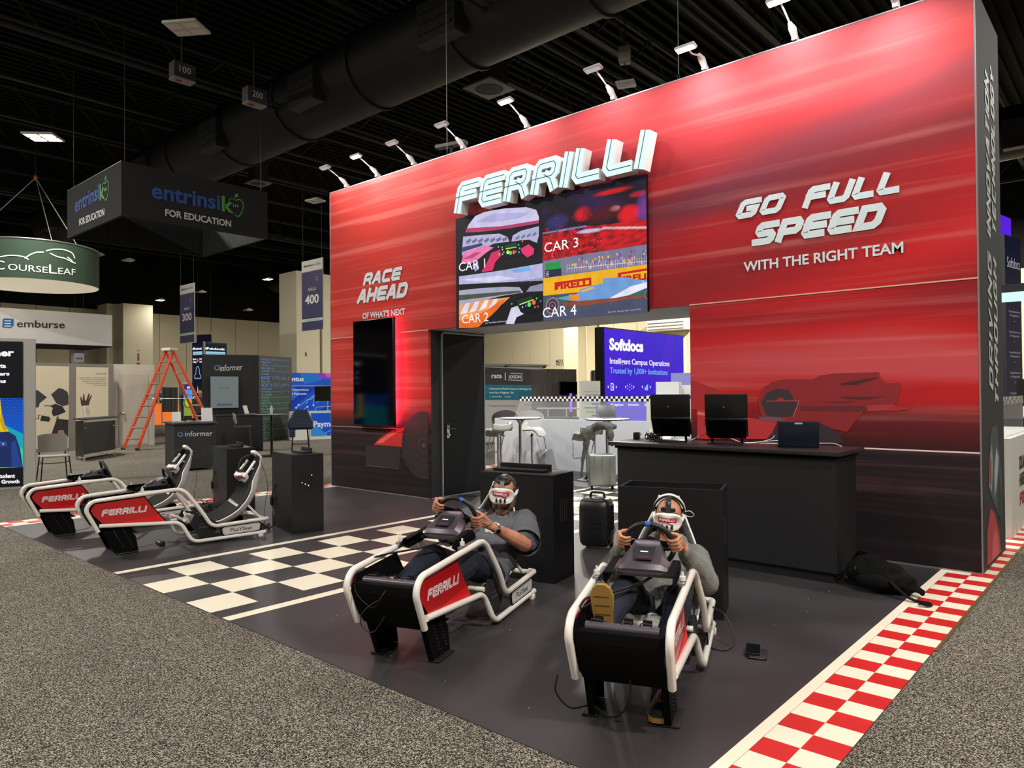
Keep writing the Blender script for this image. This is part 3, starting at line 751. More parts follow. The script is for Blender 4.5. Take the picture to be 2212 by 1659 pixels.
# car 1: cockpit view
vp([(225, 838), (250, 780), (300, 715), (380, 680), (520, 658), (680, 648), (755, 668), (775, 720), (775, 752), (600, 788), (400, 818)], '#cfc9ec', 2, 1)
vp([(300, 760), (420, 700), (560, 690), (700, 690), (640, 730), (450, 760)], '#b4b1e0', 3, 1)
vp([(225, 838), (235, 806), (500, 790), (775, 745), (775, 768), (560, 806), (350, 832)], '#b53a68', 3, 1)
vp([(210, 868), (350, 855), (480, 845), (540, 870), (555, 905), (440, 920), (380, 950), (200, 1010)], '#b9b8dd', 2, 1)
vp([(570, 905), (580, 860), (640, 825), (775, 790), (775, 860), (760, 915), (700, 890)], '#b4b3d8', 2, 1)
for k in range(7): vp([(230+k*45, 905-k*3), (265+k*45, 880-k*2), (270+k*45, 900-k*2), (240+k*45, 925-k*3)], '#6e6f95', 3, 1)
for k in range(4): vp([(600+k*42, 878-k*9), (630+k*42, 855-k*9), (632+k*42, 880-k*9), (604+k*42, 895-k*9)], '#7a7b9c', 3, 1)
vp([(198, 950), (350, 915), (355, 935), (200, 985)], '#3a3f7a', 4, 1)
vp([(198, 1060), (215, 985), (380, 935), (440, 950), (380, 990), (320, 1040), (260, 1075)], '#f07db0', 4, 1)
vp([(200, 1040), (300, 985), (345, 985), (280, 1030)], '#c04a86', 5, 1)
vp([(460, 930), (640, 895), (740, 905), (765, 960), (735, 1000), (650, 1010), (500, 1040), (455, 1000)], '#0c0d14', 5, 1)
vp([(522, 930), (610, 910), (615, 955), (526, 968)], '#1d3a2a', 6, 1); vp([(530, 955), (608, 943), (609, 950), (531, 963)], '#b7e34a', 7, 1)
vp([(640, 960), (700, 925), (742, 960), (735, 1000), (690, 1025), (650, 990)], '#ef2f74', 6, 1)
vp([(345, 1135), (400, 1040), (420, 990), (485, 965), (495, 1010), (450, 1060), (430, 1130)], '#e22a66', 6, 1)
vp([(280, 1080), (320, 1050), (330, 1110), (300, 1130)], '#9d94c8', 6, 1)
random.seed(3)
for cc in [(475, 945), (480, 1000), (503, 948), (505, 1000), (545, 985), (565, 990), (590, 985), (606, 980), (625, 930), (633, 955), (628, 985), (515, 985), (655, 905), (505, 965)]:
    c = v([cc])[0]; a.ell(c[0], c[1], .012+.014*(cc[1] > 980 and 540 < cc[0] < 600), .012+.014*(cc[1] > 980 and 540 < cc[0] < 600), random.choice(['#3fd0d8', '#7ad7ff', '#e8e45a', '#ff6a3a', '#58e07a', '#4a8cff']), 8, 10)
# car 2
vp([(180, 1165), (500, 1120), (810, 1065), (810, 1205), (560, 1215), (300, 1225), (180, 1235)], '#b9b9e2', 2, 2)
vp([(560, 1120), (700, 1085), (720, 1120), (600, 1140)], '#78aee8', 3, 2); vp([(190, 1190), (480, 1160), (620, 1180), (400, 1210)], '#d9d7f0', 3, 2)
vp([(180, 1225), (810, 1195), (810, 1215), (640, 1235), (180, 1262)], '#14131a', 4, 2)
vp([(180, 1270), (450, 1240), (630, 1245), (660, 1285), (500, 1310), (380, 1340), (180, 1385)], '#a9a9c4', 3, 2)
vp([(680, 1280), (710, 1240), (810, 1215), (810, 1275)], '#8f90ac', 3, 2)
vp([(180, 1305), (440, 1285), (640, 1270), (640, 1285), (300, 1330), (180, 1345)], '#4c5040', 4, 2)
vp([(180, 1550), (180, 1385), (330, 1345), (560, 1320), (470, 1400), (380, 1490), (300, 1545)], '#f2a05a', 4, 2)
for k in range(4): vp([(185+k*70, 1450-k*12), (230+k*70, 1365-k*10), (262+k*70, 1360-k*10), (240+k*70, 1440-k*20)], '#ece4ee', 5, 2)
vp([(180, 1550), (180, 1490), (260, 1480), (380, 1420), (500, 1340), (530, 1335), (460, 1420), (320, 1548)], '#ef6c1e', 5, 2)
vp([(560, 1360), (640, 1310), (750, 1285), (800, 1300), (806, 1420), (700, 1440), (600, 1450)], '#090a10', 6, 2)
vp([(610, 1345), (725, 1310), (735, 1345), (630, 1385)], '#173026', 7, 2); vp([(630, 1372), (735, 1335), (737, 1342), (634, 1380)], '#c5e84c', 8, 2)
vp([(530, 1520), (570, 1400), (620, 1385), (640, 1430), (665, 1445), (610, 1470), (590, 1520)], '#d6d2ea', 7, 2)
for cc in [(575, 1370), (600, 1395), (620, 1400), (680, 1385), (740, 1360), (705, 1375), (760, 1330), (770, 1390), (748, 1395), (790, 1350), (655, 1395)]:
    c = v([cc])[0]; R0 = .012+.018*(cc[0] in (740, 705)); a.ell(c[0], c[1], R0, R0, random.choice(['#3fd0d8', '#7ad7ff', '#e8e45a', '#ff6a3a', '#58e07a', '#4a8cff']), 9, 10)
# car 3: debris over the red field
random.seed(11)
for k in range(420):
    x = 815+random.random()**1.3*430; y = 790+random.random()**.8*230 if x < 1100 else 850+random.random()*120; s_ = 2+random.random()*6
    vp([(x, y), (x+s_, y-s_*.7), (x+s_*1.4, y+s_*.5), (x+s_*.3, y+s_)], random.choice(['#e01722', '#c20d18', '#ff3a3a', '#7d0710', '#f05a5a', '#55040c']), 5, 3)
for k in range(70):
    x = random.gauss(1060, 90); y = random.gauss(730, 50); s_ = 2+random.random()*5
    vp([(x, y), (x+s_, y-s_), (x+s_*1.5, y+s_*.4)], random.choice(['#c81a2a', '#6a0a18', '#e8505a', '#3a3a6a']), 5, 3)
# car 4: trackside
vp([(808, 1050), (1200, 985), (1590, 925), (1590, 1080), (1200, 1125), (808, 1180)], '#7d7a96', 2, 4)
vp([(808, 1180), (1200, 1125), (1590, 1075), (1590, 1180), (1300, 1260), (808, 1310)], '#f2b418', 3, 4)
vp([(825, 1070), (935, 1052), (940, 1105), (828, 1120)], '#1f9a3a', 5, 4); vp([(822, 1120), (942, 1105), (944, 1160), (824, 1175)], '#20284a', 5, 4)
for k in range(4): vp([(830, 1130+k*11), (850, 1127+k*11), (850, 1131+k*11), (830, 1134+k*11)], '#d8e0f0', 6, 4)
for k in range(95):
    t = random.random(); x = 1010+t*575; y = 1120-(x-1010)*.075-random.random()*110*(1 if x > 1200 else .75)-5
    if x < 1400 and x > 1230 and y < 960: continue
    vp([(x-6, y+10), (x-5, y-6), (x, y-10), (x+5, y-6), (x+6, y+10)], random.choice(['#7b3fc0', '#e6a24a', '#c84a58', '#3f55c8', '#d8c0b0', '#a23f8f', '#e0d040', '#8f86c8', '#54508a']), 3, 4)
for k in range(34):
    x = 985+k*18; y = 1135-(x-985)*.09; vp([(x, y), (x, y-62), (x+2, y-62), (x+2, y)], '#d9d7ec', 4, 4)
vp([(990, 1105), (1590, 1048), (1590, 1052), (990, 1109)], '#d9d7ec', 4, 4)
for bl, br, tl, s_ in (((893, 1265), (1168, 1236), (893, 1207), 'PIRELLI'), ((1363, 1212), (1620, 1180), (1363, 1160), 'PIRELLI')):
    P_ = v([bl, br, tl]); vs, fs, W = text2d(s_, .05); ex = (P_[1][0]-P_[0][0])/W; h = (P_[2][1]-P_[0][1])/.73*.85
    pts = [(P_[0][0]+x*ex, P_[0][1]+y*h) for x, y in vs]
    for f in fs:
        q = clipv([pts[i] for i in f], vc, vx1, vz0, mid3)
        if q: a.poly(q, '#c8161c', 4)
vp([(893, 1210), (1165, 1172), (1166, 1190), (920, 1225), (920, 1262), (893, 1265)], '#c8161c', 4, 4); vp([(1365, 1140), (1590, 1102), (1590, 1120), (1390, 1152), (1390, 1180), (1365, 1182)], '#c8161c', 4, 4)
vp([(808, 1335), (1000, 1305), (1300, 1290), (1590, 1265), (1590, 1300), (1000, 1350), (808, 1360)], '#2f6a52', 4, 4)
vp([(900, 1330), (1060, 1295), (1090, 1260), (1180, 1230), (1255, 1218), (1255, 1180), (1400, 1170), (1560, 1195), (1590, 1180), (1590, 1250), (1460, 1300), (1200, 1360), (1000, 1345)], '#6f9fd8', 5, 4)
vp([(1100, 1355), (1300, 1330), (1460, 1240), (1590, 1205), (1590, 1245), (1450, 1305), (1250, 1345)], '#e9e6f4', 6, 4)
vp([(1000, 1300), (1080, 1300), (1080, 1345), (1000, 1345)], '#e8902e', 6, 4); vp([(1085, 1275), (1180, 1240), (1190, 1255), (1100, 1285)], '#e8b44a', 6, 4)
vp([(950, 1360), (1400, 1320), (1590, 1300), (1590, 1318), (1100, 1385), (960, 1390)], '#8a4a3a', 6, 4)
for cc, rr in (((878, 1385), .105), ((1600, 1300), .06)):
    c = v([cc])[0]
    for k, (f_, col) in enumerate(((1, '#8a7f9a'), (.86, '#c24a5a'), (.8, '#3a3648'), (.5, '#8c879c'), (.4, '#2a2836'), (.15, '#b05a62'))):
        pts = clipv([(c[0]+rr*f_*cos(2*pi*i/28), c[1]+rr*f_*sin(2*pi*i/28)) for i in range(28)], vc, vx1, vz0, mid3)
        if pts: a.poly(pts, col, 7+k)
def vt(s_, bl, br, tl, col='#ffffff', bold=0, lv=14):
    P_ = v([bl, br, tl]); vs, fs, W = text2d(s_, bold); ex = (P_[1][0]-P_[0][0])/W; h = (P_[2][1]-P_[0][1])/.73
    a._add([(P_[0][0]+x*ex, P_[0][1]+y*h) for x, y in vs], fs, col, lv)
vt('CAR 1', (182, 1130), (378, 1098), (182, 1062)); vt('CAR 2', (205, 1518), (402, 1495), (205, 1450)); vt('CAR 3', (820, 988), (1072, 945), (820, 915)); vt('CAR 4', (808, 1475), (1058, 1446), (808, 1397))
vt('2', (1545, 1222), (1566, 1220), (1545, 1196), '#eef0ff'); vt('monomic', (610, 1218), (806, 1192), (610, 1196), '#4a4a60')
vt('Race HUD   Spectator menu   Camera Point', (1295, 1437), (1540, 1412), (1295, 1427), '#d8d8e8'); vt('your head down and let us get a lap in', (378, 1518), (580, 1500), (378, 1506), '#e8e8f0')
a.build('picture', vw, attr_mat('led_video', emis=.95, noise=.3))

# ------------------------------------------------------------------ 3-D illuminated sign
sg = thing('illuminated_sign', 'row of glowing white 3-D capital letters above the video wall', 'sign', (-5.7, -.03, 4.0))
sd = -.19
b0 = ONY(980, 463, sd); b1 = ONY(1386, 372, sd); tR = ONY(1406, 289, sd)
h = .41; z0 = b0.z+.0; L, W = letters('FERRILLI', h, .125, .045, 1.0, .24)
k = (b1.x+.02-b0.x)/(W-h*.24)
M_FACE = mat('lit_letter_face', '#6a7878', .5, emis=.93, ecol='#cffaf7'); M_SIDE = mat('letter_return', '#d9d9d6', .5)
zr = (ONY(1385, 372, sd).z - b0.z)/(b1.x-b0.x)
for li, let in enumerate(L):
    m = MB(); f = MB(); ln = MB(); kk = 0
    for s_ in let:
        P_ = [V((b0.x+x*k, z0+y)) for x, y in s_]
        P_[0] = P_[0]+(P_[0]-P_[1]).normalized()*.0625; P_[-1] = P_[-1]+(P_[-1]-P_[-2]).normalized()*.0625
        P_ = [tuple(p) for p in P_]
        for q in stroke(P_, .125):
            m.prism([(x, z) for x, z in q], (0, sd+.004, 0), (1, 0, 0), (0, 0, 1), (0, 1, 0), -sd-.05)
            kk += 1; f.add([(x, sd-kk*4e-5, z) for x, z in q], [(0, 1, 2, 3)])
        for q in stroke(P_, .011): ln.add([(x, sd-.006, z) for x, z in q], [(0, 1, 2, 3)])
    lt = part('letter', m, M_SIDE, sg, world=True)
    part('lit_face', f, M_FACE, lt, world=True); part('inlay_line', ln, mat('dark_inlay', '#26343a', .6), lt, world=True)
for xx in (-7.1, -6.6, -6.0, -5.4, -4.9, -4.35): part('mounting_bracket', MB().b2((xx-.008, -.05, z0+.05), (xx+.008, -.001, z0+.09)), M_ALU, sg, world=True)

# ------------------------------------------------------------------ dark portrait TV with red glow strip
tv = thing('television', 'tall portrait black television hanging on the red wall under RACE AHEAD', 'television', (-8.96, -.05, 1.03))
part('casing', MB().b2((-9.455, -.13, 1.03), (-8.462, -.085, 2.67), bev=.006), M_BLACK2, tv, world=True)
part('screen', MB().b2((-9.44, -.134, 1.045), (-8.477, -.13, 2.655)), M_SCREEN, tv, world=True)
part('wall_bracket', MB().b2((-9.2, -.085, 1.5), (-8.7, -.001, 2.2)), M_STEEL, tv, world=True)
g = part('backlight_strip', MB().b2((-8.61, -.083, 1.06), (-8.60, -.01, 2.64)), mat('pink_led_strip', '#ff5a78', .5, emis=55, ecol='#ff4a68'), tv, world=True, label='glowing pink strip behind the right edge')

# ------------------------------------------------------------------ arm lights along the top of the wall
M_BULBD = mat('dim_led_panel', '#9a9a9a', .4, emis=.35, ecol='#eef6ff')
M_BULB = mat('lit_led_panel', '#ffffff', .4, emis=14, ecol='#eef6ff')
bases = [(748, 405, 705, 379, .6), (815, 384, 772, 354, 1.2), (893, 357, 850, 330, .5), (1000, 325, 957, 300, .6), (1138, 280, 1095, 240, .9), (1325, 218, 1283, 171, .8), (1522, 152, 1481, 103, 1.25), (1717, 90, 1684, 35, 1.25), (1935, 18, 1905, -40, 1.1)]
places = ['leftmost arm light on the wall top', 'second arm light from the left end of the wall top', 'third arm light from the left end of the wall top', 'arm light in front of the hanging grey fixture, above the left of the video wall', 'arm light above the glowing sign letters', 'sixth arm light along the wall top, right of the glowing sign', 'bright arm light beside the suspension cable, right half of the wall top', 'bright arm light second from the right along the wall top', 'arm light at the photo top edge, rightmost on the wall']
for (bx, by, hx, hy, pw), pl in zip(bases, places):
    B = ONY(bx, by, .0); X = B.x; Hd = ONX(hx, hy, X); hy_ = max(-.75, min(-.4, Hd.y)); Hd = V((X, hy_, ONX(hx, hy, X).z if -.75 < Hd.y < -.4 else 5.12))
    t = thing('arm_light', pl, 'spotlight', (X, .04, 4.883), 0, 'arm lights clamped along the top of the red wall')
    m = MB().box((0, -.03, .03), (.05, .08, .05), bev=.008); part('clamp', m, M_LAMPW, t)
    d = Hd-V((X, .04, 4.883))
    part('cone', MB().tube([(0, -.03, .04), (0, -.1, .1), (0, -.17, .13)], [.03, .038, .018], 10), M_LAMPW, t)
    part('arm', MB().tube([(0, -.15, .12), (0, d.y*.7, d.z*.85), (0, d.y+.02, d.z+.01)], .009, 8), M_LAMPW, t)
    hd = part('lamp_head', MB().box((0, d.y, d.z), (.22, .085, .03), bev=.008, rx=R(-14)), M_LAMPW, t)
    part('lens', MB().box((0, d.y-.0035, d.z-.018), (.19, .06, .006), rx=R(-14)), M_BULB if pw > .85 else M_BULBD, hd)
    l = area('arm_light_beam', (X, .04+d.y, 4.883+d.z-.03), .22, 20*pw, (.97, .98, 1.0), target=(X, .05+d.y*.4, 0), sy=.08)
# ------------------------------------------------------------------ racing cockpits
M_CUSH = mat('charcoal_mesh_cushion', '#2b2a2a', .85, bump=(160, .3)); M_SHELL = mat('white_seat_shell', '#d9d6d0', .55); M_BLK = mat('black_powder_coat', '#050506', .8, spec=.12); M_FAB = mat('black_seat_fabric', '#161617', .9)
M_REDP = mat('red_side_panel', '#b50f16', .3, coat=.3); M_RIM = mat('wheel_leather', '#151516', .5); M_GUN = mat('gunmetal', '#4a474b', .3, metal=.6)
PRO = dict(tip=(.13, .239), frt=(.02, .462), tbend=(.075, .535), peak=(.885, .585), kink=(1.046, .35), knee=(1.156, .17), rtop=(1.716, .186), joint=(.135, .296), lbend=(.86, .245), bbot=(.965, .038), brear=(1.71, .045))
def side_x(n, s_):
    return s_*{'tip': .215, 'frt': .22, 'tbend': .22, 'joint': .222, 'peak': .238, 'lbend': .24}.get(n, .272)
def rigpt(n, s_): return V((side_x(n, s_), *PRO[n]))
def make_rig(name, label, loc, rz, wh, grp, wrot=0):
    """local frame: x to the right of the photo view, y from pedals to seat, z up. wh = (y, z) of the steering wheel hub"""
    t = thing(name, label, 'racing simulator', loc, rz, grp)
    for s_ in (-1, 1):
        P = lambda *n: [rigpt(q, s_) for q in n]
        top = P('tip', 'frt', 'tbend', 'peak', 'kink', 'knee', 'rtop')
        m = MB().tube(fillet(top, [0, .1, .09, .09, .05, .07, .05], 6), .0195, 12)
        m.tube(fillet(P('joint', 'lbend', 'bbot', 'brear'), [0, .07, .07, 0], 6), .0195, 12)
        m.tube(fillet([rigpt('rtop', s_)-V((0, .03, 0)), rigpt('rtop', s_)+V((0, .02, 0)), rigpt('rtop', s_)+V((-s_*.05, .045, -.005))], .04, 4), .0195, 12)
        m.cyl(rigpt('brear', s_)+V((0, .004, 0)), .0195, .012, 12, 'Y')
        for n_, k_ in (('kink', .4), ('bbot', .35)):
            pass
        part('side_frame', m, M_TUBE, t, ang=60)
        ft = MB().box((side_x('brear', s_), 1.66, .018), (.05, .05, .036), bev=.006); part('rubber_foot', ft, M_TUBE, t)
        # red side panel with lettering
        poly = [(.065, .45), (.1, .505), (.53, .532), (.62, .40), (.73, .262), (.185, .292), (.09, .40)]
        x0 = s_*.214
        sp = part('side_panel', MB().prism(poly, (x0, 0, 0), (0, 1, 0), (0, 0, 1), (s_, 0, 0), .004), M_REDP, t)
        lo = [(.20, .292), (.73, .262), (.662, .345), (.19, .293)]
        if s_ > 0: a = Art((x0+.0045, 0, 0), (0, 1, 0), (0, 0, 1), off=.0003, step=.0003)
        else: a = Art((x0-.0045, 0, 0), (0, -1, 0), (0, 0, 1), off=.0003, step=.0003)
        a.poly([(s_*p, q) for p, q in lo], '#d4070f', 1)
        wd = .40
        ww = word(a, 'FERRILLI', (.155 if s_ > 0 else -.155-wd), .385, .062, .018, .0085, '#e4d6d6', 2, wf=1.0, shear=.25, width=wd, inner=(.0022, '#b2242a'))
        a.build('lettering', sp, world=False)
        # maker's plate between the rear rails
        pp = [(1.26, .155), (1.65, .165), (1.68, .14), (1.665, .075), (1.64, .062), (1.27, .056), (1.25, .075), (1.235, .135)]
        pl = part('side_plate', MB().prism(pp, (s_*.272, 0, 0), (0, 1, 0), (0, 0, 1), (s_, 0, 0), .006), M_BLK, t)
        a = Art((s_*.2785, 0, 0), (0, s_, 0), (0, 0, 1), off=.0003, step=.0003)
        inn = [(s_*y, z) for y, z in [(1.275, .147), (1.64, .155), (1.662, .135), (1.65, .083), (1.635, .072), (1.285, .066), (1.265, .082), (1.255, .13)]]
        a.poly(inn, '#cfc8c6', 1); a.line([(1.455*s_+(x-1.455*s_)*.95, .11+(z-.11)*.84) for x, z in inn], .0022, '#1a1a1a', 2, closed=True)
        a.text('PLaYSeat', 1.455*s_, .094, .036, '#17171b', 3, bold=.012, width=.23, align='C', shear=.12)
        a.build('lettering', pl, world=False)
        # black inner plate, leg plate and floor pad
        m = MB().prism([(.045, .44), (.09, .515), (.535, .545), (.635, .40), (.745, .260), (.16, .25), (.10, .30)], (s_*.198, 0, 0), (0, 1, 0), (0, 0, 1), (s_, 0, 0), .004)
        part('inner_plate', m, M_BLK, t)
        m = MB().prism([(.155, .285), (.42, .285), (.43, .19), (.455, .16), (.47, .09), (.48, .014), (.275, .014), (.235, .10)], (s_*.192, 0, 0), (0, 1, 0), (0, 0, 1), (-s_, 0, 0), .005)
        for p_, q_ in (((.42, .285), (.43, .19)), ((.455, .16), (.48, .014)), ((.155, .285), (.235, .10)), ((.235, .10), (.275, .014))):
            m.prism([(p_[0]-.003, p_[1]), (p_[0]+.003, p_[1]), (q_[0]+.003, q_[1]), (q_[0]-.003, q_[1])], (s_*.187, 0, 0), (0, 1, 0), (0, 0, 1), (-s_, 0, 0), .026)
        lg = part('leg', m, M_BLK, t)
        for y0 in (.262, .345):
            m = MB()
            for k in range(9): m.cyl((s_*.1935, y0+k*.011, .235-k*.022), .0028, .004, 8, 'X')
            part('bolt_row', m, M_ALU, lg)
        part('foot_pad', MB().box((s_*.19, .375, .008), (.075, .20, .014), bev=.005), M_RUBBER, lg)
    # cross tubes
    for (y, z), r_, xw in (((.90, .26), .016, .23), ((1.62, .045), .016, .27), ((1.735, .178), .0195, .225)):
        part('cross_tube', MB().cyl((0, y, z), r_, xw*2, 14, 'X'), M_TUBE, t, ang=60)
    # black front shield wrapping under the pedals
    prof = [(.052, .43), (.06, .38), (.10, .30), (.15, .235), (.24, .19), (.36, .185), (.48, .19)]
    part('front_shield', MB().sheet([[(x, y, z) for x in (-.19, -.1, 0, .1, .19)] for y, z in prof], .004), M_BLK, t)
    # pedal unit: cross bar, motor tube, plate and three pedals
    m = MB().box((0, .085, .45), (.38, .035, .05), bev=.003).box((0, .062, .435), (.39, .006, .075)).box((0, .11, .425), (.38, .08, .006))
    pu = part('pedal_bar', m, M_BLK, t)
    part('motor_tube', MB().cyl((-.0, .125, .478), .021, .33, 18, 'X'), mat('grey_tube', '#5d5660', .3, metal=.3) if 'grey_tube' not in bpy.data.materials else bpy.data.materials['grey_tube'], pu, ang=60)
    for x in (-.115, .02, .105):
        pd = part('pedal', MB().box((x, .165, .485), (.042, .006, .055), rx=R(-25), bev=.002).tube([(x, .15, .47), (x, .2, .38), (x, .24, .34)], .007, 8), M_BLK, t)
        m = MB().tube(fillet([(x-.024, .125, .468), (x-.024, .118, .512), (x+.024, .118, .512), (x+.024, .125, .468)], .01, 4), .003, 6); part('pedal_loop', m, M_GUN, pd)
    # slide rails on the top tubes and knobs
    dy = wh[0]-.80; dz = wh[1]-.67
    for s_ in (-1, 1):
        yA, yB = .46+dy*.6, .66+dy*.6; zA, zB = .556+(dy*.6*.06), .568+(dy*.6*.06)
        ry = -atan2(.012, .2)
        m = MB().box((s_*.215, (yA+yB)/2+.02, zA+.022), (.03, .24, .024), bev=.003); r_ = part('slide_rail', m, M_ALU, t)
        part('clamp_knob', MB().cyl((s_*.215, yA+.04, zA+.048), .015, .022, 14).cyl((s_*.215, yA+.04, zA+.065), .006, .03, 10), M_SHELL, r_)
        m = MB().prism([(yA-.02, zA+.03), (yA, zA+.058), (yB+.08, zB+.058+dz*.3), (yB+.11, zB+.045), (yB+.13, zB+.02), (yB+.05, zB-.01), (yA+.06, zA-.01)], (s_*.172, 0, 0), (0, 1, 0), (0, 0, 1), (s_, 0, 0), .004)
        q0, q1 = V((s_*.156, yA, zA+.06)), V((s_*.156, yB+.08, zB+.060+dz*.3)); m.box((q0+q1)/2, (.036, (q1-q0).length, .004), rx=atan2(q1.z-q0.z, q1.y-q0.y))
        part('wheel_bracket', m, M_BLK, t)
    hy, hz = wh
    m = MB().box((0, hy-.11, hz-.098), (.34, .20, .008), rx=R(8)).box((0, hy-.2, hz-.112), (.33, .03, .02)); part('mounting_deck', m, M_ALU, t)
    # wheel base
    bs = [(hy-.245, hz-.085), (hy-.225, hz-.062), (hy-.14, hz-.0), (hy-.08, hz+.03), (hy-.035, hz+.02), (hy-.03, hz-.05), (hy-.06, hz-.09)]
    rows = []
    for y, z in bs[:5]:
        w_ = .11
        rows.append([(-w_, y, z-.035), (-w_*.9, y, z-.006), (-w_*.45, y, z), (0, y, z+.001), (w_*.45, y, z), (w_*.9, y, z-.006), (w_, y, z-.035)])
    m = MB(); T0 = []
    cs = [(hy-.25, .128, -.100, -.075), (hy-.235, .130, -.1, -.05), (hy-.17, .124, -.1, -.018), (hy-.11, .105, -.1, .018), (hy-.06, .09, -.08, .036), (hy-.025, .055, -.04, .032)]
    rings = []
    for y, w_, zb, zt in cs:
        rings.append([(-w_*.75, y, hz+zb), (-w_, y, hz+zb+.02), (-w_, y, hz+zb+(zt-zb)*.6), (-w_*.72, y, hz+zt), (w_*.72, y, hz+zt), (w_, y, hz+zb+(zt-zb)*.6), (w_, y, hz+zb+.02), (w_*.75, y, hz+zb), (-w_*.75, y, hz+zb)])
    m.sheet(rings); m.add([r for r in rings[0][:8]], [tuple(range(8))]); m.add([r for r in rings[-1][:8]], [tuple(range(8))])
    wb = part('wheel_base', m, mat('wheel_base_plastic', '#5e585f', .28, metal=.45) if 'wheel_base_plastic' not in bpy.data.materials else bpy.data.materials['wheel_base_plastic'], t, ang=28)
    m = MB().prism([(-.045, 0), (.045, 0), (.055, .10), (-.055, .10)], (0, hy-.225, hz-.033), (1, 0, 0), (0, .88, .47), (0, -.47, .88), .006); part('clear_cover', m, M_GUN, wb)
    a = Art((0, hy-.225, hz-.033), (1, 0, 0), (0, .88, .47), off=.0068, step=.0003); a.rect(-.02, .055, .02, .063, '#e8e8e8'); a.rect(-.03, .012, .03, .022, '#5a1c22'); a.build('badge', wb, world=False)
    for s_ in (-1, 1): part('clamp_button', MB().cyl((s_*.105, hy-.085, hz+.0), .017, .012, 14), M_BLK, wb)
    # steering wheel, tilted
    tl = R(22); T = Matrix.Translation((0, hy, hz)) @ Matrix.Rotation(tl, 4, 'X') @ Matrix.Rotation(wrot, 4, 'Y')
    Rm = .132
    sw = part('steering_wheel', MB().tube([T @ V((Rm*cos(a_)*1.0, 0, Rm*sin(a_))) for a_ in [2*pi*k/40 for k in range(40)]], .0145, 12, closed=True), M_RIM, t, ang=60)
    m = MB()
    m.prism([(-.12, .02), (-.04, .035), (.04, .035), (.12, .02), (.118, -.0), (.05, -.03), (.02, -.12), (-.02, -.12), (-.05, -.03), (-.118, 0)], T @ V((0, -.004, 0)), T.to_3x3() @ V((1, 0, 0)), T.to_3x3() @ V((0, 0, 1)), T.to_3x3() @ V((0, 1, 0)), .008)
    m.cyl((0, 0, 0), .042, .04, 20, 'Y', T=T); m.cyl((0, -.03, 0), .022, .05, 14, 'Y', T=T)
    part('spoke', m, M_BLK, sw)
    UX = T.to_3x3() @ V((1, 0, 0))
    for s_ in (-1, 1):
        part('shift_paddle', MB().prism([(s_*.03, .02), (s_*.075, .045), (s_*.095, .02), (s_*.085, -.02), (s_*.03, -.005)], T @ V((0, -.03, 0)), UX, T.to_3x3() @ V((0, 0, 1)), T.to_3x3() @ V((0, 1, 0)), .004), M_BLK, sw)
    part('centre_mark', MB().tube([T @ V((Rm*cos(a_), 0, Rm*sin(a_))) for a_ in [pi/2-.09, pi/2-.045, pi/2, pi/2+.045, pi/2+.09]], .0151, 12), mat('blue_mark', '#1a63c8', .4) if 'blue_mark' not in bpy.data.materials else bpy.data.materials['blue_mark'], sw, label='blue centre mark')
    # seat: white shell behind, charcoal cushions in front
    sp = spline([(.98, .285), (1.02, .20), (1.12, .115), (1.27, .11), (1.45, .185), (1.59, .30), (1.68, .44), (1.73, .60), (1.755, .72), (1.775, .84)], 4)
    wfun = lambda s_: [(.0, .15), (.12, .20), (.3, .215), (.5, .225), (.68, .205), (.8, .14), (.93, .085), (1.01, .055)]
    def wid(s_):
        L_ = wfun(0)
        for (a1, w1), (a2, w2) in zip(L_, L_[1:]):
            if s_ <= a2: return w1+(w2-w1)*(s_-a1)/(a2-a1)
        return L_[-1][1]
    def seatrows(off, wk, s0=0, s1=1, curl=.11):
        rows = []; n = len(sp)-1
        for i, p in enumerate(sp):
            s_ = i/n
            if s_ < s0-1e-6 or s_ > s1+1e-6: continue
            y, z = p[0], p[1]; q = sp[min(i+1, n)]-sp[max(i-1, 0)]; nrm = V((-q[1], q[0])).normalized()
            w_ = wid(s_)*wk; r = []
            for j in range(9):
                u = -1+j/4; c = curl*abs(u)**2.4*min(1, s_*3+.3)*(1 if s_ < .75 else max(.3, (1-s_)*4))
                r.append((u*w_, y+nrm[0]*(off+c), z+nrm[1]*(off+c)))
            rows.append(r)
        return rows
    sp = [V((p.x, p.y)) for p in [V((a_[0], a_[1], 0)) for a_ in sp]]
    part('seat_shell', MB().sheet(seatrows(0, 1.0), -.012), M_SHELL, t, ang=60)
    part('seat_cushion', MB().sheet(seatrows(.004, .92, .03, .535), .022), M_CUSH, t, ang=60)
    part('back_cushion', MB().sheet(seatrows(.004, .90, .535, .97), .024), M_CUSH, t, ang=60)
    a = None
    m = MB()
    for s_ in (-1, 1):
        m = MB().prism([(1.0, .30), (.955, .205), (1.06, .06), (1.19, .07), (1.24, .19), (1.12, .27)], (s_*.225, 0, 0), (0, 1, 0), (0, 0, 1), (-s_, 0, 0), .02); part('side_bolster', m, M_FAB, t, label='black fabric bolster')
        part('seat_strut', MB().tube([(s_*.13, 1.58, .33), (s_*.19, 1.70, .18)], .012, 8), M_TUBE, t)
        a = Art((s_*.2255, 0, 0), (0, s_, 0), (0, 0, 1), off=.0004, step=.0003); a.text('PLAYSEAT', s_*1.1, .16, .018, '#6d6d70', 1, align='C'); a.rect(min(s_*1.04, s_*1.16), .2, max(s_*1.04, s_*1.16), .2015, '#8d8d90', 1); a.build('fabric_print', t, world=False)
    part('knee_pad', MB().sph((0, 1.0, .235), (.07, .045, .06)), M_SHELL, t)
    a = Art((0, 1.73, .74), (1, 0, 0), (0, .42, .9), off=.03); a.text('PLAYSEAT', 0, -.06, .016, '#e8e8e8', 1, width=.1, align='C'); a.build('headrest_print', t, world=False)
    return t
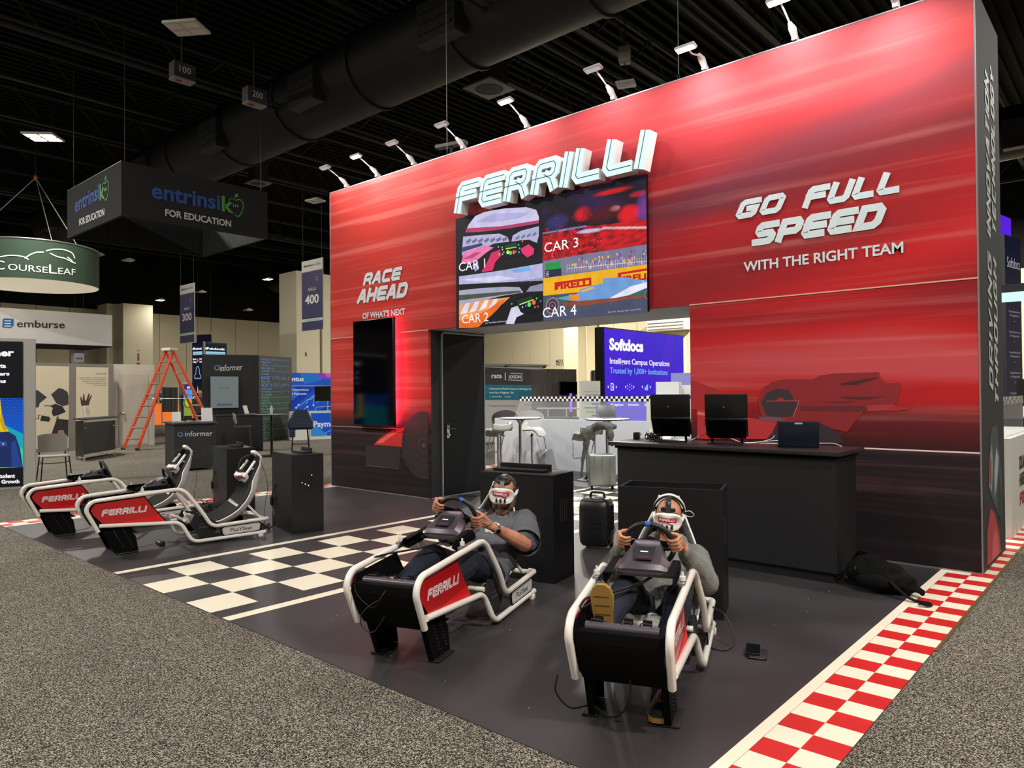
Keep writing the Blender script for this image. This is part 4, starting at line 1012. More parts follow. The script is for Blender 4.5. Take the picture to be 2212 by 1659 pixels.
RIGS = {1: (-9.22, -4.666, 83.09-90, (.82, .655)), 2: (-7.718, -4.583, 82.26-90, (.82, .655)), 3: (-3.161, -4.556, 109.91-90, (.985, .712)), 4: (-1.732, -4.397, 112.1-90, (.92, .69))}
LB = {1: 'empty white-framed racing cockpit with red side panels, farthest left of the four', 2: 'empty white-framed racing cockpit nearest the left end of the checkered floor band', 3: 'racing cockpit carrying the man in the grey short-sleeved shirt', 4: 'racing cockpit carrying the man in the grey hooded sweatshirt, nearest the red curb'}
RO = {}
for k in (1, 2, 3, 4):
    x, y, dg, wh = RIGS[k]; RO[k] = make_rig('racing_simulator', LB[k], (x, y, 0), R(dg), wh, 'racing cockpits standing on the booth floor', R(24) if k == 3 else 0)
def RP(k, x, y, z): return XF[RO[k].name] @ V((x, y, z))

# ------------------------------------------------------------------ computer pedestals behind each cockpit
def pedestal(loc, deg, label, lit=0, h_=.865, w_=.70, d_=.36, recess=0):
    t = thing('computer_pedestal', label, 'pedestal', loc, R(deg), 'black pedestals behind the racing cockpits')
    hb = h_ if recess else h_-.02                # origin: front right corner; the body extends to negative x
    m = MB().b2((-w_, 0, 0), (0, .018, hb)).b2((-w_, d_-.018, 0), (0, d_, hb)).b2((-w_, .018, 0), (-w_+.018, d_-.018, hb)).b2((-.018, .018, 0), (0, d_-.018, hb))
    part('body', m, M_BLACK, t); part('top', MB().b2((-w_+.018*bool(recess), .018*bool(recess), h_-.02-recess), (-.018*bool(recess), d_-.018*bool(recess), h_-recess), bev=.002), M_BLACK, t)
    m = MB()
    for k in range(4): m.b2((-.0005, d_*.3+k*.036, h_*.55), (.0012, d_*.3+k*.036+.016, h_*.76))
    vp_ = part('vent_slots', m, M_VOID, t)
    if lit:
        for k, z in enumerate((.64, .62, .6, .73)): part('status_light', MB().cyl((.002, d_*.3+k*.036+.008, h_*z), .005, .002, 8, 'X'), M_STAT, t)
    return t
M_VOID = mat('vent_void', '#010101', .9); M_STAT = mat('status_white', '#ffffff', .4, emis=2)
PEDS = [pedestal((-8.99, -2.454, 0), -12.2, 'black pedestal behind the leftmost cockpit, partly hidden by the next seat', 1, .83), pedestal((-7.05, -2.70, 0), -13.3, 'black pedestal with slotted vents standing at the left edge of the checkered floor band', 1),
        pedestal((-3.592, -2.478, 0), 10.1, 'black pedestal directly behind the man in the grey short-sleeved shirt'), pedestal((-2.164, -2.47, 0), 19.8, 'black pedestal with a sunken top behind the man in the grey hooded sweatshirt', 0, recess=.06)]
def PP(i, x, y, z): return XF[PEDS[i].name] @ V((x, y, z))
# ------------------------------------------------------------------ things on and around the pedestals
M_CABLE = mat('black_cable', '#070708', .5); M_CABLEW = mat('white_cable', '#d8d8d4', .5); M_BOX = mat('black_plastic', '#0c0c0e', .35)
def tray(i, x, y, w_, label):
    h = .83 if i == 0 else .865
    t = thing('headset_dock', label, 'dock', PP(i, x, y, h), R([-12.2, -13.3, 10.1, 19.8][i]), 'low black docks on the pedestal tops')
    part('base', MB().box((0, 0, .012), (w_, .13, .024), bev=.004), M_BOX, t)
    part('upstand', MB().box((0, .055, .035), (w_, .012, .05), bev=.003), M_BOX, t)
tray(0, -.33, .2, .3, 'low black dock lying on the leftmost pedestal'); tray(1, -.25, .2, .34, 'low black dock on the pedestal with the lit vent slots'); tray(2, -.38, .16, .5, 'wide low black dock on the pedestal behind the bearded man')
def cable(name, pts, r=.004, m=None, label=None, cat='cable', group=None, n=6):
    mb = MB().tube(spline(pts, n), r, 6)
    return solo(name, mb, m or M_CABLE, label, cat, group, ang=80)
for i, lb in ((0, 'black cable with inline plug hanging on the side of the leftmost pedestal'), (1, 'black cable with inline plug hanging on the side of the pedestal with lit vents')):
    t = thing('power_cable', lb, 'cable', PP(i, -.5, -.012, 0), 0)
    h = .46
    part('cord', MB().tube(spline([PP(i, -.55, -.006, h+.04), PP(i, -.56, -.012, h), PP(i, -.63, -.03, h-.12), PP(i, -.62, -.03, h-.22), PP(i, -.5, -.03, h-.32), PP(i, -.52, -.05, .02), PP(i, -.68, -.08, .008)], 6), .005, 6), M_CABLE, t, world=True)
    part('plug', MB().box(PP(i, -.615, -.03, h-.16), (.035, .03, .1), bev=.008), M_BOX, t, world=True)
# tangle of cables between the two left pedestals
random.seed(5); mb = MB(); c = PP(0, -.45, -.26, 0)
for k in range(14):
    pts = []; a0 = random.random()*6; rr = .1+random.random()*.16
    for j in range(8): a_ = a0+j*.85; pts.append(V((c.x+cos(a_)*rr*(1.2+.2*random.random())+random.uniform(-.04, .04), c.y+sin(a_)*rr+random.uniform(-.03, .03), .01+random.random()*.12*(j % 2))))
    mb.tube(spline(pts, 5), .004, 5)
o = solo('cable_tangle', mb, M_CABLE, 'heap of tangled black cables on the floor beside the leftmost pedestal', 'cable'); o['kind'] = 'stuff'
mb = MB(); c = PP(1, -.62, -.22, 0)
for k in range(9):
    pts = []; a0 = random.random()*6; rr = .06+random.random()*.12
    for j in range(8): a_ = a0+j*.85; pts.append(V((c.x+cos(a_)*rr*1.3, c.y+sin(a_)*rr, .01+random.random()*.06*(j % 2))))
    mb.tube(spline(pts, 5), .004, 5)
o = solo('cable_tangle', mb, M_CABLE, 'heap of black cables on the floor in front of the pedestal with lit vents', 'cable'); o['kind'] = 'stuff'
# inline power bricks under the two empty cockpits
for k, lb in ((1, 'small black power brick on the floor under the leftmost cockpit'), (2, 'small black power brick on the floor under the second cockpit')):
    t = thing('power_brick', lb, 'power supply', RP(k, .0, .73, 0), R(83), 'power bricks under the empty cockpits')
    part('case', MB().box((0, 0, .02), (.06, .14, .04), bev=.006), M_BOX, t)
    part('cord', MB().tube(spline([RP(k, .0, .8, .02), RP(k, .03, .95, .008), RP(k, -.04, 1.2, .006), RP(k, .05, 1.5, .006), RP(k, .1, 1.85, .006)], 5), .004, 6), M_CABLE, t, world=True)
    part('cord', MB().tube(spline([RP(k, .0, .66, .02), RP(k, .0, .5, .008), RP(k, -.08, .42, .05), RP(k, -.15, .40, .2)], 5), .003, 6), M_CABLE, t, world=True)
# loose leads on the occupied cockpits
cable('wheel_cable', [RP(3, -.215, .30, .56), RP(3, -.19, .42, .56), RP(3, -.10, .6, .56), RP(3, .0, .75, .58), RP(3, .05, .85, .6)], .006, None, 'black cable bundle running to the wheel of the bearded man', 'cable')
cable('thin_cable', [RP(3, -.215, .33, .565), RP(3, -.215, .15, .54), RP(3, -.17, .04, .44), RP(3, -.05, .02, .36), RP(3, .0, .04, .42), RP(3, .02, .08, .47)], .003, None, 'thin black lead looping over the open nose of the bearded man\'s cockpit', 'cable')
cable('thin_cable', [RP(3, -.02, .03, .40), RP(3, -.10, .0, .33), RP(3, -.10, .0, .26), RP(3, -.03, .0, .235), RP(3, .03, .02, .32)], .003, None, 'thin lead drooping in a loop below the nose of the bearded man\'s cockpit', 'cable')
cable('wheel_cable', [RP(4, -.205, .16, .545), RP(4, -.19, .28, .56), RP(4, -.10, .45, .55), RP(4, -.02, .62, .55), RP(4, .03, .72, .56)], .006, None, 'black cable bundle running to the wheel of the hooded man', 'cable')
cable('wheel_cable', [RP(4, -.20, .17, .535), RP(4, -.15, .32, .54), RP(4, -.07, .5, .535), RP(4, .0, .66, .545), RP(4, .04, .74, .56)], .005, None, 'second black cable beside the bundle to the hooded man\'s wheel', 'cable')
cable('thin_cable', [RP(4, -.27, .02, .28), RP(4, -.28, .03, .20), RP(4, -.24, .12, .10), RP(4, -.19, .26, .06)], .004, None, 'black lead curling to the left leg of the hooded man\'s cockpit', 'cable')
cable('thin_cable', [RP(4, -.18, .3, .05), RP(4, -.08, .26, .02), RP(4, .0, .2, .10), RP(4, .03, .15, .22), RP(4, .02, .12, .32)], .004, None, 'black lead hanging in a loop under the nose of the hooded man\'s cockpit', 'cable')
cable('floor_cable', [RP(4, .285, 1.55, .20), RP(4, .36, 1.5, .17), RP(4, .42, 1.42, .05), RP(4, .36, 1.36, .006), RP(4, .28, 1.38, .006)], .005, None, 'black lead curling out from the rear right of the hooded man\'s cockpit', 'cable')

# ------------------------------------------------------------------ VR headsets
M_VRW = mat('white_headset_plastic', '#e2dfd8', .35); M_VRB = mat('black_foam', '#111112', .8)
def headset(t, T, strap='grey', sticker=True, slack=False):
    """T places the visor centre; local x right, -y forward, z up"""
    def ell_box(w_, d_, h_, y0, n=32, e=2.6):
        rings = []
        for k, (yy, sc) in enumerate([(y0+d_, .80), (y0+d_*.8, .96), (y0+d_*.35, 1.0), (y0+d_*.1, .95), (y0, .8), (y0-.004, .4), (y0-.005, .02)]):
            ring = []
            for i in range(n):
                a_ = 2*pi*i/n; c_, s_ = cos(a_), sin(a_)
                ring.append((w_*sc*abs(c_)**(2/e)*(1 if c_ >= 0 else -1), yy+.03*(abs(c_)**2)*(w_/.09)*1.0, h_*sc*abs(s_)**(2/e)*(1 if s_ >= 0 else -1)))
            rings.append(ring+[ring[0]])
        return rings
    def P_(name, mb, m, par, label=None):
        mb.v = [T @ v for v in mb.v]; return part(name, mb, m, par, label=label, ang=50)
    vis = P_('visor', MB().sheet(ell_box(.089, .045, .057, 0)), M_VRW, t)
    P_('face_foam', MB().sheet([[(x*1.0, y+.045, z) for x, y, z in r] for r in ell_box(.078, .03, .052, 0)[:4]]), M_VRB, t)
    for x in (-.03, 0, .03):
        m = MB().tube([(x, -.0045+.03*(x/.088)**2, -.038), (x, -.0055+.03*(x/.088)**2, -.014)], .0065, 10); P_('camera_window', m, M_VRB, vis)
    if sticker:
        rows = [[(x, -.0075+.03*(abs(x)/.088)**2*1.0, z) for x in [-.056+.014*i for i in range(9)]] for z in (.005, .034)]
        P_('sticker', MB().sheet(rows, -.0005), M_REDS, vis)
        a = Art((0, -.0095, .0), (1, 0, 0), (0, 0, 1), off=0, step=.0002)
        ww = word(a, 'FERRILLI', -.05, .013, .0155, .0042, .0022, '#f4f0f0', 1, wf=1.0, shear=.25, width=.095)
        for i, p in enumerate(a.v): p.y = -.0085+.03*(abs(p.x)/.088)**2-.0006
        a.v = [T @ v for v in a.v]; a.build('sticker_lettering', vis, world=False)
    return vis
M_REDS = mat('red_sticker', '#c41420', .4)
def loop_strap(cy, rx, ry, z0, z1, T, w_=.012, n=26, a0=-.25, a1=pi+.25):
    mb = MB(); pts = []
    for k in range(n+1):
        a_ = a0+(a1-a0)*k/n; pts.append(V((rx*cos(a_), cy+ry*sin(a_), z0+(z1-z0)*max(0, sin(a_)))))
    rows = [[p+V((0, 0, -w_)), p+V((0, 0, w_))] for p in pts]
    mb.sheet(rows, .003); mb.v = [T @ v for v in mb.v]; return mb
for k, lb in ((1, 'white VR headset hanging upside down on the seat of the leftmost cockpit'), (2, 'white VR headset hanging upside down on the seat of the second cockpit')):
    p = RP(k, -.0, 1.53, .60); t = thing('vr_headset', lb, 'headset', p, R(83-90), 'VR headsets hanging on the empty seats')
    T = Matrix.Rotation(R(-52), 4, 'X') @ Matrix.Rotation(pi, 4, 'Y')
    T = Matrix.Rotation(R(46), 4, 'X') @ Matrix.Scale(1.2, 4)
    headset(t, T)
    for s_ in (-1, 1):
        q = MB().tube([(s_*.09, .03, .01), (s_*.092, .12, .02), (s_*.08, .2, .03)], [.011, .013, .012], 8); q.v = [T @ v for v in q.v]; part('side_arm', q, M_VRW, t)
    part('rear_strap', loop_strap(.18, .085, .10, .02, .03, T, .022), M_VRB, t)
    q = MB().sheet([[(x, .055+i*.05, .05+.06*sin(pi*i/4)) for x in (-.012, .012)] for i in range(5)], .003); q.v = [T @ v for v in q.v]; part('top_strap', q, M_VRB, t)
    q = MB().box((0, .27, .04), (.10, .035, .085), bev=.015); q.v = [T @ v for v in q.v]; part('battery_pack', q, M_VRW, t)
    q = MB().tube(spline([T @ V((.09, .26, .04)), V((.15, .26, -.05)), V((.18, .22, -.3)), V((.2, .2, -.55)), V((.15, .26, -.625))], 5), .003, 6); part('cord', q, M_CABLE, t)

# ------------------------------------------------------------------ reception counter with laptops
ct = thing('counter', 'long black reception counter in front of the red wall, laptops on its top', 'counter', (-2.9, -.85, 0))
m = MB().b2((-3.89, -1.10, .09), (-1.87, -.60, 1.01)).b2((-3.85, -1.06, 0), (-1.91, -.64, .09)); part('body', m, mat('charcoal_laminate', '#131316', .5, bump=(80, .03)), ct, world=True)
part('worktop', MB().b2((-3.96, -1.16, 1.01), (-1.82, -.53, 1.045), bev=.003), mat('black_worktop', '#231f21', .38, var=.15, vscale=3), ct, world=True)
part('shadow_gap', MB().b2((-3.91, -1.115, .985), (-1.86, -.575, 1.01)), M_BLK, ct, world=True)
ZC = 1.045
def laptop_on_stand(x, y, rz, label):
    t = thing('laptop', label, 'laptop', (x, y, ZC), rz, 'laptops on the black counter')
    # viewer sees the lid's outside; -y is toward the viewer
    part('lid', MB().box((0, -.085, .335), (.37, .008, .235), rx=R(9), bev=.003), M_BOX, t)
    part('keyboard_base', MB().box((0, .008, .150), (.37, .25, .018), rx=R(-42), bev=.004), M_BOX, t)
    a = Art((0, -.0905, .335), (1, 0, 0), (0, -.156, .988), off=.0008); a.ell(-.02, 0, .008, .008, '#5a5a62'); a.build('logo', t, world=False)
    s_ = thing('laptop_stand', 'folding black stand under the '+label, 'stand', (x, y, ZC), rz, 'black folding laptop stands on the counter')
    part('base', MB().box((-.02, .05, .006), (.30, .22, .012), bev=.003), M_BOX, s_)
    part('tray', MB().box((0, -.004, .133), (.33, .26, .008), rx=R(-42)), M_BLK, s_)
    for q in (-1, 1): part('arm', MB().box((q*.13, .03, .055), (.022, .012, .12), rx=R(30)), M_BLK, s_)
    return t
laptop_on_stand(-3.47, -.80, R(22), 'open black laptop at the left end of the counter'); laptop_on_stand(-2.91, -.80, R(22), 'open black laptop in the middle of the counter')
t = thing('laptop', 'open dark navy laptop at the right end of the counter', 'laptop', (-2.26, -.83, ZC), R(24), 'laptops on the black counter')
part('keyboard_base', MB().box((0, .06, .009), (.32, .22, .016), bev=.004), M_BOX, t)
l_ = part('lid', MB().box((0, -.075, .115), (.32, .007, .21), rx=R(10), bev=.003), mat('navy_lid', '#0a1424', .35), t)
a = Art((0, -.0795, .115), (1, 0, 0), (0, -.17, .985), off=.0006); a.rect(-.03, .085, .03, .098, '#b9b9b9'); a.build('logo_strip', l_, world=False)
cable('white_cable', [FLO(1490, 952, ZC+.005), FLO(1520, 941, ZC+.005), FLO(1570, 945, ZC+.005), FLO(1610, 956, ZC+.005), FLO(1680, 952, ZC+.005), FLO(1760, 957, ZC+.005), FLO(1800, 958, ZC+.005), FLO(1818, 964, ZC+.005)], .004, M_CABLEW, 'white cable lying along the counter top past all three laptops')
cable('white_cable', [FLO(1652, 922, ZC+.12), FLO(1671, 935, ZC+.06), FLO(1668, 947, ZC+.02), FLO(1640, 955, ZC+.005), FLO(1610, 957, ZC+.005)], .004, M_CABLEW, 'white cable arching down from the right side of the middle laptop')
t = thing('charger', 'small black power adapter standing at the left end of the counter', 'charger', FLO(1376, 947, ZC)+V((.06, -.1, 0)), R(15)); part('case', MB().box((0, 0, .035), (.06, .06, .07), bev=.006), M_BOX, t); part('prongs', MB().box((.04, 0, .05), (.02, .03, .01)), M_ALU, t)
mb = MB(); c = FLO(1412, 952, ZC); random.seed(9)
for k in range(9):
    pts = []; a0 = random.random()*6; rr = .02+random.random()*.05
    for j in range(9): a_ = a0+j*.9; pts.append(V((c.x+cos(a_)*rr*1.6, c.y+sin(a_)*rr, ZC+.005+random.random()*.075)))
    mb.tube(spline(pts, 4), .004, 5)
mb.box((c.x+.02, c.y, ZC+.03), (.07, .05, .055), bev=.01, rz=.5)
o = solo('cable_bundle', mb, M_CABLE, 'coiled black cables and adapter heaped on the counter left of the laptops', 'cable'); o['kind'] = 'stuff'
for (a_, b_), lb in (((1522, 1528), 'thin black lead looping from the left laptop'),):
    cable('thin_cable', [FLO(1520, 915, ZC+.14), FLO(1535, 922, ZC+.1), FLO(1526, 935, ZC+.05), FLO(1500, 947, ZC+.005), FLO(1470, 950, ZC+.005)], .003, None, lb)
solo('paper_sheet', MB().box(FLO(1668, 958, ZC)+V((0, 0, .002)), (.22, .07, .003), rz=.3), M_WHITE, 'white paper sheet lying on the counter between the two right laptops', 'paper')

# ------------------------------------------------------------------ speaker, backpack, phones on the floor
t = thing('speaker', 'black portable speaker on wheels standing left of the counter', 'speaker', (-4.12, -1.13, 0), R(20))
m = MB()
rings = []
for z, sx_, sy_ in ((.03, .13, .12), (.06, .15, .14), (.16, .158, .15), (.40, .155, .145), (.455, .145, .135), (.485, .12, .11), (.49, .02, .02)):
    rings.append([(sx_*abs(cos(a_))**.45*(1 if cos(a_) >= 0 else -1), sy_*abs(sin(a_))**.45*(1 if sin(a_) >= 0 else -1), z) for a_ in [2*pi*k/28 for k in range(29)]])
m.sheet(rings); m.add(rings[0][:28], [tuple(range(28))]); part('cabinet', m, mat('speaker_plastic', '#121214', .38), t, ang=50)
part('carry_handle', MB().tube(fillet([(-.07, .02, .47), (-.06, .02, .535), (.07, .02, .535), (.08, .02, .47)], .02, 4), .012, 8), M_BOX, t)
part('control_panel', MB().box((.156, 0, .30), (.006, .12, .24), bev=.002), M_BLK, t)
m = MB()
for k in range(4):
    for j in range(3): m.cyl((.161, -.035+.035*j, .22+k*.05), .008, .006, 8, 'X')
part('knobs', m, M_STEEL, t)
for k in range(3): part('grille_rib', MB().box((.03, -.148, .16+k*.05), (.12, .006, .006)), M_BOX, t)
for s_ in (-1, 1): part('wheel', MB().cyl((s_*.12, .1, .03), .03, .03, 16, 'X'), M_RUBBER, t)
cable('thin_cable', [V((-3.94, -1.13, .28)), V((-3.86, -1.2, .2)), V((-3.92, -1.25, .1)), V((-3.84, -1.22, .008)), V((-3.88, -1.14, .006))], .004, None, 'black lead hanging between the portable speaker and the counter')
t = thing('backpack', 'black backpack slumped on the floor at the right end of the counter', 'backpack', (-1.56, -1.03, 0), R(-8))
M_NYL = mat('black_nylon', '#050506', .85, bump=(14, .5), spec=.15)
BAGPEND = t
m = MB(); m.sph((-.02, -.135, .09), (.13, .04, .06)); part('front_pocket', m, M_NYL, t)
part('carry_loop', MB().tube(spline([(-.2, 0, .24), (-.16, -.02, .28), (-.1, 0, .27)], 5), .009, 6), M_NYL, t); part('shoulder_strap', MB().sheet([[(p.x, p.y-.02, p.z), (p.x, p.y+.02, p.z)] for p in spline([V((.1, -.13, .12)), V((.25, -.16, .03)), V((.36, -.12, .012)), V((.40, -.2, .012)), V((.34, -.24, .02))], 5)], .006), M_NYL, t)
part('zip_pull', MB().box((-.15, -.13, .17), (.006, .004, .02)), M_ALU, t)
for (x, y, z, rz_, lb) in ((-1.755, -2.935, 0, 20, 'black wallet lying on the floor right of the hooded man\'s cockpit'), (-1.765, -2.93, .018, 22, 'black smartphone stacked on the wallet on the floor')):
    t = thing('wallet' if z == 0 else 'smartphone', lb, 'wallet' if z == 0 else 'phone', (x, y, z), R(rz_))
    if z == 0: part('leather_body', MB().box((.02, -.01, .009), (.10, .15, .016), bev=.004), M_RIM, t); part('card_edge', MB().box((.02, -.086, .011), (.08, .003, .004)), M_ALU, t)
    else: part('case', MB().box((0, 0, .007), (.08, .155, .012), bev=.004, rx=.02), M_BOX, t); part('screen', MB().box((0, 0, .0138), (.074, .148, .0012), rx=.02), M_SCREEN, t)
# ------------------------------------------------------------------ people
from mathutils import noise
def skin_mat(name, base, red):
    m, nt, b = node_mat(name, .5); tc = N(nt, 'ShaderNodeTexCoord'); n = N(nt, 'ShaderNodeTexNoise'); n.inputs['Scale'].default_value = 14; n.inputs['Detail'].default_value = 5
    nt.links.new(tc.outputs['Object'], n.inputs['Vector']); nt.links.new(ramp(nt, [(.35, red), (.62, base)], n.outputs['Fac']), b.inputs['Base Color'])
    b.inputs['Subsurface Weight'].default_value = .15; b.inputs['Subsurface Radius'].default_value = (.01, .004, .002); return m
M_SKIN = skin_mat('skin', '#c98f70', '#b5705a')
def cloth(name, c, sc=30, st=.35):
    m = mat(name, c, .85, bump=(sc, st)); return m
class Blob(MB):
    def cap(s, a, b, ra, rb=None, n=12):
        a = V(a); b = V(b); rb = ra if rb is None else rb
        s.sph(a, ra, n, 8); s.sph(b, rb, n, 8)
        if (b-a).length > 1e-5: s.tube([a, b], [ra, rb], n)
        return s
    def chain(s, pts, rs, n=12):
        for i in range(len(pts)-1): s.cap(pts[i], pts[i+1], rs[i], rs[i+1], n)
        return s
def fused(name, mb, m, parent, vox=.005, smooth=4, amp=0, freq=9, label=None, cut=None, stretch=(1, 1, 1), seed=0):
    me = bpy.data.meshes.new('tmp'); me.from_pydata([tuple(v) for v in mb.v], [], mb.f)
    bm = bmesh.new(); bm.from_mesh(me); bmesh.ops.recalc_face_normals(bm, faces=bm.faces); bm.to_mesh(me); bm.free()
    o = bpy.data.objects.new('tmp', me); COL.objects.link(o)
    r_ = o.modifiers.new('r', 'REMESH'); r_.mode = 'VOXEL'; r_.voxel_size = vox
    sm = o.modifiers.new('s', 'SMOOTH'); sm.factor = .5; sm.iterations = smooth
    bpy.context.view_layer.update(); dg = bpy.context.evaluated_depsgraph_get()
    ne = bpy.data.meshes.new_from_object(o.evaluated_get(dg)); bpy.data.objects.remove(o); bpy.data.meshes.remove(me)
    if amp:
        ne.update(); nr = [v.normal.copy() for v in ne.vertices]
        for v, n_ in zip(ne.vertices, nr):
            p = V((v.co.x*stretch[0], v.co.y*stretch[1], v.co.z*stretch[2]))*freq+V((seed, seed*.7, 0))
            d = noise.noise(p)+.5*noise.noise(p*2.3)
            v.co += n_*amp*(d-abs(noise.noise(p*1.3+V((5, 1, 2))))*1.2)
    if cut:
        bm = bmesh.new(); bm.from_mesh(ne)
        for co, no in cut: bmesh.ops.bisect_plane(bm, geom=bm.verts[:]+bm.edges[:]+bm.faces[:], plane_co=co, plane_no=no, clear_outer=True)
        bm.to_mesh(ne); bm.free()
    ne.name = name; ne.materials.clear(); ne.materials.append(m); ne.shade_smooth(); ne.update()
    o = bpy.data.objects.new(name, ne); COL.objects.link(o); o.parent = parent; XF[o.name] = XF[parent.name]
    if label: o['label'] = label
    return o
def hand(mb, W, G, r_, t_, n_, k=1.0, side=1):
    """W wrist, G grip point on the rim, r outward, t along the rim (up), n toward the driver"""
    W = V(W); kn = []
    for i, o in enumerate((.031, .0105, -.0105, -.031)):
        L = (1.0, 1.08, 1.02, .86)[i]
        K = G+r_*.040*k+t_*o*k*1.05+n_*.012
        K2 = G+r_*(.026+.002*i)*k+t_*o*k-n_*.022*k*L
        K3 = G-r_*.006*k*L+t_*(o-.001)*k-n_*.027*k
        K4 = G-r_*.024*k*L+t_*(o-.002)*k-n_*.010*k
        rad = (.0092, .0095, .009, .008)[i]*k
        mb.chain([K, K2, K3, K4], [rad*1.16, rad*1.06, rad, rad*.9], 10)
        mb.cap(W+(K-W)*.12+t_*o*.45, K, .015*k, .0125*k, 10); kn.append(K)
    c = (W+(kn[1]+kn[2])*.5)/2; mb.cap(c, (kn[1]+kn[2])/2-r_*.004, .021*k, .017*k)
    b = W+(kn[0]-W)*.3+n_*.008
    mb.chain([b, G+r_*.022*k+n_*.028*k+t_*.034*k, G-r_*.002*k+n_*.024*k+t_*.046*k, G-r_*.026*k+n_*.010*k+t_*.050*k], [.016*k, .0125*k, .0105*k, .009*k], 10)
def head(mb, c, k=1.0, yaw=0, pitch=0, roll=0, fat=0):
    T = Matrix.Translation(V(c)) @ Matrix.Rotation(yaw, 4, 'Z') @ Matrix.Rotation(roll, 4, 'Y') @ Matrix.Rotation(pitch, 4, 'X') @ Matrix.Scale(k, 4)
    def S(p, r_): q = MB().sph(p, r_, 18, 12); mb.add(q.v, q.f, T)
    S((0, .012, .035), (.078, .098, .088)); S((0, -.02, .0), (.070, .078, .085)); S((0, -.035, -.045), (.058+fat, .055, .055)); S((0, -.058, -.082), (.034+fat*.8, .03, .026+fat*.3))
    S((0, -.085, .005), (.030, .018, .04)); S((0, -.108, -.018), (.012, .020, .017)); S((0, -.098, .008), (.009, .016, .03)); S((-.011, -.1, -.026), (.009, .011, .008)); S((.011, -.1, -.026), (.009, .011, .008))
    S((0, -.086, -.05), (.026, .012, .0055)); S((0, -.084, -.062), (.022, .012, .0065)); S((0, -.075, .045), (.058, .02, .014))
    for s_ in (-1, 1): S((s_*.078, .012, -.005), (.010, .020, .032)); S((s_*.05, -.06, -.018), (.026, .026, .024)); S((s_*.03, -.083, .018), (.014, .009, .009))
    return T
def shoe(name, heel, toe, up, m1, m2, parent, w_=.048, label=None):
    heel = V(heel); toe = V(toe); up = V(up).normalized(); d = (toe-heel).normalized(); sd = d.cross(up).normalized(); L = (toe-heel).length
    rings = []
    for t_, ww, hh in ((0, .6, .6), (.04, .85, 1.15), (.2, .92, 1.35), (.4, .88, 1.15), (.6, .98, .85), (.8, 1.05, .62), (.93, .85, .5), (1.0, .4, .3)):
        c = heel+d*L*t_; rings.append([c+sd*(w_*ww*cos(a_))+up*(max(0, sin(a_))*.055*hh+.012) for a_ in [pi*2*k/16 for k in range(17)]])
    mb = MB().sheet(rings); mb.add(rings[0][:16], [tuple(range(16))]); mb.add(rings[-1][:16], [tuple(range(16))]); s_ = part(name, mb, m1, parent, ang=60, label=label)
    out = [(0, .55), (.03, .8), (.2, .88), (.4, .84), (.6, .98), (.8, 1.05), (.94, .8), (1.0, .35)]
    pts = [(L*t_, w_*ww*1.06) for t_, ww in out]+[(L*t_, -w_*ww*1.06) for t_, ww in out[::-1]]
    sole = part('sole', MB().prism(pts, heel-up*.012, d, sd, up, .026), m2, s_)
    for q in (.2, .35, .5, .65, .8): part('tread_groove', MB().box((0, 0, 0), (w_*1.5, .004, .002), T=Matrix.Translation(heel-up*.0125+d*L*q) @ Matrix(((sd.x, d.x, up.x, 0), (sd.y, d.y, up.y, 0), (sd.z, d.z, up.z, 0), (0, 0, 0, 1)))), mat('tread_dark', '#5a3a14', .9) if 'tread_dark' not in bpy.data.materials else bpy.data.materials['tread_dark'], sole)
    return s_
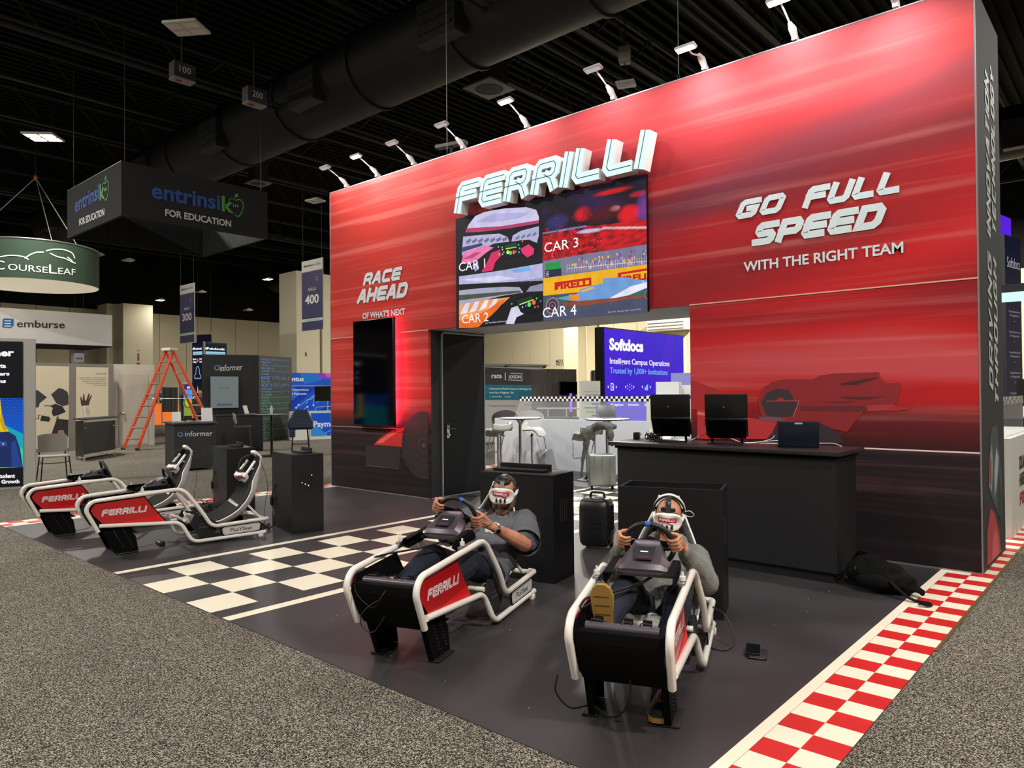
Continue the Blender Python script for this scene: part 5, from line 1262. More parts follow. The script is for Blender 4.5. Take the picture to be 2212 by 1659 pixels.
def person(k, label, J, P):
    """J joints in the cockpit frame; k cockpit index; P look"""
    x, y, dg, wh = RIGS[k]
    t = thing('person', label, 'person', (x, y, 0), R(dg)); f = P['fat']; dn = P.get('lean', (0, 0, 0))
    tl = R(22); T = Matrix.Translation((0, wh[0], wh[1])) @ Matrix.Rotation(tl, 4, 'X'); T3 = T.to_3x3(); nW = T3 @ V((0, 1, 0)); Rm = .132
    body = Blob(); pel, che, nk, hd = V(J['pelvis']), V(J['chest']), V(J['neck']), V(J['head'])
    mid = (pel+che)/2
    f0 = f; f = f*.8-.008; body.cap(pel+V((-.07, 0, 0)), pel+V((.07, 0, 0)), .105+f*.5); body.cap(mid+V((-.05, -f*.6, 0)), mid+V((.05, -f*.6, 0)), .12+f); body.cap(che+V((-.08, 0, 0)), che+V((.08, 0, 0)), .112+f*.6)
    body.cap(pel, mid, .12+f*.8, .13+f*.9).cap(mid, che, .13+f*.9, .12+f*.6)
    body.cap(che, nk, .10, .06); body.cap(nk-V((0, 0, .02)), hd+V((0, .02, -.05)), .055+f*.2, .052+f*.2)
    f = f0
    HT = head(body, hd, P.get('hk', 1), P.get('yaw', 0), P.get('pitch', 0), P.get('roll', 0), f*.25)
    arms = {}
    for s_, n_ in ((-1, 'L'), (1, 'R')):
        sh, el, wr = V(J['sh'+n_]), V(J['el'+n_]), V(J['wr'+n_]); a_ = P['grip'][n_]
        r_ = T3 @ V((cos(a_), 0, sin(a_))); tt = T3 @ V((-sin(a_), 0, cos(a_)))*(1 if s_ > 0 else -1); G = T @ V((Rm*cos(a_), 0, Rm*sin(a_)))
        body.cap(nk-V((0, 0, .02)), sh, .055, .06+f*.3).cap(che+V((s_*.06, 0, 0)), sh, .1, .065+f*.3)
        am = (el+wr)/2*.45+el*.55*1.0; am = el+(wr-el)*.3
        body.chain([sh, sh+(el-sh)*.5, el], [.058+f*.28, .052+f*.26, .042+f*.2]); body.chain([el, am, wr], [.043+f*.2, .043+f*.17, .026+f*.04])
        hand(body, wr, G, r_, tt, nW, P.get('hand', 1.0), s_); arms[n_] = (sh, el, wr)
        kn, an = V(J['kn'+n_]), V(J['an'+n_]); hp = pel+V((s_*.09, -.02, 0))
        body.cap(hp, kn, .085+f*.4, .058+f*.2).cap(kn, kn+(an-kn)*.35, .056+f*.2, .056+f*.15).cap(kn+(an-kn)*.35, an, .056+f*.15, .036)
        tg = V(J['toe'+n_]); body.cap(an, an+(tg-an)*.7, .030, .020)
    b = fused('body', body, P['skin'], t, .0045, 3)
    # shirt
    sh_ = Blob(); g = .016
    sh_.cap(pel+V((-.07, 0, .03)), pel+V((.07, 0, .03)), .115+f*.5+g); sh_.cap(mid+V((-.05, -f*.6, 0)), mid+V((.05, -f*.6, 0)), .12+f+g); sh_.cap(che+V((-.08, 0, 0)), che+V((.08, 0, 0)), .112+f*.6+g)
    sh_.cap(pel+V((0, -.02, .02)), mid, .125+f*.8+g, .13+f*.9+g).cap(mid, che, .13+f*.9+g, .12+f*.6+g).cap(che, nk-V((0, 0, .02)), .105+g, .055+g)
    for n_ in 'LR':
        sh, el, wr = arms[n_]; q = -1 if n_ == 'L' else 1
        sh_.cap(nk-V((0, 0, .03)), sh, .05+g, .064+f*.3+g).cap(che+V((q*.06, 0, 0)), sh, .1+g, .068+f*.3+g)
        if P['sleeve'] == 'short': e_ = sh+(el-sh)*.70; sh_.chain([sh, sh+(el-sh)*.4, e_], [.062+f*.3+g, .066+f*.36+g, .074+f*.4+g])
        else:
            c_ = el+(wr-el)*.88; sh_.chain([sh, sh+(el-sh)*.5, el, el+(wr-el)*.4, c_], [.06+g, .056+g*1.2, .052+g*1.5, .05+g, .038+g*.6])
    if P.get('hood'):
        for a_ in range(9):
            an = -.5+a_*(pi+1.0)/8; p = nk+V((.095*cos(an), .03+.06*sin(an), .025+.02*max(0, sin(an)))); sh_.sph(p, .036)
    shirt = fused('shirt' if P['sleeve'] == 'short' else 'hooded_sweatshirt', sh_, P['shirt'], t, .0065, 4, .014, 8, seed=k, stretch=(1, 1, .7))
    if P['sleeve'] == 'short':
        for n_ in 'LR':
            sh, el, wr = arms[n_]; ax = (el-sh).normalized(); c = sh+(el-sh)*.70; p1 = ax.cross(V((0, 0, 1))).normalized(); p2 = ax.cross(p1); R0 = .082+f*.4
            part('sleeve_hem', MB().sheet([[c+(p1*cos(q)+p2*sin(q))*(R0-.004)-ax*.02 for q in [2*pi*i/24 for i in range(25)]], [c+(p1*cos(q)+p2*sin(q))*(R0+.006)+ax*.075 for q in [2*pi*i/24 for i in range(25)]]], .004), P['shirt'], t, ang=80)
    je = Blob(); g = .011
    je.cap(pel+V((-.07, 0, 0)), pel+V((.07, 0, 0)), .11+f*.5+g)
    for s_, n_ in ((-1, 'L'), (1, 'R')):
        kn, an = V(J['kn'+n_]), V(J['an'+n_]); hp = pel+V((s_*.09, -.02, 0))
        je.chain([hp, kn, kn+(an-kn)*.35, kn+(an-kn)*1.1], [.088+f*.4+g, .062+f*.2+g, .062+f*.15+g, .056])
    fused('jeans', je, P['jeans'], t, .0075, 4, .008, 9, seed=k+3)
    for n_ in 'LR':
        an, tg = V(J['an'+n_]), V(J['toe'+n_]); d = (tg-an).normalized(); kn = V(J['kn'+n_]); sh = (kn-an).normalized()
        up = V(J['up'+n_]); heel = an-d*.06-up*.052; shoe('shoe', heel, heel+d*.285, up, P['shoe'], P['sole'], t)
    return t, HT, arms
MJ = mat('navy_denim', '#0e1626', .85, bump=(120, .25))
mb = Blob(); mb.cap((-.16, -.02, .13), (-.14, .06, .13), .115).cap((-.14, .02, .15), (.05, .02, .12), .125, .11).cap((.05, -.03, .10), (.17, .0, .08), .10, .07).cap((.05, .06, .10), (.17, .04, .07), .09, .06).cap((.17, .0, .07), (.27, -.02, .05), .06, .035).cap((-.2, 0, .10), (-.2, .05, .2), .07, .05)
mb.v = [V((p.x, p.y, max(.004, p.z))) for p in mb.v]; fused('bag_body', mb, M_NYL, BAGPEND, .008, 2, .022, 7, seed=4)
# the man in the grey shirt
J3 = dict(pelvis=(.02, 1.32, .25), chest=(.045, 1.52, .47), neck=(.05, 1.635, .585), head=(.062, 1.655, .765), shL=(-.165, 1.585, .575), shR=(.26, 1.585, .575), elL=(-.27, 1.30, .52), elR=(.345, 1.34, .475),
          wrL=(-.165, 1.075, .735), wrR=(.205, 1.09, .63), knL=(-.12, .84, .46), knR=(.15, .84, .44), anL=(-.12, .44, .36), anR=(.11, .44, .35), toeL=(-.12, .30, .46), toeR=(.10, .30, .44), upL=(0, .65, .75), upR=(0, .65, .75))
P3 = dict(fat=.05, hk=1.06, yaw=R(14), pitch=R(6), roll=R(3), grip=dict(L=R(153), R=R(-12)), sleeve='short', skin=M_SKIN, shirt=cloth('grey_shirt_cotton', '#54565c', 60, .2), jeans=MJ, shoe=mat('black_shoe', '#0d0d0e', .6), sole=mat('black_sole', '#141414', .8), hand=1.06)
man1, HT1, ar1 = person(3, 'bearded man in a grey short-sleeved shirt and VR headset gripping a steering wheel', J3, P3)
# the man in the grey hoodie
J4 = dict(pelvis=(0, 1.27, .22), chest=(.01, 1.46, .42), neck=(.015, 1.545, .565), head=(.024, 1.545, .735), shL=(-.175, 1.50, .52), shR=(.19, 1.50, .52), elL=(-.25, 1.24, .46), elR=(.265, 1.24, .43),
          wrL=(-.165, 1.015, .655), wrR=(.17, 1.02, .66), knL=(-.10, .79, .49), knR=(.16, .82, .44), anL=(-.115, .335, .42), anR=(.125, .50, .078), toeL=(-.12, .305, .62), toeR=(.125, .32, .078), upL=(0, .98, .15), upR=(0, 0, 1))
M_GUM = mat('tan_gum_sole', '#94702f', .7)
P4 = dict(fat=.0, hk=.98, yaw=R(4), pitch=R(10), roll=R(3), grip=dict(L=R(170), R=R(8)), sleeve='long', hood=True, skin=M_SKIN, shirt=cloth('grey_fleece', '#6e6f6a', 90, .35), jeans=MJ, shoe=mat('black_shoe_b', '#101012', .6), sole=M_GUM, hand=1.0)
man2, HT2, ar2 = person(4, 'man in a grey hooded sweatshirt and VR headset driving the right-hand cockpit', J4, P4)
def on_head(HT, p): return HT @ V(p)
def face_extra(t, HT, hair, beard):
    def fz(name, blobs, m, **kw):
        mb = Blob()
        for p, r_ in blobs: q = MB().sph(p, r_, 16, 10); mb.add(q.v, q.f, HT)
        return fused(name, mb, m, t, .004, 2, **kw)
    if hair:
        fz('hair', [((0, .03, .05), (.084, .095, .086)), ((0, .07, .0), (.076, .05, .08)), ((.05, .02, .03), (.036, .07, .06)), ((-.05, .02, .03), (.036, .07, .06)), ((0, -.045, .108), (.06, .05, .026)), ((.03, -.05, .118), (.03, .03, .02))], hair, amp=.006, freq=38, cut=None)
    if beard:
        fz('beard', [((0, -.06, -.105), (.050, .040, .042)), ((.042, -.04, -.07), (.034, .045, .042)), ((-.042, -.04, -.07), (.034, .045, .042)), ((.068, -.005, -.045), (.018, .03, .045)), ((-.068, -.005, -.045), (.018, .03, .045)), ((0, -.098, -.040), (.032, .010, .0065)), ((0, -.088, -.078), (.028, .014, .012))], beard, amp=.003, freq=60)
HAIR = mat('greying_brown_hair', '#3b332b', .8, bump=(220, .5), var=.5, vscale=90); BEARD = mat('greying_beard', '#6b5646', .85, bump=(260, .5), var=.45, vscale=80); STUB = mat('stubble', '#5a3f33', .8)
face_extra(man1, HT1, HAIR, BEARD)
mb = Blob()
for p, r_ in [((0, .035, .035), (.0805, .092, .082))]: q = MB().sph(p, r_, 16, 10); mb.add(q.v, q.f, HT2)
fused('hair', mb, mat('cropped_hair', '#4a3a30', .9), man2, .005, 2, cut=[(HT2 @ V((0, 0, .05)), HT2.to_3x3() @ V((0, -1, .25)))])
mb = Blob()
for p, r_ in [((0, -.05, -.078), (.046, .036, .030)), ((.045, -.03, -.06), (.026, .04, .04)), ((-.045, -.03, -.06), (.026, .04, .04)), ((0, -.0955, -.041), (.026, .008, .004))]: q = MB().sph(p, r_, 16, 10); mb.add(q.v, q.f, HT2)
fused('beard', mb, STUB, man2, .004, 2)
# headsets they wear
def worn(k, HT, label, band_mat, white_top):
    t = thing('vr_headset', label, 'headset', XF[RO[k].name].translation, R(RIGS[k][2]))
    T = HT @ Matrix.Translation((0, -.150, .018))
    headset(t, T)
    for s_ in (-1, 1):
        q = MB().tube([(s_*.080, -.105, .016), (s_*.091, -.04, .02), (s_*.090, .04, .028)], [.009, .011, .009], 8); q.v = [HT @ v for v in q.v]; part('side_arm', q, M_VRW, t)
    part('rear_strap', loop_strap(.03, .094, .085, .03, .02, HT, .018), M_VRB, t)
    pts = [(-.125, .060), (-.112, .088), (-.075, .12), (-.02, .138), (.04, .135), (.09, .10), (.115, .05)]
    q = MB().sheet([[(x, y, z) for x in (-.015, 0, .015)] for y, z in spl2(pts)], .004); q.v = [HT @ v for v in q.v]; part('top_strap', q, band_mat, t)
    if white_top:
        n = 20; rows = []
        for i in range(n+1):
            a_ = pi*i/n; rows.append([(.094*cos(a_), .01, .03+.108*sin(a_)), (.098*cos(a_), .045, .03+.112*sin(a_)), (.09*cos(a_), .08, .03+.10*sin(a_))])
        q = MB().sheet(rows, .006); q.v = [HT @ v for v in q.v]; part('halo_band', q, M_VRW, t)
        rows = [[(.093*cos(pi*i/n), .0, .03+.104*sin(pi*i/n)), (.094*cos(pi*i/n), .015, .03+.106*sin(pi*i/n))] for i in range(n+1)]; q = MB().sheet(rows, .01); q.v = [HT @ v for v in q.v]; part('halo_pad', q, M_VRB, t)
        q = MB().box((0, -.085, .105), (.034, .016, .06), bev=.004, rx=R(-25)).box((0, -.09, .085), (.09, .014, .026), bev=.006, rx=R(-20)); q.v = [HT @ v for v in q.v]; part('forehead_clip', q, M_BOX, t)
        q = MB().tube(spline([(.1, -.0, .05), (.13, -.01, .06), (.155, .0, .035), (.14, .01, .015), (.1, .01, .02)], 6), .003, 6); q.v = [HT @ v for v in q.v]; part('cord_loop', q, M_CABLEW, t)
    else:
        q = MB().box((0, -.06, .125), (.07, .05, .022), bev=.006, rx=R(-35)); q.v = [HT @ v for v in q.v]; part('strap_buckle', q, M_BOX, t)
    return t
def spl2(pts): return [(p.x, p.y) for p in spline([V((a, b, 0)) for a, b in pts], 3)]
worn(3, HT1, 'white VR headset with a red sticker worn by the bearded man', mat('grey_webbing', '#6d716c', .8), False)
worn(4, HT2, 'white VR headset with halo band worn by the hooded man', M_VRB, True)
# watch, lanyard
sh, el, wr = ar1['R']; ax = (el-wr).normalized(); c = wr+ax*.035
t = thing('wristwatch', 'steel wristwatch with dark dial on the bearded man\'s wrist', 'watch', XF[RO[3].name].translation, R(RIGS[3][2]))
u1 = ax.cross(V((0, 0, 1))).normalized(); u2 = ax.cross(u1).normalized()
part('bracelet', MB().sheet([[c+ax*w_+(u1*cos(a_)+u2*sin(a_))*.0385 for w_ in (-.011, .011)] for a_ in [2*pi*k/24 for k in range(25)]], .004), M_ALU, t)
fd = (V((0, -1, .25))-ax*V((0, -1, .25)).dot(ax)).normalized(); MT = Matrix.Translation(c+fd*.040) @ fd.to_track_quat('Z', 'Y').to_matrix().to_4x4()
part('case', MB().cyl((0, 0, 0), .021, .010, 24, T=MT), M_ALU, t); part('dial', MB().cyl((0, 0, .0055), .017, .002, 24, T=MT), M_SCREEN, t)
t = thing('lanyard', 'dark lanyard with clip hanging from the bearded man\'s neck', 'lanyard', XF[RO[3].name].translation, R(RIGS[3][2]))
nk = V(J3['neck']); ch = V(J3['chest'])
part('cord', MB().tube(spline([nk+V((-.075, .0, .04)), nk+V((-.085, -.08, -.03)), ch+V((-.05, -.165, .06)), ch+V((.0, -.185, -.0)), ch+V((.045, -.165, .06)), nk+V((.085, -.08, -.03)), nk+V((.075, .0, .04))], 6), .0035, 6), M_CABLE, t)
part('clip', MB().box(ch+V((0, -.195, -.02)), (.02, .008, .035), bev=.003), M_CHROME, t)
for dx in (-.02, .02): part('charm', MB().tube(spline([ch+V((0, -.195, -.02)), ch+V((dx, -.2, -.05)), ch+V((dx*1.5, -.19, -.08))], 4), .004, 6), M_CABLE, t)
# undershirt V at the open collar
t = man1
mb = Blob().cap(nk+V((0, -.075, .0)), ch+V((0, -.135, .06)), .035, .03); fused('undershirt', mb, mat('white_undershirt', '#c9c2b6', .9), man1, .006, 3)
for s_ in (-1, 1):
    q = MB().sheet([[nk+V((s_*(.055+.012*i), -.02-.028*i, .05-.026*i+.03*j)) + V((s_*.02*j, -.012*j, -.0)) for j in (0, 1)] for i in range(5)], .004); part('collar', q, P3['shirt'], man1)
q = [J4['neck'][0], J4['neck'][1], J4['neck'][2]]
nk = V(J4['neck']); ch = V(J4['chest'])
t = thing('neck_strap', 'yellow lanyard strap showing at the hooded man\'s neck', 'lanyard', XF[RO[4].name].translation, R(RIGS[4][2]))
part('strap', MB().sheet([[p+V((-.005, 0, 0)), p+V((.005, 0, 0))] for p in spline([nk+V((-.055, -.06, .03)), nk+V((-.045, -.115, -.03)), ch+V((-.02, -.16, .05)), ch+V((.0, -.17, .01))], 5)], .003), mat('yellow_strap', '#cfd52a', .6), t)
q = MB().tube(spline([ch+V((0, -.145, .06)), ch+V((.0, -.155, -.02)), V(J4['pelvis'])+V((0, -.17, .12)), V(J4['pelvis'])+V((0, -.155, .04))], 5), .0035, 6); part('zip', q, M_STEEL, man2)
# ------------------------------------------------------------------ rear of the booth: low wall, checker glass, bar tables and stools
M_WSEAT = mat('white_leatherette', '#e6e3d4', .4); M_GLASS = mat('clear_acrylic', '#ffffff', .02, alpha=.10)
LWY = 4.22
lw = thing('partition', 'low white partition wall closing the rear of the booth, checkered strip above', 'partition', (-7, LWY, 0))
part('panel', MB().b2((-10.47, LWY, 0), (-3.4, LWY+.12, .985)), mat('white_panel', '#cfd0d0', .55), lw, world=True)
part('acrylic_screen', MB().prism([(-10.05, .985), (-9.95, 1.02), (-9.78, 1.40), (-3.5, 1.40), (-3.5, .985)], (0, LWY+.05, 0), (1, 0, 0), (0, 0, 1), (0, 1, 0), .008), M_GLASS, lw, world=True)
a = Art((0, LWY+.05, 0), (1, 0, 0), (0, 0, 1), off=.002)
a.rect(-9.80, 1.345, -3.5, 1.435, '#e6e6e2', 1)
for i in range(116):
    for j in range(2):
        if (i+j) % 2: a.rect(-9.80+i*.0545, 1.345+j*.045, -9.80+(i+1)*.0545, 1.345+(j+1)*.045, '#0d0d0d', 2)
a.build('checkered_strip', lw)
def bar_table(x, y, label):
    t = thing('bar_table', label, 'table', (x, y, 0), 0, 'white bar tables with chrome pedestals')
    part('table_top', MB().lathe([(0, 1.05), (.34, 1.05), (.365, 1.06), (.365, 1.07), (.35, 1.078), (0, 1.078)], 36), M_WHITE, t); part('edge_band', MB().lathe([(.366, 1.058), (.369, 1.058), (.369, 1.070), (.366, 1.070)], 36), M_BLK, t)
    part('column', MB().cyl((0, 0, .53), .032, 1.02, 20), M_CHROME, t, ang=60); part('collar', MB().lathe([(.032, .95), (.05, 1.0), (.10, 1.05)], 20), M_CHROME, t)
    part('base', MB().lathe([(0, .0), (.22, .0), (.225, .01), (.10, .03), (.035, .06), (.033, .1)], 30), M_CHROME, t)
def bar_stool(x, y, rz, label, grp='white bar stools with chrome legs', h=.78):
    t = thing('bar_stool', label, 'stool', (x, y, 0), rz, grp)
    pr = spl2([(-.19, .12), (-.17, .02), (-.10, -.01), (.05, .0), (.14, -.03), (.19, -.12)])
    part('seat', MB().sheet([[(u*.2, y_, h+z_+.03*abs(u)**2) for u in (-1, -.6, -.2, .2, .6, 1)] for y_, z_ in pr], .035), M_WSEAT, t, ang=60)
    part('seat_rim', MB().tube([(.205, y_, h+z_+.02) for y_, z_ in pr], .011, 8).tube([(-.205, y_, h+z_+.02) for y_, z_ in pr], .011, 8), M_CHROME, t)
    f = fillet([(-.2, .17, h-.12), (-.17, .24, h-.42), (.17, .24, h-.42), (.2, .17, h-.12)], .05, 5); part('footrest', MB().tube(f, .010, 8), M_CHROME, t)
    part('column', MB().cyl((0, 0, (h-.05)/2), .028, h-.06, 18), M_CHROME, t, ang=60); part('base', MB().lathe([(0, 0), (.19, 0), (.195, .012), (.09, .03), (.035, .07), (.03, .12)], 28), M_CHROME, t)
    part('lever', MB().tube([(.03, 0, h-.06), (.11, .02, h-.09)], .006, 6).cyl((.13, .024, h-.097), .011, .05, 10, 'X'), M_BLK, t)
    return t
bar_table(-8.43, 2.70, 'round white bar table seen just right of the black door'); p = FLO(1312, 907, 1.055); bar_table(p.x, p.y, 'round white bar table holding the open laptop, behind the counter')
p = FLO(1077, 1019); bar_stool(p.x, p.y, R(70), 'white bar stool right beside the black door'); p = FLO(1091, 1011); bar_stool(p.x, p.y-.12, R(120), 'white bar stool behind the one beside the black door')
p = FLO(1150, 1017); bar_stool(p.x, p.y, R(-70), 'white bar stool on the right side of the left bar table'); p = FLO(1270, 1037); bar_stool(p.x, p.y, R(60), 'white bar stool left of the silver suitcase')
bar_stool(-5.75, 2.9, R(200), 'white bar stool peeking over the left end of the black counter')
t = thing('suitcase', 'silver hard-shell suitcase standing behind the left end of the black counter', 'suitcase', (-6.50, 2.42, 0), R(38))
part('shell', MB().box((0, 0, .30), (.42, .24, .50), bev=.03), mat('silver_shell', '#8f928d', .35, metal=.5), t, ang=50)
for x in (-.12, 0, .12): part('rib', MB().box((x, -.122, .30), (.012, .006, .42)), M_ALU, t)
for x in (-.16, .16):
    for y in (-.08, .08): part('wheel', MB().cyl((x, y, .028), .026, .025, 14, 'X'), M_BLK, t)
m = MB().tube(fillet([(-.10, .09, .55), (-.10, .09, .98), (.10, .09, .98), (.10, .09, .55)], .03, 4), .010, 8); part('pull_handle', m, M_ALU, t)
mb = Blob(); mb.chain([(-6.80, 2.66, .93), (-6.62, 2.66, 1.0), (-6.44, 2.80, .98)], [.06, .07, .05]).chain([(-6.78, 2.62, .93), (-6.80, 2.58, .80), (-6.80, 2.56, .66)], [.07, .065, .035]).chain([(-6.48, 2.72, .97), (-6.44, 2.70, .84), (-6.42, 2.7, .70)], [.06, .055, .03]).chain([(-6.82, 2.56, .75), (-6.86, 2.54, .45), (-6.88, 2.53, .2)], [.035, .03, .02])
r_ = thing('jacket', 'grey jacket draped over the pull handle of the silver suitcase', 'jacket', (-6.50, 2.40, .6)); mb.v = [v_-V((-6.62, 2.7, .6)) for v_ in mb.v]
fused('jacket_cloth', mb, cloth('grey_jacket', '#55554f', 40, .4), r_, .012, 3, .012, 8)
p2_ = FLO(1318, 906, 1.055); t = thing('laptop', 'open grey laptop on the white bar table behind the counter', 'laptop', (p2_.x, p2_.y, 1.079), R(60))
part('keyboard_base', MB().box((0, 0, .008), (.31, .22, .015), bev=.003), M_ALU, t); part('lid', MB().box((0, .13, .12), (.31, .006, .21), rx=R(-14), bev=.002), mat('laptop_grey', '#6f706e', .4, metal=.3), t)
# white side wall of the booth at the right, its acrylic and shelf
t = thing('side_partition', 'white side partition with bold lettering beyond the right end of the red wall', 'partition', (-1.3, 3.2, 0))
part('panel', MB().b2((-1.62, 1.83, 0), (-1.1, 4.6, 1.015)), mat('white_block', '#c9c7c0', .55), t, world=True)
a = Art((-1.1, 0, 0), (0, 1, 0), (0, 0, 1), off=.002)
for k, (s_, c) in enumerate((('DATA', '#141416'), ('HIGHER', '#141416'), ('FORWARD', '#b3141c'))): q = a.P(2199, [1012, 1050, 1092][k]); word(a, s_[:3] if False else {'DATA': 'DUAL', 'HIGHER': 'HIGH', 'FORWARD': 'FOR'}[s_], 2.42+.0*k, q[1]-.02, .14, .036, .025, c, 2, shear=.1)
a.build('lettering', t)
part('acrylic_screen', MB().b2((-1.30, 2.0, 1.015), (-1.292, 4.5, 1.42)), M_GLASS, t, world=True)
a = Art((-1.292, 0, 0), (0, 1, 0), (0, 0, 1), off=.002); a.rect(2.0, 1.335, 4.5, 1.43, '#e6e6e2', 1)
for i in range(45):
    for j in range(2):
        if (i+j) % 2: a.rect(2.0+i*.055, 1.335+j*.0475, 2.0+(i+1)*.055, 1.335+(j+1)*.0475, '#0d0d0d', 2)
a.build('checkered_strip', t)

# ------------------------------------------------------------------ booths seen through the opening
sd_ = thing('led_display', 'huge violet LED wall with white lettering, seen through the opening', 'screen', (0, 0, 0)); XF[sd_.name] = Matrix.Identity(4)
P0 = AT(1303, 706, 17.4); SX = P0.x; y1 = ONX(1476, 725, SX).y; zt = P0.z
part('cabinet', MB().b2((SX-.25, P0.y-.0, .0), (SX, y1, zt)), M_BLACK2, sd_); 
a = Art((SX, 0, 0), (0, 1, 0), (0, 0, 1), off=.006); a.rect(P0.y+.03, .1, y1-.02, zt-.03, '#3503cc', 1)
a.poly([(P0.y+.03, zt-.03), (P0.y+1.5, zt-.03), (P0.y+.03, 1.2)], '#3f08d6', 2); a.poly([(y1-2.4, .1), (y1-.9, zt-.03), (y1-.5, zt-.03), (y1-1.2, .1)], '#3e0acd', 2); a.poly([(y1-1.2, .1), (y1-.02, 1.6), (y1-.02, .1)], '#2c02b4', 2)
def s2(L): return [(1000+x/4.096, 680+y/4.096) for x, y in L]
a.tp('Softdocs', s2([(1292, 306), (1593, 325), (1292, 205)]), '#ffffff', 4, bold=.05)
a.tp('Intelligent Campus Operations', s2([(1297, 430), (1825, 455), (1297, 378)]), '#f4f4ff', 4, bold=.02); a.tp('Trusted by 1,000+ Institutions', s2([(1297, 515), (1808, 532), (1297, 463)]), '#6fb4f4', 4, bold=.02)
for x, n in ((1318, 0), (1472, 1), (1620, 2)):
    a.lp(s2([(x-32, 628), (x-38, 638), (x-32, 648)]), .03, '#cfe0ff', 4); a.lp(s2([(x+32, 630), (x+38, 640), (x+32, 650)]), .03, '#cfe0ff', 4)
    if n == 0: a.lp(s2([(x-12, 665), (x-12, 610), (x+5, 608), (x+12, 620), (x+12, 665), (x-12, 665)]), .025, '#dfe8ff', 4); a.pp(s2([(x-5, 630), (x+6, 630), (x+6, 650), (x-5, 650)]), '#9ad0ff', 5)
    if n == 1:
        for dx, dy in ((0, -25), (-18, -12), (18, -12), (0, 0), (-18, 14), (18, 14), (0, 28)): a.pp(s2([(x+dx-4, 640+dy-4), (x+dx+4, 640+dy-4), (x+dx+4, 640+dy+4), (x+dx-4, 640+dy+4)]), '#dfe8ff', 4)
    if n == 2: a.pp(s2([(x-15, 668), (x-15, 640), (x-5, 640), (x-5, 668)]), '#8ad0ff', 4); a.pp(s2([(x-2, 668), (x-2, 628), (x+14, 612), (x+14, 668)]), '#8ad0ff', 4)
for s_, x, y, w_ in (('Document', 1303, 768, 92), ('Management', 1303, 804, 115), ('Workflow', 1455, 768, 80), ('Automation', 1455, 804, 98), ('Electronic', 1603, 768, 80), ('Signatures', 1603, 804, 84)): a.tp(s_, s2([(x, y), (x+w_, y+1), (x, y-22)]), '#e9e9ff', 4, bold=.03)
a.build('picture', sd_, M_LED)
# AXIOM booth
c0, c1 = FLO(1050, 930), None; D_ = 22.0
t = thing('exhibit_backwall', 'grey and teal exhibit wall with white lettering, seen left in the opening', 'exhibit wall', (0, 0, 0)); XF[t.name] = Matrix.Identity(4)
L0, L1 = AT(1040, 790, D_), AT(1176, 798, D_+1.2); u = (L1-L0); u.z = 0; u.normalize(); zt = L0.z
nrm = V((u.y, -u.x, 0)); LL = (V((L1.x, L1.y, 0))-V((L0.x, L0.y, 0))).length; O = V((L0.x, L0.y, 0))
part('panel', MB().box(O+u*(LL/2)-nrm*.05+V((0, 0, zt/2)), (LL, .1, zt), rz=atan2(u.y, u.x)), M_WHITE, t)
part('top_rail', MB().box(O+u*(LL/2)+V((0, 0, zt+.03)), (LL+.1, .2, .06), rz=atan2(u.y, u.x)), M_GREY, t)
a = Art(O, u, (0, 0, 1), off=.006)
def s3(L): return [(1040+x/7.54, 700+y/7.54) for x, y in L]
a.pp(s3([(0, 700), (1020, 745), (1020, 1000), (0, 985)]), '#3b3a3c', 1); a.pp(s3([(0, 985), (1020, 1000), (1020, 1235), (0, 1235)]), '#14809b', 2); a.pp(s3([(960, 1000), (1020, 1000), (1020, 1235), (965, 1235)]), '#0d5f7c', 3)
a.tp('rata', s3([(160, 880), (330, 878), (160, 800)]), '#f2f2f2', 4, bold=.03); a.lp(s3([(385, 790), (385, 915)]), .03, '#f2f2f2', 4); a.tp('AXIOM', s3([(438, 885), (640, 885), (438, 830)]), '#f2f2f2', 4, bold=.03)
a.lp(s3([(470, 803), (658, 806), (656, 918), (430, 910)]), .02, '#f2f2f2', 4)
a.tp('rehensive Performance Management', s3([(125, 1065), (848, 1070), (125, 1035)]), '#f0f6f8', 4, bold=.03); a.tp('ons for Higher Ed', s3([(125, 1128), (522, 1130), (125, 1098)]), '#f0f6f8', 4, bold=.03); a.tp('y specific   Solu', s3([(125, 1190), (470, 1192), (125, 1165)]), '#f0f6f8', 4, bold=.02)
a.tp('Strategic Financial Planning', s3([(120, 1340), (540, 1342), (120, 1315)]), '#6a6a70', 4); a.tp('Labor Planning', s3([(680, 1325), (830, 1325), (680, 1300)]), '#55555a', 4)
a.build('graphic', t)
for k, (x, y) in enumerate(((1020, 690), (390, 672))):
    b0 = ONP(*s3([(x, y)])[0], O, nrm); q = part('arm_lamp', MB().tube([b0+V((0, 0, 0)), b0+nrm*.3+V((0, 0, .04)), b0+nrm*.55-u*.3], .015, 6).sph(b0+nrm*.02, .06), M_STEEL, t)
t = thing('exhibit_tower', 'dark wood-grain exhibit panel with a black television', 'exhibit wall', (0, 0, 0)); XF[t.name] = Matrix.Identity(4)
W0, W1 = AT(1180, 797, 20), AT(1245, 798, 20.5); u2_ = (W1-W0); u2_.z = 0; WL = u2_.length; u2_.normalize(); n2_ = V((u2_.y, -u2_.x, 0)); WO = V((W0.x, W0.y, 0))
m_w, nt, b = node_mat('dark_wood_grain', .5); tc = N(nt, 'ShaderNodeTexCoord'); mp = N(nt, 'ShaderNodeMapping'); mp.inputs['Scale'].default_value = (14, 14, .6); n = N(nt, 'ShaderNodeTexNoise'); n.inputs['Detail'].default_value = 5; nt.links.new(tc.outputs['Object'], mp.inputs[0]); nt.links.new(mp.outputs[0], n.inputs['Vector']); nt.links.new(ramp(nt, [(.3, '#3b342f'), (.7, '#6b6159')], n.outputs['Fac']), b.inputs['Base Color'])
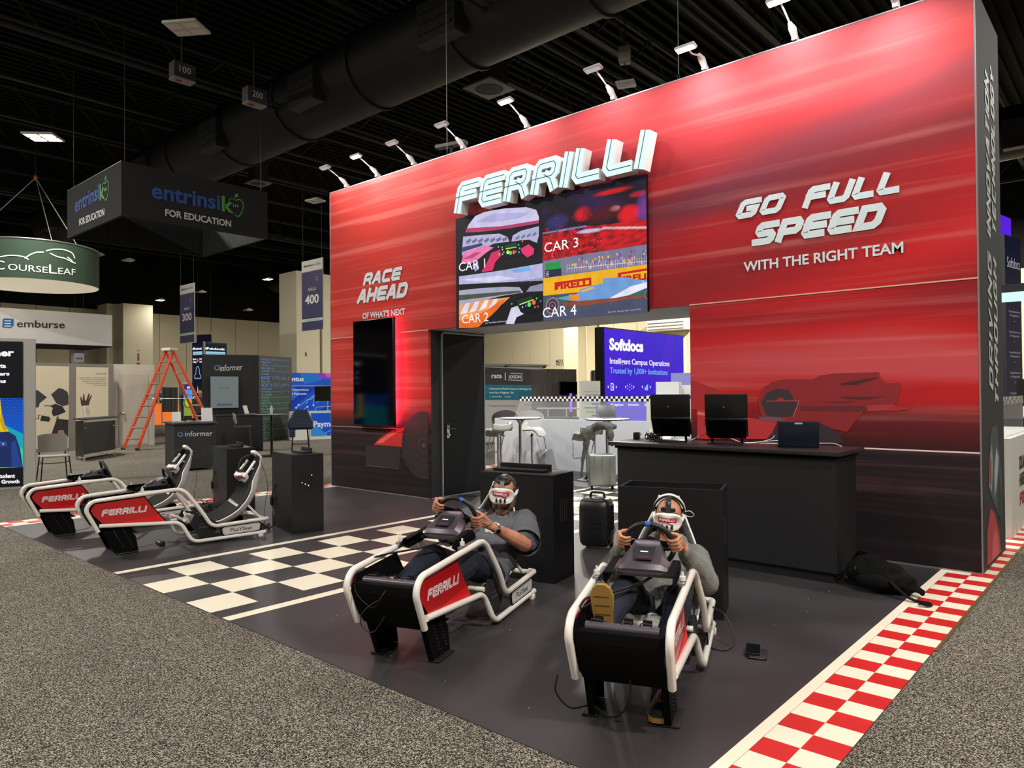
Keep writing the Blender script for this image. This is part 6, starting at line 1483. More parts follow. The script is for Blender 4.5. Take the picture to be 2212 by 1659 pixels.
part('panel', MB().box(WO+u2_*(WL/2)+V((0, 0, W0.z/2))-n2_*.4, (WL, .8, W0.z), rz=atan2(u2_.y, u2_.x)), m_w, t)
tv2 = thing('television', 'black television mounted on the dark wood exhibit panel', 'television', WO+u2_*(WL*.7)+n2_*.035+V((0, 0, AT(1224, 838, 19.9).z)), atan2(u2_.y, u2_.x)); part('casing', MB().box((0, 0, 0), (.58, .05, .36), bev=.008), M_BLACK2, tv2); part('screen', MB().box((0, -.027, 0), (.55, .004, .33)), M_SCREEN, tv2)
# Axiom counter, chairs, saber, small sign board, curtains, boxes
p = AT(1205, 890, 18.5); t = thing('exhibit_counter', 'low grey exhibit counter below the wood-grain panel', 'counter', (p.x, p.y, 0), R(20)); part('body', MB().box((0, 0, .42), (1.5, .5, .84)), mat('lilac_grey', '#8f90a8', .5), t); part('worktop', MB().box((0, 0, .86), (1.6, .6, .05)), M_DARK, t)
for dx in (-.3, .2, .6): part('rail_post', MB().cyl((dx, .1, 1.0), .015, .22), M_WHITE, t)
part('rail', MB().cyl((.1, .1, 1.1), .02, 1.4, 10, 'X'), M_WHITE, t)
def tub_chair(px, py, D, m, label):
    p = AT(px, py, D); t = thing('tub_chair', label, 'chair', (p.x, p.y, 0), R(40), 'tub chairs beyond the rear partition')
    z = p.z; rows = [[(.27*cos(a_)*(1+.1*k), .25*sin(a_)*(1+.1*k), z-.33+.40*k*(.6+.4*sin(a_))) for a_ in [pi*(-.15+1.3*i/12) for i in range(13)]] for k in (0, .5, 1)]
    part('back_shell', MB().sheet(rows, .02), m, t, ang=60); part('seat', MB().lathe([(0, z-.36), (.25, z-.36), (.27, z-.32), (.24, z-.28), (0, z-.28)], 20), m, t)
    for i in range(4): a_ = pi/4+i*pi/2; part('leg', MB().tube([(.12*cos(a_), .12*sin(a_), z-.36), (.24*cos(a_), .24*sin(a_), 0)], .012, 6), M_STEEL, t)
tub_chair(1092, 893, 16.2, mat('mauve_shell', '#4a4145', .5), 'dark mauve chair shell behind the acrylic left of the bar table'); tub_chair(1145, 893, 16.6, mat('pale_shell', '#a8a49a', .5), 'pale chair shell behind the acrylic above the left bar table')
p = AT(1233, 880, 16.5); t = thing('light_tube', 'glowing violet light tube standing behind the acrylic', 'light', (p.x, p.y, 0)); part('tube', MB().cyl((0, 0, 1.28), .028, .42, 12), mat('violet_glow', '#5a20ff', .4, emis=5, ecol='#5020ff'), t); part('stand', MB().cyl((0, 0, .54), .02, 1.08, 10), M_STEEL, t)
t = thing('sign_board', 'small cream sign board with green and lime stripes beside the violet LED wall', 'sign', (0, 0, 0)); XF[t.name] = Matrix.Identity(4)
B0, B1 = AT(1254, 838, 15.5), AT(1297, 838, 15.8); ub = B1-B0; ub.z = 0; bl = ub.length; ub.normalize(); nb = V((ub.y, -ub.x, 0)); BO = V((B0.x, B0.y, 0))
part('board', MB().box(BO+ub*(bl/2)+V((0, 0, (B0.z+.3)/2+.15))-nb*.03, (bl, .05, B0.z-.3), rz=atan2(ub.y, ub.x)), mat('cream_board', '#cfccc0', .6), t)
part('board_foot', MB().box(BO+ub*(bl/2)+V((0, 0, .16)), (bl*.8, .3, .32), rz=atan2(ub.y, ub.x)), M_STEEL, t)
a = Art(BO, ub, (0, 0, 1), off=.003)
a.pp(s3([(1680, 1352), (1870, 1352), (1870, 1370), (1680, 1370)]), '#3f9a3c', 2); a.pp(s3([(1705, 1418), (1855, 1418), (1855, 1440), (1705, 1440)]), '#a8b832', 2); a.pp(s3([(1790, 1290), (1940, 1290), (1940, 1308), (1790, 1308)]), '#3a5a78', 2); a.pp(s3([(1790, 1485), (1870, 1485), (1870, 1500), (1790, 1500)]), '#3a2a30', 2); a.pp(s3([(1870, 1330), (1925, 1330), (1935, 1525), (1865, 1525)]), '#6a3f9a', 2); a.pp(s3([(1880, 1340), (1915, 1340), (1915, 1420), (1880, 1420)]), '#c88a9a', 3)
for k in range(5): a.lp(s3([(1690+k*50, 1090), (1697+k*50, 1110)]), .012, '#55554f', 2); a.lp(s3([(1690+k*50, 1280), (1697+k*50, 1300)]), .012, '#55554f', 2)
a.tp('cornerst', s3([(1700, 1165), (1935, 1165), (1700, 1140)]), '#222222', 3)
a.build('printed_face', t)
def drape(px0, px1, ytop, D, h, label, c='#6f6b66', grp=None):
    A_, B_ = AT(px0, ytop, D), AT(px1, ytop, D); t = thing('drape', label, 'curtain', (A_.x, A_.y, 0), 0, grp); d = B_-A_; d.z = 0; L = d.length; d.normalize(); n_ = V((d.y, -d.x, 0))
    N_ = max(16, int(L/.03)); rows = [[d*(L*i/N_)+n_*(.03*sin(i*1.3)+.015*sin(i*.7+z*2))+V((0, 0, z)) for i in range(N_+1)] for z in (A_.z-h, A_.z-h*.5, A_.z)]
    part('cloth', MB().sheet(rows, .004), mat('drape_'+c[1:], c, .9), t, ang=70); part('cross_bar', MB().tube([V((0, 0, A_.z+.02)), d*L+V((0, 0, A_.z+.02))], .02, 8), M_ALU, t)
    part('upright', MB().cyl((0, 0, A_.z/2), .02, A_.z, 10), M_ALU, t); part('upright', MB().cyl(d*L+V((0, 0, A_.z/2)), .02, A_.z, 10), M_ALU, t)
drape(1277, 1300, 803, 19, 2.0, 'grey gathered curtain left of the violet LED wall')
p = AT(1445, 840, 13.5)
t = thing('carton', 'white carton stacked beyond the laptops, larger of the two', 'box', (p.x, p.y, p.z-.12), R(20), 'white cartons behind the left laptop'); part('carton_body', MB().box((0, 0, .12), (.42, .35, .24)), M_WHITE, t); part('lid_flap', MB().box((0, 0, .245), (.42, .35, .008)), M_WHITE, t)
q = AT(1484, 846, 13.5); t2 = thing('carton', 'white carton stacked beyond the laptops, smaller right-hand one', 'box', (q.x, q.y, p.z-.12), R(20), 'white cartons behind the left laptop'); part('carton_body', MB().box((0, 0, .09), (.24, .3, .18)), M_WHITE, t2); part('lid_flap', MB().box((0, 0, .184), (.24, .3, .008)), M_WHITE, t2)
t = thing('storage_cabinet', 'pale cabinet beyond the partition carrying the two white cartons', 'cabinet', (p.x+.15, p.y+.1, 0), R(20)); part('body', MB().box((0, 0, (p.z-.12)/2), (1.1, .6, p.z-.122)), M_BEIGE2, t); part('door', MB().box((0, -.305, .6), (.5, .01, 1.0)), M_WHITE, t)
p = AT(1476, 818, 15); t = thing('display_panel', 'pale lilac panel standing behind the white cartons', 'panel', (p.x, p.y, 0), R(20)); part('board', MB().box((0, 0, p.z/2+.06), (.5, .06, p.z+.12)), mat('lilac_panel', '#8f8fd0', .6), t); part('foot', MB().box((0, 0, .02), (.6, .4, .04)), M_STEEL, t)
p = ONY(1440, 704, 26.9); q = ONY(1490, 690, 26.9)
t = thing('wall_grille', 'white slatted ventilation unit high on the beige back wall', 'vent', (p.x, 26.5, p.z)); part('housing', MB().box((.3, .1, 0), (2.2, .7, .55)), M_WHITE, t)
for k in range(3): part('slat', MB().box((.3, -.27, -.2+k*.16), (2.1, .06, .03), rx=.5), M_GREY, t)
# ------------------------------------------------------------------ booths on the left
def plane_thing(name, label, cat, group=None):
    t = thing(name, label, cat, (0, 0, 0), 0, group); XF[t.name] = Matrix.Identity(4); return t
def quad_prism(c, z0, z1):
    mb = MB(); n = len(c); mb.add([(p[0], p[1], z0) for p in c]+[(p[0], p[1], z1) for p in c], [tuple(range(n)), tuple(range(n, 2*n))[::-1]]+[(k, (k+1) % n, n+(k+1) % n, n+k) for k in range(n)]); return mb
def face_art(A_, B_, off=.006, step=.0015):
    """artwork plane standing on the floor from A_ to B_ (left to right as seen)"""
    u = V((B_[0]-A_[0], B_[1]-A_[1], 0)); return Art((A_[0], A_[1], 0), u, (0, 0, 1), off=off, step=step), u.length
# portrait LED panel at the left edge
A_ = V((-14.084, -3.404, 0)); d = V((.33, .944, 0)).normalized(); L_ = A_-d*1.6; R_ = A_+d*.17; n_ = V((d.y, -d.x, 0))
t = plane_thing('led_display', 'bright portrait LED panel with a blonde figure, cut by the left photo edge', 'screen')
H_ = 2.47
part('cabinet', quad_prism([L_-n_*.0, R_, R_-n_*.12, L_-n_*.12], .0, H_+.02), mat('light_grey_frame', '#a5a39c', .5), t)
a = Art(L_, d, (0, 0, 1), off=.004, step=.001); Lw = (A_-L_).length
a.rect(.0, .04, Lw, H_-.03, '#0b0d14', 1); 
zb, zt_ = a.P(25, 1010)[1], a.P(25, 860)[1]
a.rect(0, zb, Lw, zt_, '#0f55c4', 2)
a.poly([(0, zb), (Lw, zb), (Lw, zb+.55), (Lw*.6, zb+.95), (0, zb+.8)], '#12a6b8', 3); a.poly([(Lw*.72, zb), (Lw, zb), (Lw, zb+.3), (Lw*.85, zb+.5)], '#38c8a8', 4)
r0 = a.P(0, 870)[0]
for i in range(34):
    for j in range(16):
        x = Lw-.02-i*.036-(j % 2)*.018; z = zt_-.02-j*.031
        if x > 0 and j < 15-i*.02: a.ell(x, z, .011*(1-j*.045), .011*(1-j*.045), '#0a1a5c', 5, 6)
def s1(L): return [(x/4.739, 720+y/4.739) for x, y in L]
a.pp(s1([(-200, 1370), (-200, 1010), (0, 1000), (95, 1010), (160, 1050), (205, 1180), (235, 1370)]), '#182a5e', 6); a.pp(s1([(120, 1370), (115, 1120), (160, 1090), (195, 1250), (230, 1370)]), '#22408c', 7)
a.pp(s1([(-140, 1000), (-140, 660), (0, 655), (20, 820), (50, 940), (90, 1000), (30, 1010)]), '#e6c51c', 7); a.pp(s1([(0, 900), (15, 800), (35, 900), (75, 985), (40, 1000)]), '#c79c14', 8)
a.pp(s1([(-30, 1100), (70, 1110), (75, 1150), (20, 1160)]), '#2c4a9a', 8); a.pp(s1([(28, 1124), (40, 1124), (40, 1138), (28, 1138)]), '#f0f0f0', 9)
for s_, bl, br, tl in (('her', (-60, 235), (145, 230), (-60, 165)), ('ta', (0, 352), (63, 352), (0, 310)), ('ers', (-5, 432), (98, 430), (-5, 395)), ('ns', (-10, 508), (62, 506), (-10, 470)), ('Student', (-38, 1480), (155, 1476), (-38, 1440)), ('d Growth', (-32, 1538), (200, 1532), (-32, 1500))):
    a.tp(s_, s1([bl, br, tl]), '#ffffff', 10, bold=.04)
a.build('picture', t, M_LED)
# hanging white header of the booth above it
X_e = AT(247, 714, 24).x; p0, p1 = ONX(-60, 664, X_e), ONX(247, 681, X_e); pb = ONX(247, 748, X_e)
t = plane_thing('hanging_header', 'wide white rounded booth header with blue logo, upper left', 'sign')
z0_, z1_ = pb.z, p1.z; ya, yb = p0.y-1.5, p1.y
pts = [(X_e, ya), (X_e, yb-.2), (X_e-.05, yb-.06), (X_e-.2, yb), (X_e-2.6, yb), (X_e-2.6, ya)]
part('fascia', quad_prism(pts, z0_, z1_), mat('white_fabric', '#ecebee', .6), t); part('underside', quad_prism([(x-.0, y) for x, y in pts], z0_-.02, z0_-.001), mat('navy_fabric', '#0c1030', .7), t)
for yy in (ya+.6, yb-.5): part('support_post', MB().b2((X_e-2.5, yy-.05, 0), (X_e-2.4, yy+.05, z0_-.02)), M_WHITE, t)
a = Art((X_e, 0, 0), (0, 1, 0), (0, 0, 1), off=.006)
def s0(L): return [(x/3.072, 350+y/3.072) for x, y in L]
a.pp(s0([(18, 1045), (28, 1037), (90, 1040), (90, 1085), (72, 1102), (15, 1098)]), '#1f6fc4', 1)
for q in (1050, 1068, 1085): a.pp(s0([(30, q), (75, q+1), (70, q+8), (28, q+7)]), '#f4f4f4', 2)
a.tp('emburse', s0([(112, 1095), (430, 1103), (112, 1044)]), '#2a2a38', 2, bold=.01); a.build('lettering', t)
# suspended round green sign
RC = AT(74, 570, 21.0); rr = 1.64; zb_, zt2 = 4.72, 5.80
t = thing('hanging_sign', 'round dark green fabric sign with white hills logo hanging at far left', 'sign', (RC.x, RC.y, zb_))
n = 64; ring = [(rr*cos(2*pi*k/n), rr*sin(2*pi*k/n)) for k in range(n)]
mb = MB(); mb.add([(x, y, 0) for x, y in ring]+[(x, y, zt2-zb_) for x, y in ring], [(k, (k+1) % n, n+(k+1) % n, n+k) for k in range(n)]); part('fabric_band', mb, mat('dark_green_fabric', '#17301d', .75), t, ang=60)
part('bottom_disc', MB().lathe([(0, 0.0), (rr-.02, 0.0), (rr-.02, .02), (0, .02)], n), mat('lit_white_fabric', '#efe6cf', .6, emis=.45, ecol='#f0e6c8'), t); part('hoop', MB().tube([(x, y, zt2-zb_) for x, y in ring], .025, 6, closed=True), M_ALU, t)
vd = atan2(CAM_POS.y-RC.y, CAM_POS.x-RC.x)
a = Art((0, 0, 0), (1, 0, 0), (0, 0, 1), off=0, step=0)
def cpx(x, y):                                  # photo sight line -> unrolled band coordinates
    dr = ray(x, y); ox, oy = CAM_POS.x-RC.x, CAM_POS.y-RC.y; A0 = dr.x**2+dr.y**2; B0_ = 2*(ox*dr.x+oy*dr.y); C0 = ox*ox+oy*oy-rr*rr; D0 = max(0, B0_*B0_-4*A0*C0); tt = (-B0_-sqrt(D0))/(2*A0)
    p = CAM_POS+dr*tt; an = atan2(p.y-RC.y, p.x-RC.x)-vd; an = (an+pi) % (2*pi)-pi; return (an*rr, p.z-zb_)
a.px = lambda pts: [cpx(*p) for p in pts]
b0, b1, b2 = a.px(s0([(0, 712), (505, 752), (0, 668)])); cw = (b1[0]-b0[0])/505*S if False else None
segs = [('C', -40, .95), ('OURSE', 55, .7), ('L', 325, .95), ('EAF', 385, .7)]
for s_, x, k in segs:
    x1 = {'C': 38, 'OURSE': 322, 'L': 383, 'EAF': 505}[s_]
    yb = lambda xx: 712+(xx/505)*40
    a.tp(s_, s0([(x, yb(x)), (x1-6, yb(x1)), (x, yb(x)-(62 if k > .9 else 44))]), '#c9cfc6', 2)
for L in ([(-60, 640), (0, 630), (60, 620), (120, 622), (165, 632), (190, 648)], [(165, 640), (195, 618), (240, 600), (290, 598)], [(305, 590), (350, 580), (410, 580), (455, 592), (480, 608), (495, 640)], [(330, 605), (380, 628), (430, 640), (480, 665), (500, 672)], [(445, 630), (470, 650), (485, 668)]):
    a.lp(s0([(p.x, p.y) for p in spline([V((x, y, 0)) for x, y in L], 4)]), .03, '#c9cfc6', 3)
h0 = a.v; a.v = []
for p in h0: an = vd+p.x/rr; a.v.append(V(((rr+.012)*cos(an), (rr+.012)*sin(an), p.z)))
a.build('lettering', t, world=False)
ap = AT(77, 384, 21.0)-V((RC.x, RC.y, zb_))
for aa in (vd+2.2, vd+.25, vd-1.6): part('suspension_cable', MB().tube([(rr*cos(aa), rr*sin(aa), zt2-zb_), ap], .012, 5), M_ALU, t)
part('suspension_cable', MB().tube([ap, (ap.x, ap.y, HZ-zb_)], .012, 5), M_STEEL, t); part('shackle', MB().sph(ap, (.05, .05, .09)), mat('red_shackle', '#a03528', .5), t)
# suspended square black sign
XE, YE, zE0, zE1, sE = -15.067, -1.504, 5.06, 6.13, 3.12
t = plane_thing('hanging_sign', 'square black fabric sign with blue and green lettering hanging from the ceiling', 'sign')
M_BF = mat('black_fabric', '#1b1b1d', .85)
for c in ([(XE, YE), (XE, YE+sE), (XE-.05, YE+sE), (XE-.05, YE)], [(XE-.05, YE), (XE-sE, YE), (XE-sE, YE+.05), (XE-.05, YE+.05)], [(XE-sE, YE+.05), (XE-sE, YE+sE), (XE-sE+.05, YE+sE), (XE-sE+.05, YE+.05)], [(XE-.05, YE+sE), (XE-sE+.05, YE+sE), (XE-sE+.05, YE+sE-.05), (XE-.05, YE+sE-.05)]):
    part('fabric_panel', quad_prism(c, zE0, zE1), M_BF, t)
for (o_, u_) in (((XE-sE+.052, YE+.1, 0), (0, 1, 0)), ((XE-.1, YE+sE-.052, 0), (-1, 0, 0))):
    a = Art(o_, u_, (0, 0, 1), off=.004)
    if u_ == (-1, 0, 0): a.n = V((0, -1, 0))
    for g_ in range(13):
        if random.random() < .2: continue
        c = random.choice(['#1f4a2a', '#254f30', '#1c3a4a', '#173a20'])
        for i in range(4):
            for j in range(14): a.rect(.08+g_*.225+i*.04, zE0+.05+j*.05+(i % 2)*.025, .08+g_*.225+i*.04+.016, zE0+.066+j*.05+(i % 2)*.025, c, 1)
    a.build('perforated_lining', t)['kind'] = 'stuff'
def s4(L): return [(x/3.072, 350+y/3.072) for x, y in L]
for (o_, u_, W_, F_, ap_) in (((XE, 0, 0), (0, 1, 0), [(1005, 235), (1460, 316), (1005, 152)], [(1095, 355), (1532, 430), (1095, 310)], 1), ((XE, YE, 0), (1, 0, 0), [(500, 335), (660, 243), (500, 262)], [(528, 422), (695, 352), (528, 378)], 0)):
    a = Art(o_, u_, (0, 0, 1), off=.006)
    q = s4(W_); bl, br, tl = a.px(q); k_ = 1.0
    vs, fs, W0 = text2d('entrinsi', .025); ex = ((br[0]-bl[0])*k_/W0, (br[1]-bl[1])*k_/W0); h = .33
    a._add([(bl[0]+x*ex[0], bl[1]+x*ex[1]+y*h/.73) for x, y in vs], fs, '#2a4f9c', 2)
    x1 = br[0]+.035; y1_ = bl[1]; vs, fs, W1 = text2d('k', .025)
    a._add([(x1+x*ex[0]*1.1, y1_+y*h*1.02/.73) for x, y in vs], fs, '#4f9a3c', 2)
    ax_ = x1+.30; az = y1_+.12
    pts = [(ax_+.02, az+.16), (ax_-.05, az+.19), (ax_-.12, az+.16), (ax_-.15, az+.05)]; a.line([(p.x, p.y) for p in spline([V((x, y, 0)) for x, y in pts], 4)], .02, '#4f9a3c', 3)
    pts = [(ax_+.02, az+.16), (ax_+.11, az+.20), (ax_+.19, az+.13), (ax_+.17, az-.04), (ax_+.08, az-.18), (ax_-.01, az-.15)]; a.line([(p.x, p.y) for p in spline([V((x, y, 0)) for x, y in pts], 5)], .024, '#4f9a3c', 3)
    a.poly([(ax_-.01, az+.21), (ax_+.0, az+.29), (ax_+.07, az+.33), (ax_+.08, az+.26)], '#4f9a3c', 3)
    for dx in (-.03, .02, .07): a.poly([(ax_+dx-.012, az+.04), (ax_+dx, az+.09), (ax_+dx+.012, az+.04), (ax_+dx, az-.0)], '#b8c0b8', 3)
    a.tp('FOR EDUCATION', s4(F_), '#cfcfcb', 2, bold=.03)
    a.build('lettering', t)
for x, y in ((XE-.1, YE+.1), (XE-.1, YE+sE-.1), (XE-sE+.1, YE+.1)): part('suspension_cable', MB().tube([(x, y, zE1), (x, y, HZ)], .008, 5), M_STEEL, t)
part('top_hem', MB().b2((XE-sE, YE-.004, zE1-.012), (XE, YE+.0, zE1+.004)), M_ALU, t)
# graphic panels with flying graduation caps
XC = -22.7; t = plane_thing('exhibit_backwall', 'grey-framed exhibit wall with two cream graphic panels of flying graduation caps', 'exhibit wall')
ya, yb = ONX(60, 980, XC).y, ONX(246, 968, XC).y; zc = 2.44
part('frame', MB().b2((XC-.12, ya, 0), (XC, yb, zc)), mat('warm_grey_frame', '#6d6862', .6), t)
a = Art((XC, 0, 0), (0, 1, 0), (0, 0, 1), off=.006)
def panel(L): a.pp(s1(L), '#bdb29a', 1)
panel([(345, 330), (707, 340), (700, 1175), (345, 1185)]); panel([(778, 345), (1110, 350), (1108, 1175), (775, 1178)])
for L, c in (([(345, 600), (380, 578), (480, 655), (405, 715), (395, 755), (345, 765)], '#262a33'), ([(522, 625), (600, 560), (645, 570), (690, 600), (700, 640), (700, 730), (640, 745), (575, 715)], '#2b2831'), ([(515, 740), (570, 722), (640, 750), (672, 805), (600, 835), (545, 850), (528, 810), (540, 765)], '#17161b'),
             ([(425, 840), (508, 855), (504, 905), (410, 895)], '#15151a'), ([(580, 875), (700, 885), (697, 1060), (527, 1028)], '#1d1518'), ([(600, 1040), (590, 1005), (605, 990), (650, 990), (668, 1050), (690, 1080), (685, 1150), (650, 1060)], '#8a6a58'),
             ([(825, 700), (820, 655), (830, 650), (845, 690), (852, 620), (862, 620), (868, 685), (880, 690), (905, 615), (918, 618), (905, 680), (930, 630), (940, 635), (915, 705), (905, 745), (830, 740)], '#3a2620')):
    a.pp(s1(L), c, 3)
for L in ([(450, 745), (480, 738), (530, 748)], [(355, 878), (395, 870), (390, 840), (415, 835)], [(600, 880), (590, 850), (575, 880)], [(505, 865), (515, 885)]): a.lp(s1(L), .02, '#26241f', 3)
a.tp('CourseLeaf', s1([(982, 420), (1088, 420), (982, 402)]), '#3d3d3a', 3)
for k, (x0, s_) in enumerate(((802, 'CourseLeaf makes academic operations'), (825, 'easier, increases faculty satisfaction,'), (845, 'and helps your team drive student'), (882, 'enrollment, engagement, and'), (948, 'on-time completion.'))): a.tp(s_, s1([(x0, 460+k*19), (1088, 460+k*19), (x0, 448+k*19)]), '#55534d', 3)
a.build('graphic', t)
XW = -23.0; t = plane_thing('exhibit_backwall', 'plain white exhibit wall with a white door, left of the orange ladder', 'exhibit wall'); ya, yb = ONX(246, 968, XW).y, ONX(334, 962, XW).y
part('panel', MB().b2((XW-.1, ya-.2, 0), (XW, yb, 2.46)), mat('ivory_panel', '#b9b2a4', .6), t)
d0, d1 = ONX(257, 900, XW).y, ONX(320, 900, XW).y; dr_ = part('door', MB().b2((XW, d0, .05), (XW+.015, d1, 2.16)), mat('ivory_door', '#b3ab9c', .6), t); part('handle', MB().sph((XW+.06, d0+.1, 1.0), .04).cyl((XW+.03, d0+.1, 1.0), .02, .05, 10, 'X'), M_ALU, dr_)
# small podium in front of it
c_ = [FLO(163, 992), FLO(180, 996), FLO(249, 983)]; c_.append(c_[2]+(c_[0]-c_[1]))
t = plane_thing('podium', 'black podium cabinet with grey top in front of the graduation-cap panels', 'podium')
part('body', quad_prism([(p.x, p.y) for p in c_], .09, .92), mat('black_cabinet', '#08090a', .4), t); cc = sum(c_, V())/4
part('top', quad_prism([((p.x-cc.x)*1.12+cc.x, (p.y-cc.y)*1.12+cc.y) for p in c_], .96, .99), M_DARK, t); fr = (c_[2]-c_[1]).normalized()
a, L = face_art(c_[1], c_[2]); a.rect(0, .9, L, .965, '#9a9a98', 1); a.rect(0, .09, L, .15, '#9a9a98', 1); a.rect(L*.5-.003, .15, L*.5+.003, .9, '#1f1f22', 1); a.rect(.05, .76, .12, .78, '#d0d0d0', 2); a.rect(L-.14, .76, L-.07, .78, '#d0d0d0', 2); a.build('door_fittings', t)
for k, p in enumerate(c_): part('foot', MB().cyl((p.x*.94+cc.x*.06, p.y*.94+cc.y*.06, .045), .025, .09, 8), M_ALU, t)
for k, (px_, lb) in enumerate(((178, 'white leaflet holder leaning at the left on the black podium'), (189, 'white leaflet holder facing out on the black podium'))):
    p = AT(px_, 890, FW.dot(cc-CAM_POS)); q = thing('leaflet_holder', lb, 'leaflet holder', (p.x, p.y, .99), atan2(fr.y, fr.x)+(.5 if k == 0 else 0)); part('card', MB().box((0, 0, .15), (.22, .01, .3), rx=-.2), M_WHITE, q); part('print_area', MB().box((0, -.008, .16), (.15, .002, .18), rx=-.2), M_BEIGE2, q)
# stacking chair seen from behind
t = thing('stacking_chair', 'grey stacking chair with thin black legs beside the LED panel', 'chair', (-14.88, -2.72, 0), atan2(4.3, -14.95)+pi+R(8)+pi/2-pi/2+R(-90)+pi)
M_CH = mat('grey_chair_plastic', '#6f6c66', .6)
rows = [[(.23*u_*(1+.05*(z-.5)), .21+.05*abs(u_)**2*-1+(z-.5)*.15, z-.03*(abs(u_)**3 if z > .8 else 0)) for u_ in [-1+i/4 for i in range(9)]] for z in (.52, .6, .7, .8, .84)]
part('backrest', MB().sheet(rows, .012), M_CH, t, ang=60); part('seat', MB().box((0, -.02, .45), (.44, .42, .03), bev=.012), mat('cream_seat', '#a8a398', .6), t)
part('frame', MB().tube(fillet([(-.21, .2, .56), (-.2, .22, .45), (.2, .22, .45), (.21, .2, .56)], .03, 4), .013, 8), M_STEEL, t)
for s_ in (-1, 1):
    part('leg', MB().tube([(s_*.2, .2, .46), (s_*.24, .26, 0)], .011, 8), M_STEEL, t); part('leg', MB().tube([(s_*.2, -.2, .45), (s_*.24, -.26, 0)], .011, 8), M_STEEL, t); part('side_bar', MB().tube([(s_*.205, .2, .34), (s_*.205, -.2, .34)], .008, 6), M_STEEL, t)
part('cross_bar', MB().tube([(-.21, .22, .30), (.21, .22, .30)], .008, 6), M_STEEL, t)
# orange step ladder
t = plane_thing('stepladder', 'tall orange fibreglass stepladder standing open in the aisle', 'ladder')
M_ORG = mat('orange_fibreglass', '#c9401a', .5)
CF = FLO(281, 972); apx = AT(366, 752, FW.dot(CF-CAM_POS)+.1); CR = V((0, 0, 0)); rp = AT(412, 850, FW.dot(CF-CAM_POS)+.3)
dirs = (rp-apx); CR = apx+dirs*(apx.z/(apx.z-rp.z)); wv = V((.96, .27, 0)).normalized()
for (C0_, nm, ww, ss) in ((CF, 'front', .30, 1), (CR, 'rear', .26, 0)):
    for s_ in (-1, 1):
        b_ = C0_+wv*ww*s_; tp_ = V((apx.x, apx.y, apx.z-.08))+wv*.15*s_+(V((0, 0, 0)) if ss else dirs.normalized()*.0); rl = part('side_rail', MB().tube([b_, tp_], .042, 4), M_ORG, t)
        part('foot', MB().box(b_+V((0, 0, .03)), (.09, .09, .06)), M_STEEL, rl)
    n = 9
    for k in range(1, n):
        f = k/n; c = C0_.lerp(V((apx.x, apx.y, apx.z-.08)), f); hw = ww*(1-f)+.15*f
        if ss: part('step', MB().tube([c-wv*hw, c+wv*hw], .045, 4, flat=.6), M_ALU, t)
        elif k % 1 == 0: part('rear_rung', MB().tube([c-wv*hw, c+wv*hw], .025, 6), M_ALU, t)
part('top_cap', MB().box(apx-V((0, 0, .04)), (.36, .26, .08), rz=atan2(wv.y, wv.x), bev=.01), mat('pale_cap', '#b9b0a2', .5), t)
mA, mB_ = CF.lerp(apx, .5), CR.lerp(apx, .5)
for s_ in (-1, 1): part('spreader', MB().tube([mA+wv*.22*s_, mB_+wv*.2*s_], .012, 6), M_ALU, t)
# black booth with logo, word pattern and TV
K = FLO(560, 955); K = V((K.x, K.y, 0)); KL = V((-21.95, 3.32, 0)); KR = FLO(631, 947.5); KR = V((KR.x, KR.y, 0)); hI = 2.78
t = plane_thing('exhibit_tower', 'large black exhibit block with round colourful logo and a wall of printed words', 'exhibit wall')
part('block', quad_prism([KL, K, KR, KL+(KR-K)], 0, hI), mat('matt_black_panel', '#0c0c0e', .6), t)
a, LL = face_art(KL, K)
def s5(L): return [(340+x/5.529, 720+y/5.529) for x, y in L]
cx_, cz_ = a.P(*s5([(710, 412)])[0])
def logo(a, cx_, cz_, r_, lv=2):
    for k, (t0, t1, c) in enumerate(((.4, 2.6, '#3a63a8'), (2.6, 4.6, '#3a8a4a'), (4.6, 5.5, '#d0503c'), (5.5, 6.68, '#4a7ab8'))):
        pts = [(cx_+r_*cos(t0+(t1-t0)*i/8), cz_+r_*sin(t0+(t1-t0)*i/8)) for i in range(9)]+[(cx_+r_*.55*cos(t1-(t1-t0)*i/8), cz_+r_*.55*sin(t1-(t1-t0)*i/8)) for i in range(9)]
        a.poly(pts, c, lv)
logo(a, cx_, cz_, .088)
a.tp('informer', s5([(750, 452), (1012, 438), (750, 375)]), '#cfcfcf', 3, bold=.0)
for g in range(5):
    for i in range(7):
        for j in range(22-g*1): a.rect(LL*.62+g*.14+i*.018-.1, .15+j*.032+(i % 2)*.016, LL*.62+g*.14+i*.018-.091, .159+j*.032+(i % 2)*.016, '#24402c', 1)
a.build('graphic', t)
a, LL = face_art(K, KR); words = [('ADVANCED', 'REPORTING'), ('PREDICTIVE', 'ANALYTICS'), ('CUSTOM', 'DASHBOARDS'), ('REAL-TIME DATA', 'WORKFLOWS'), ('AUTOMATED', 'WORKFLOWS'), ('ENHANCED', 'DATA SECURITY'), ('MAGIC', 'VISUALS'), ('REAL-TIME', 'CLOUD SOLUTIONS'), ('SOC II', 'SECURITY'), ('OPERATIONAL', 'EFFICIENCY'), ('AI-POWERED', 'INSIGHTS'), ('DATA-DRIVEN', 'DECISIONS'), ('SEAMLESS', 'INTEGRATION')]
z = hI-.06; k = 0
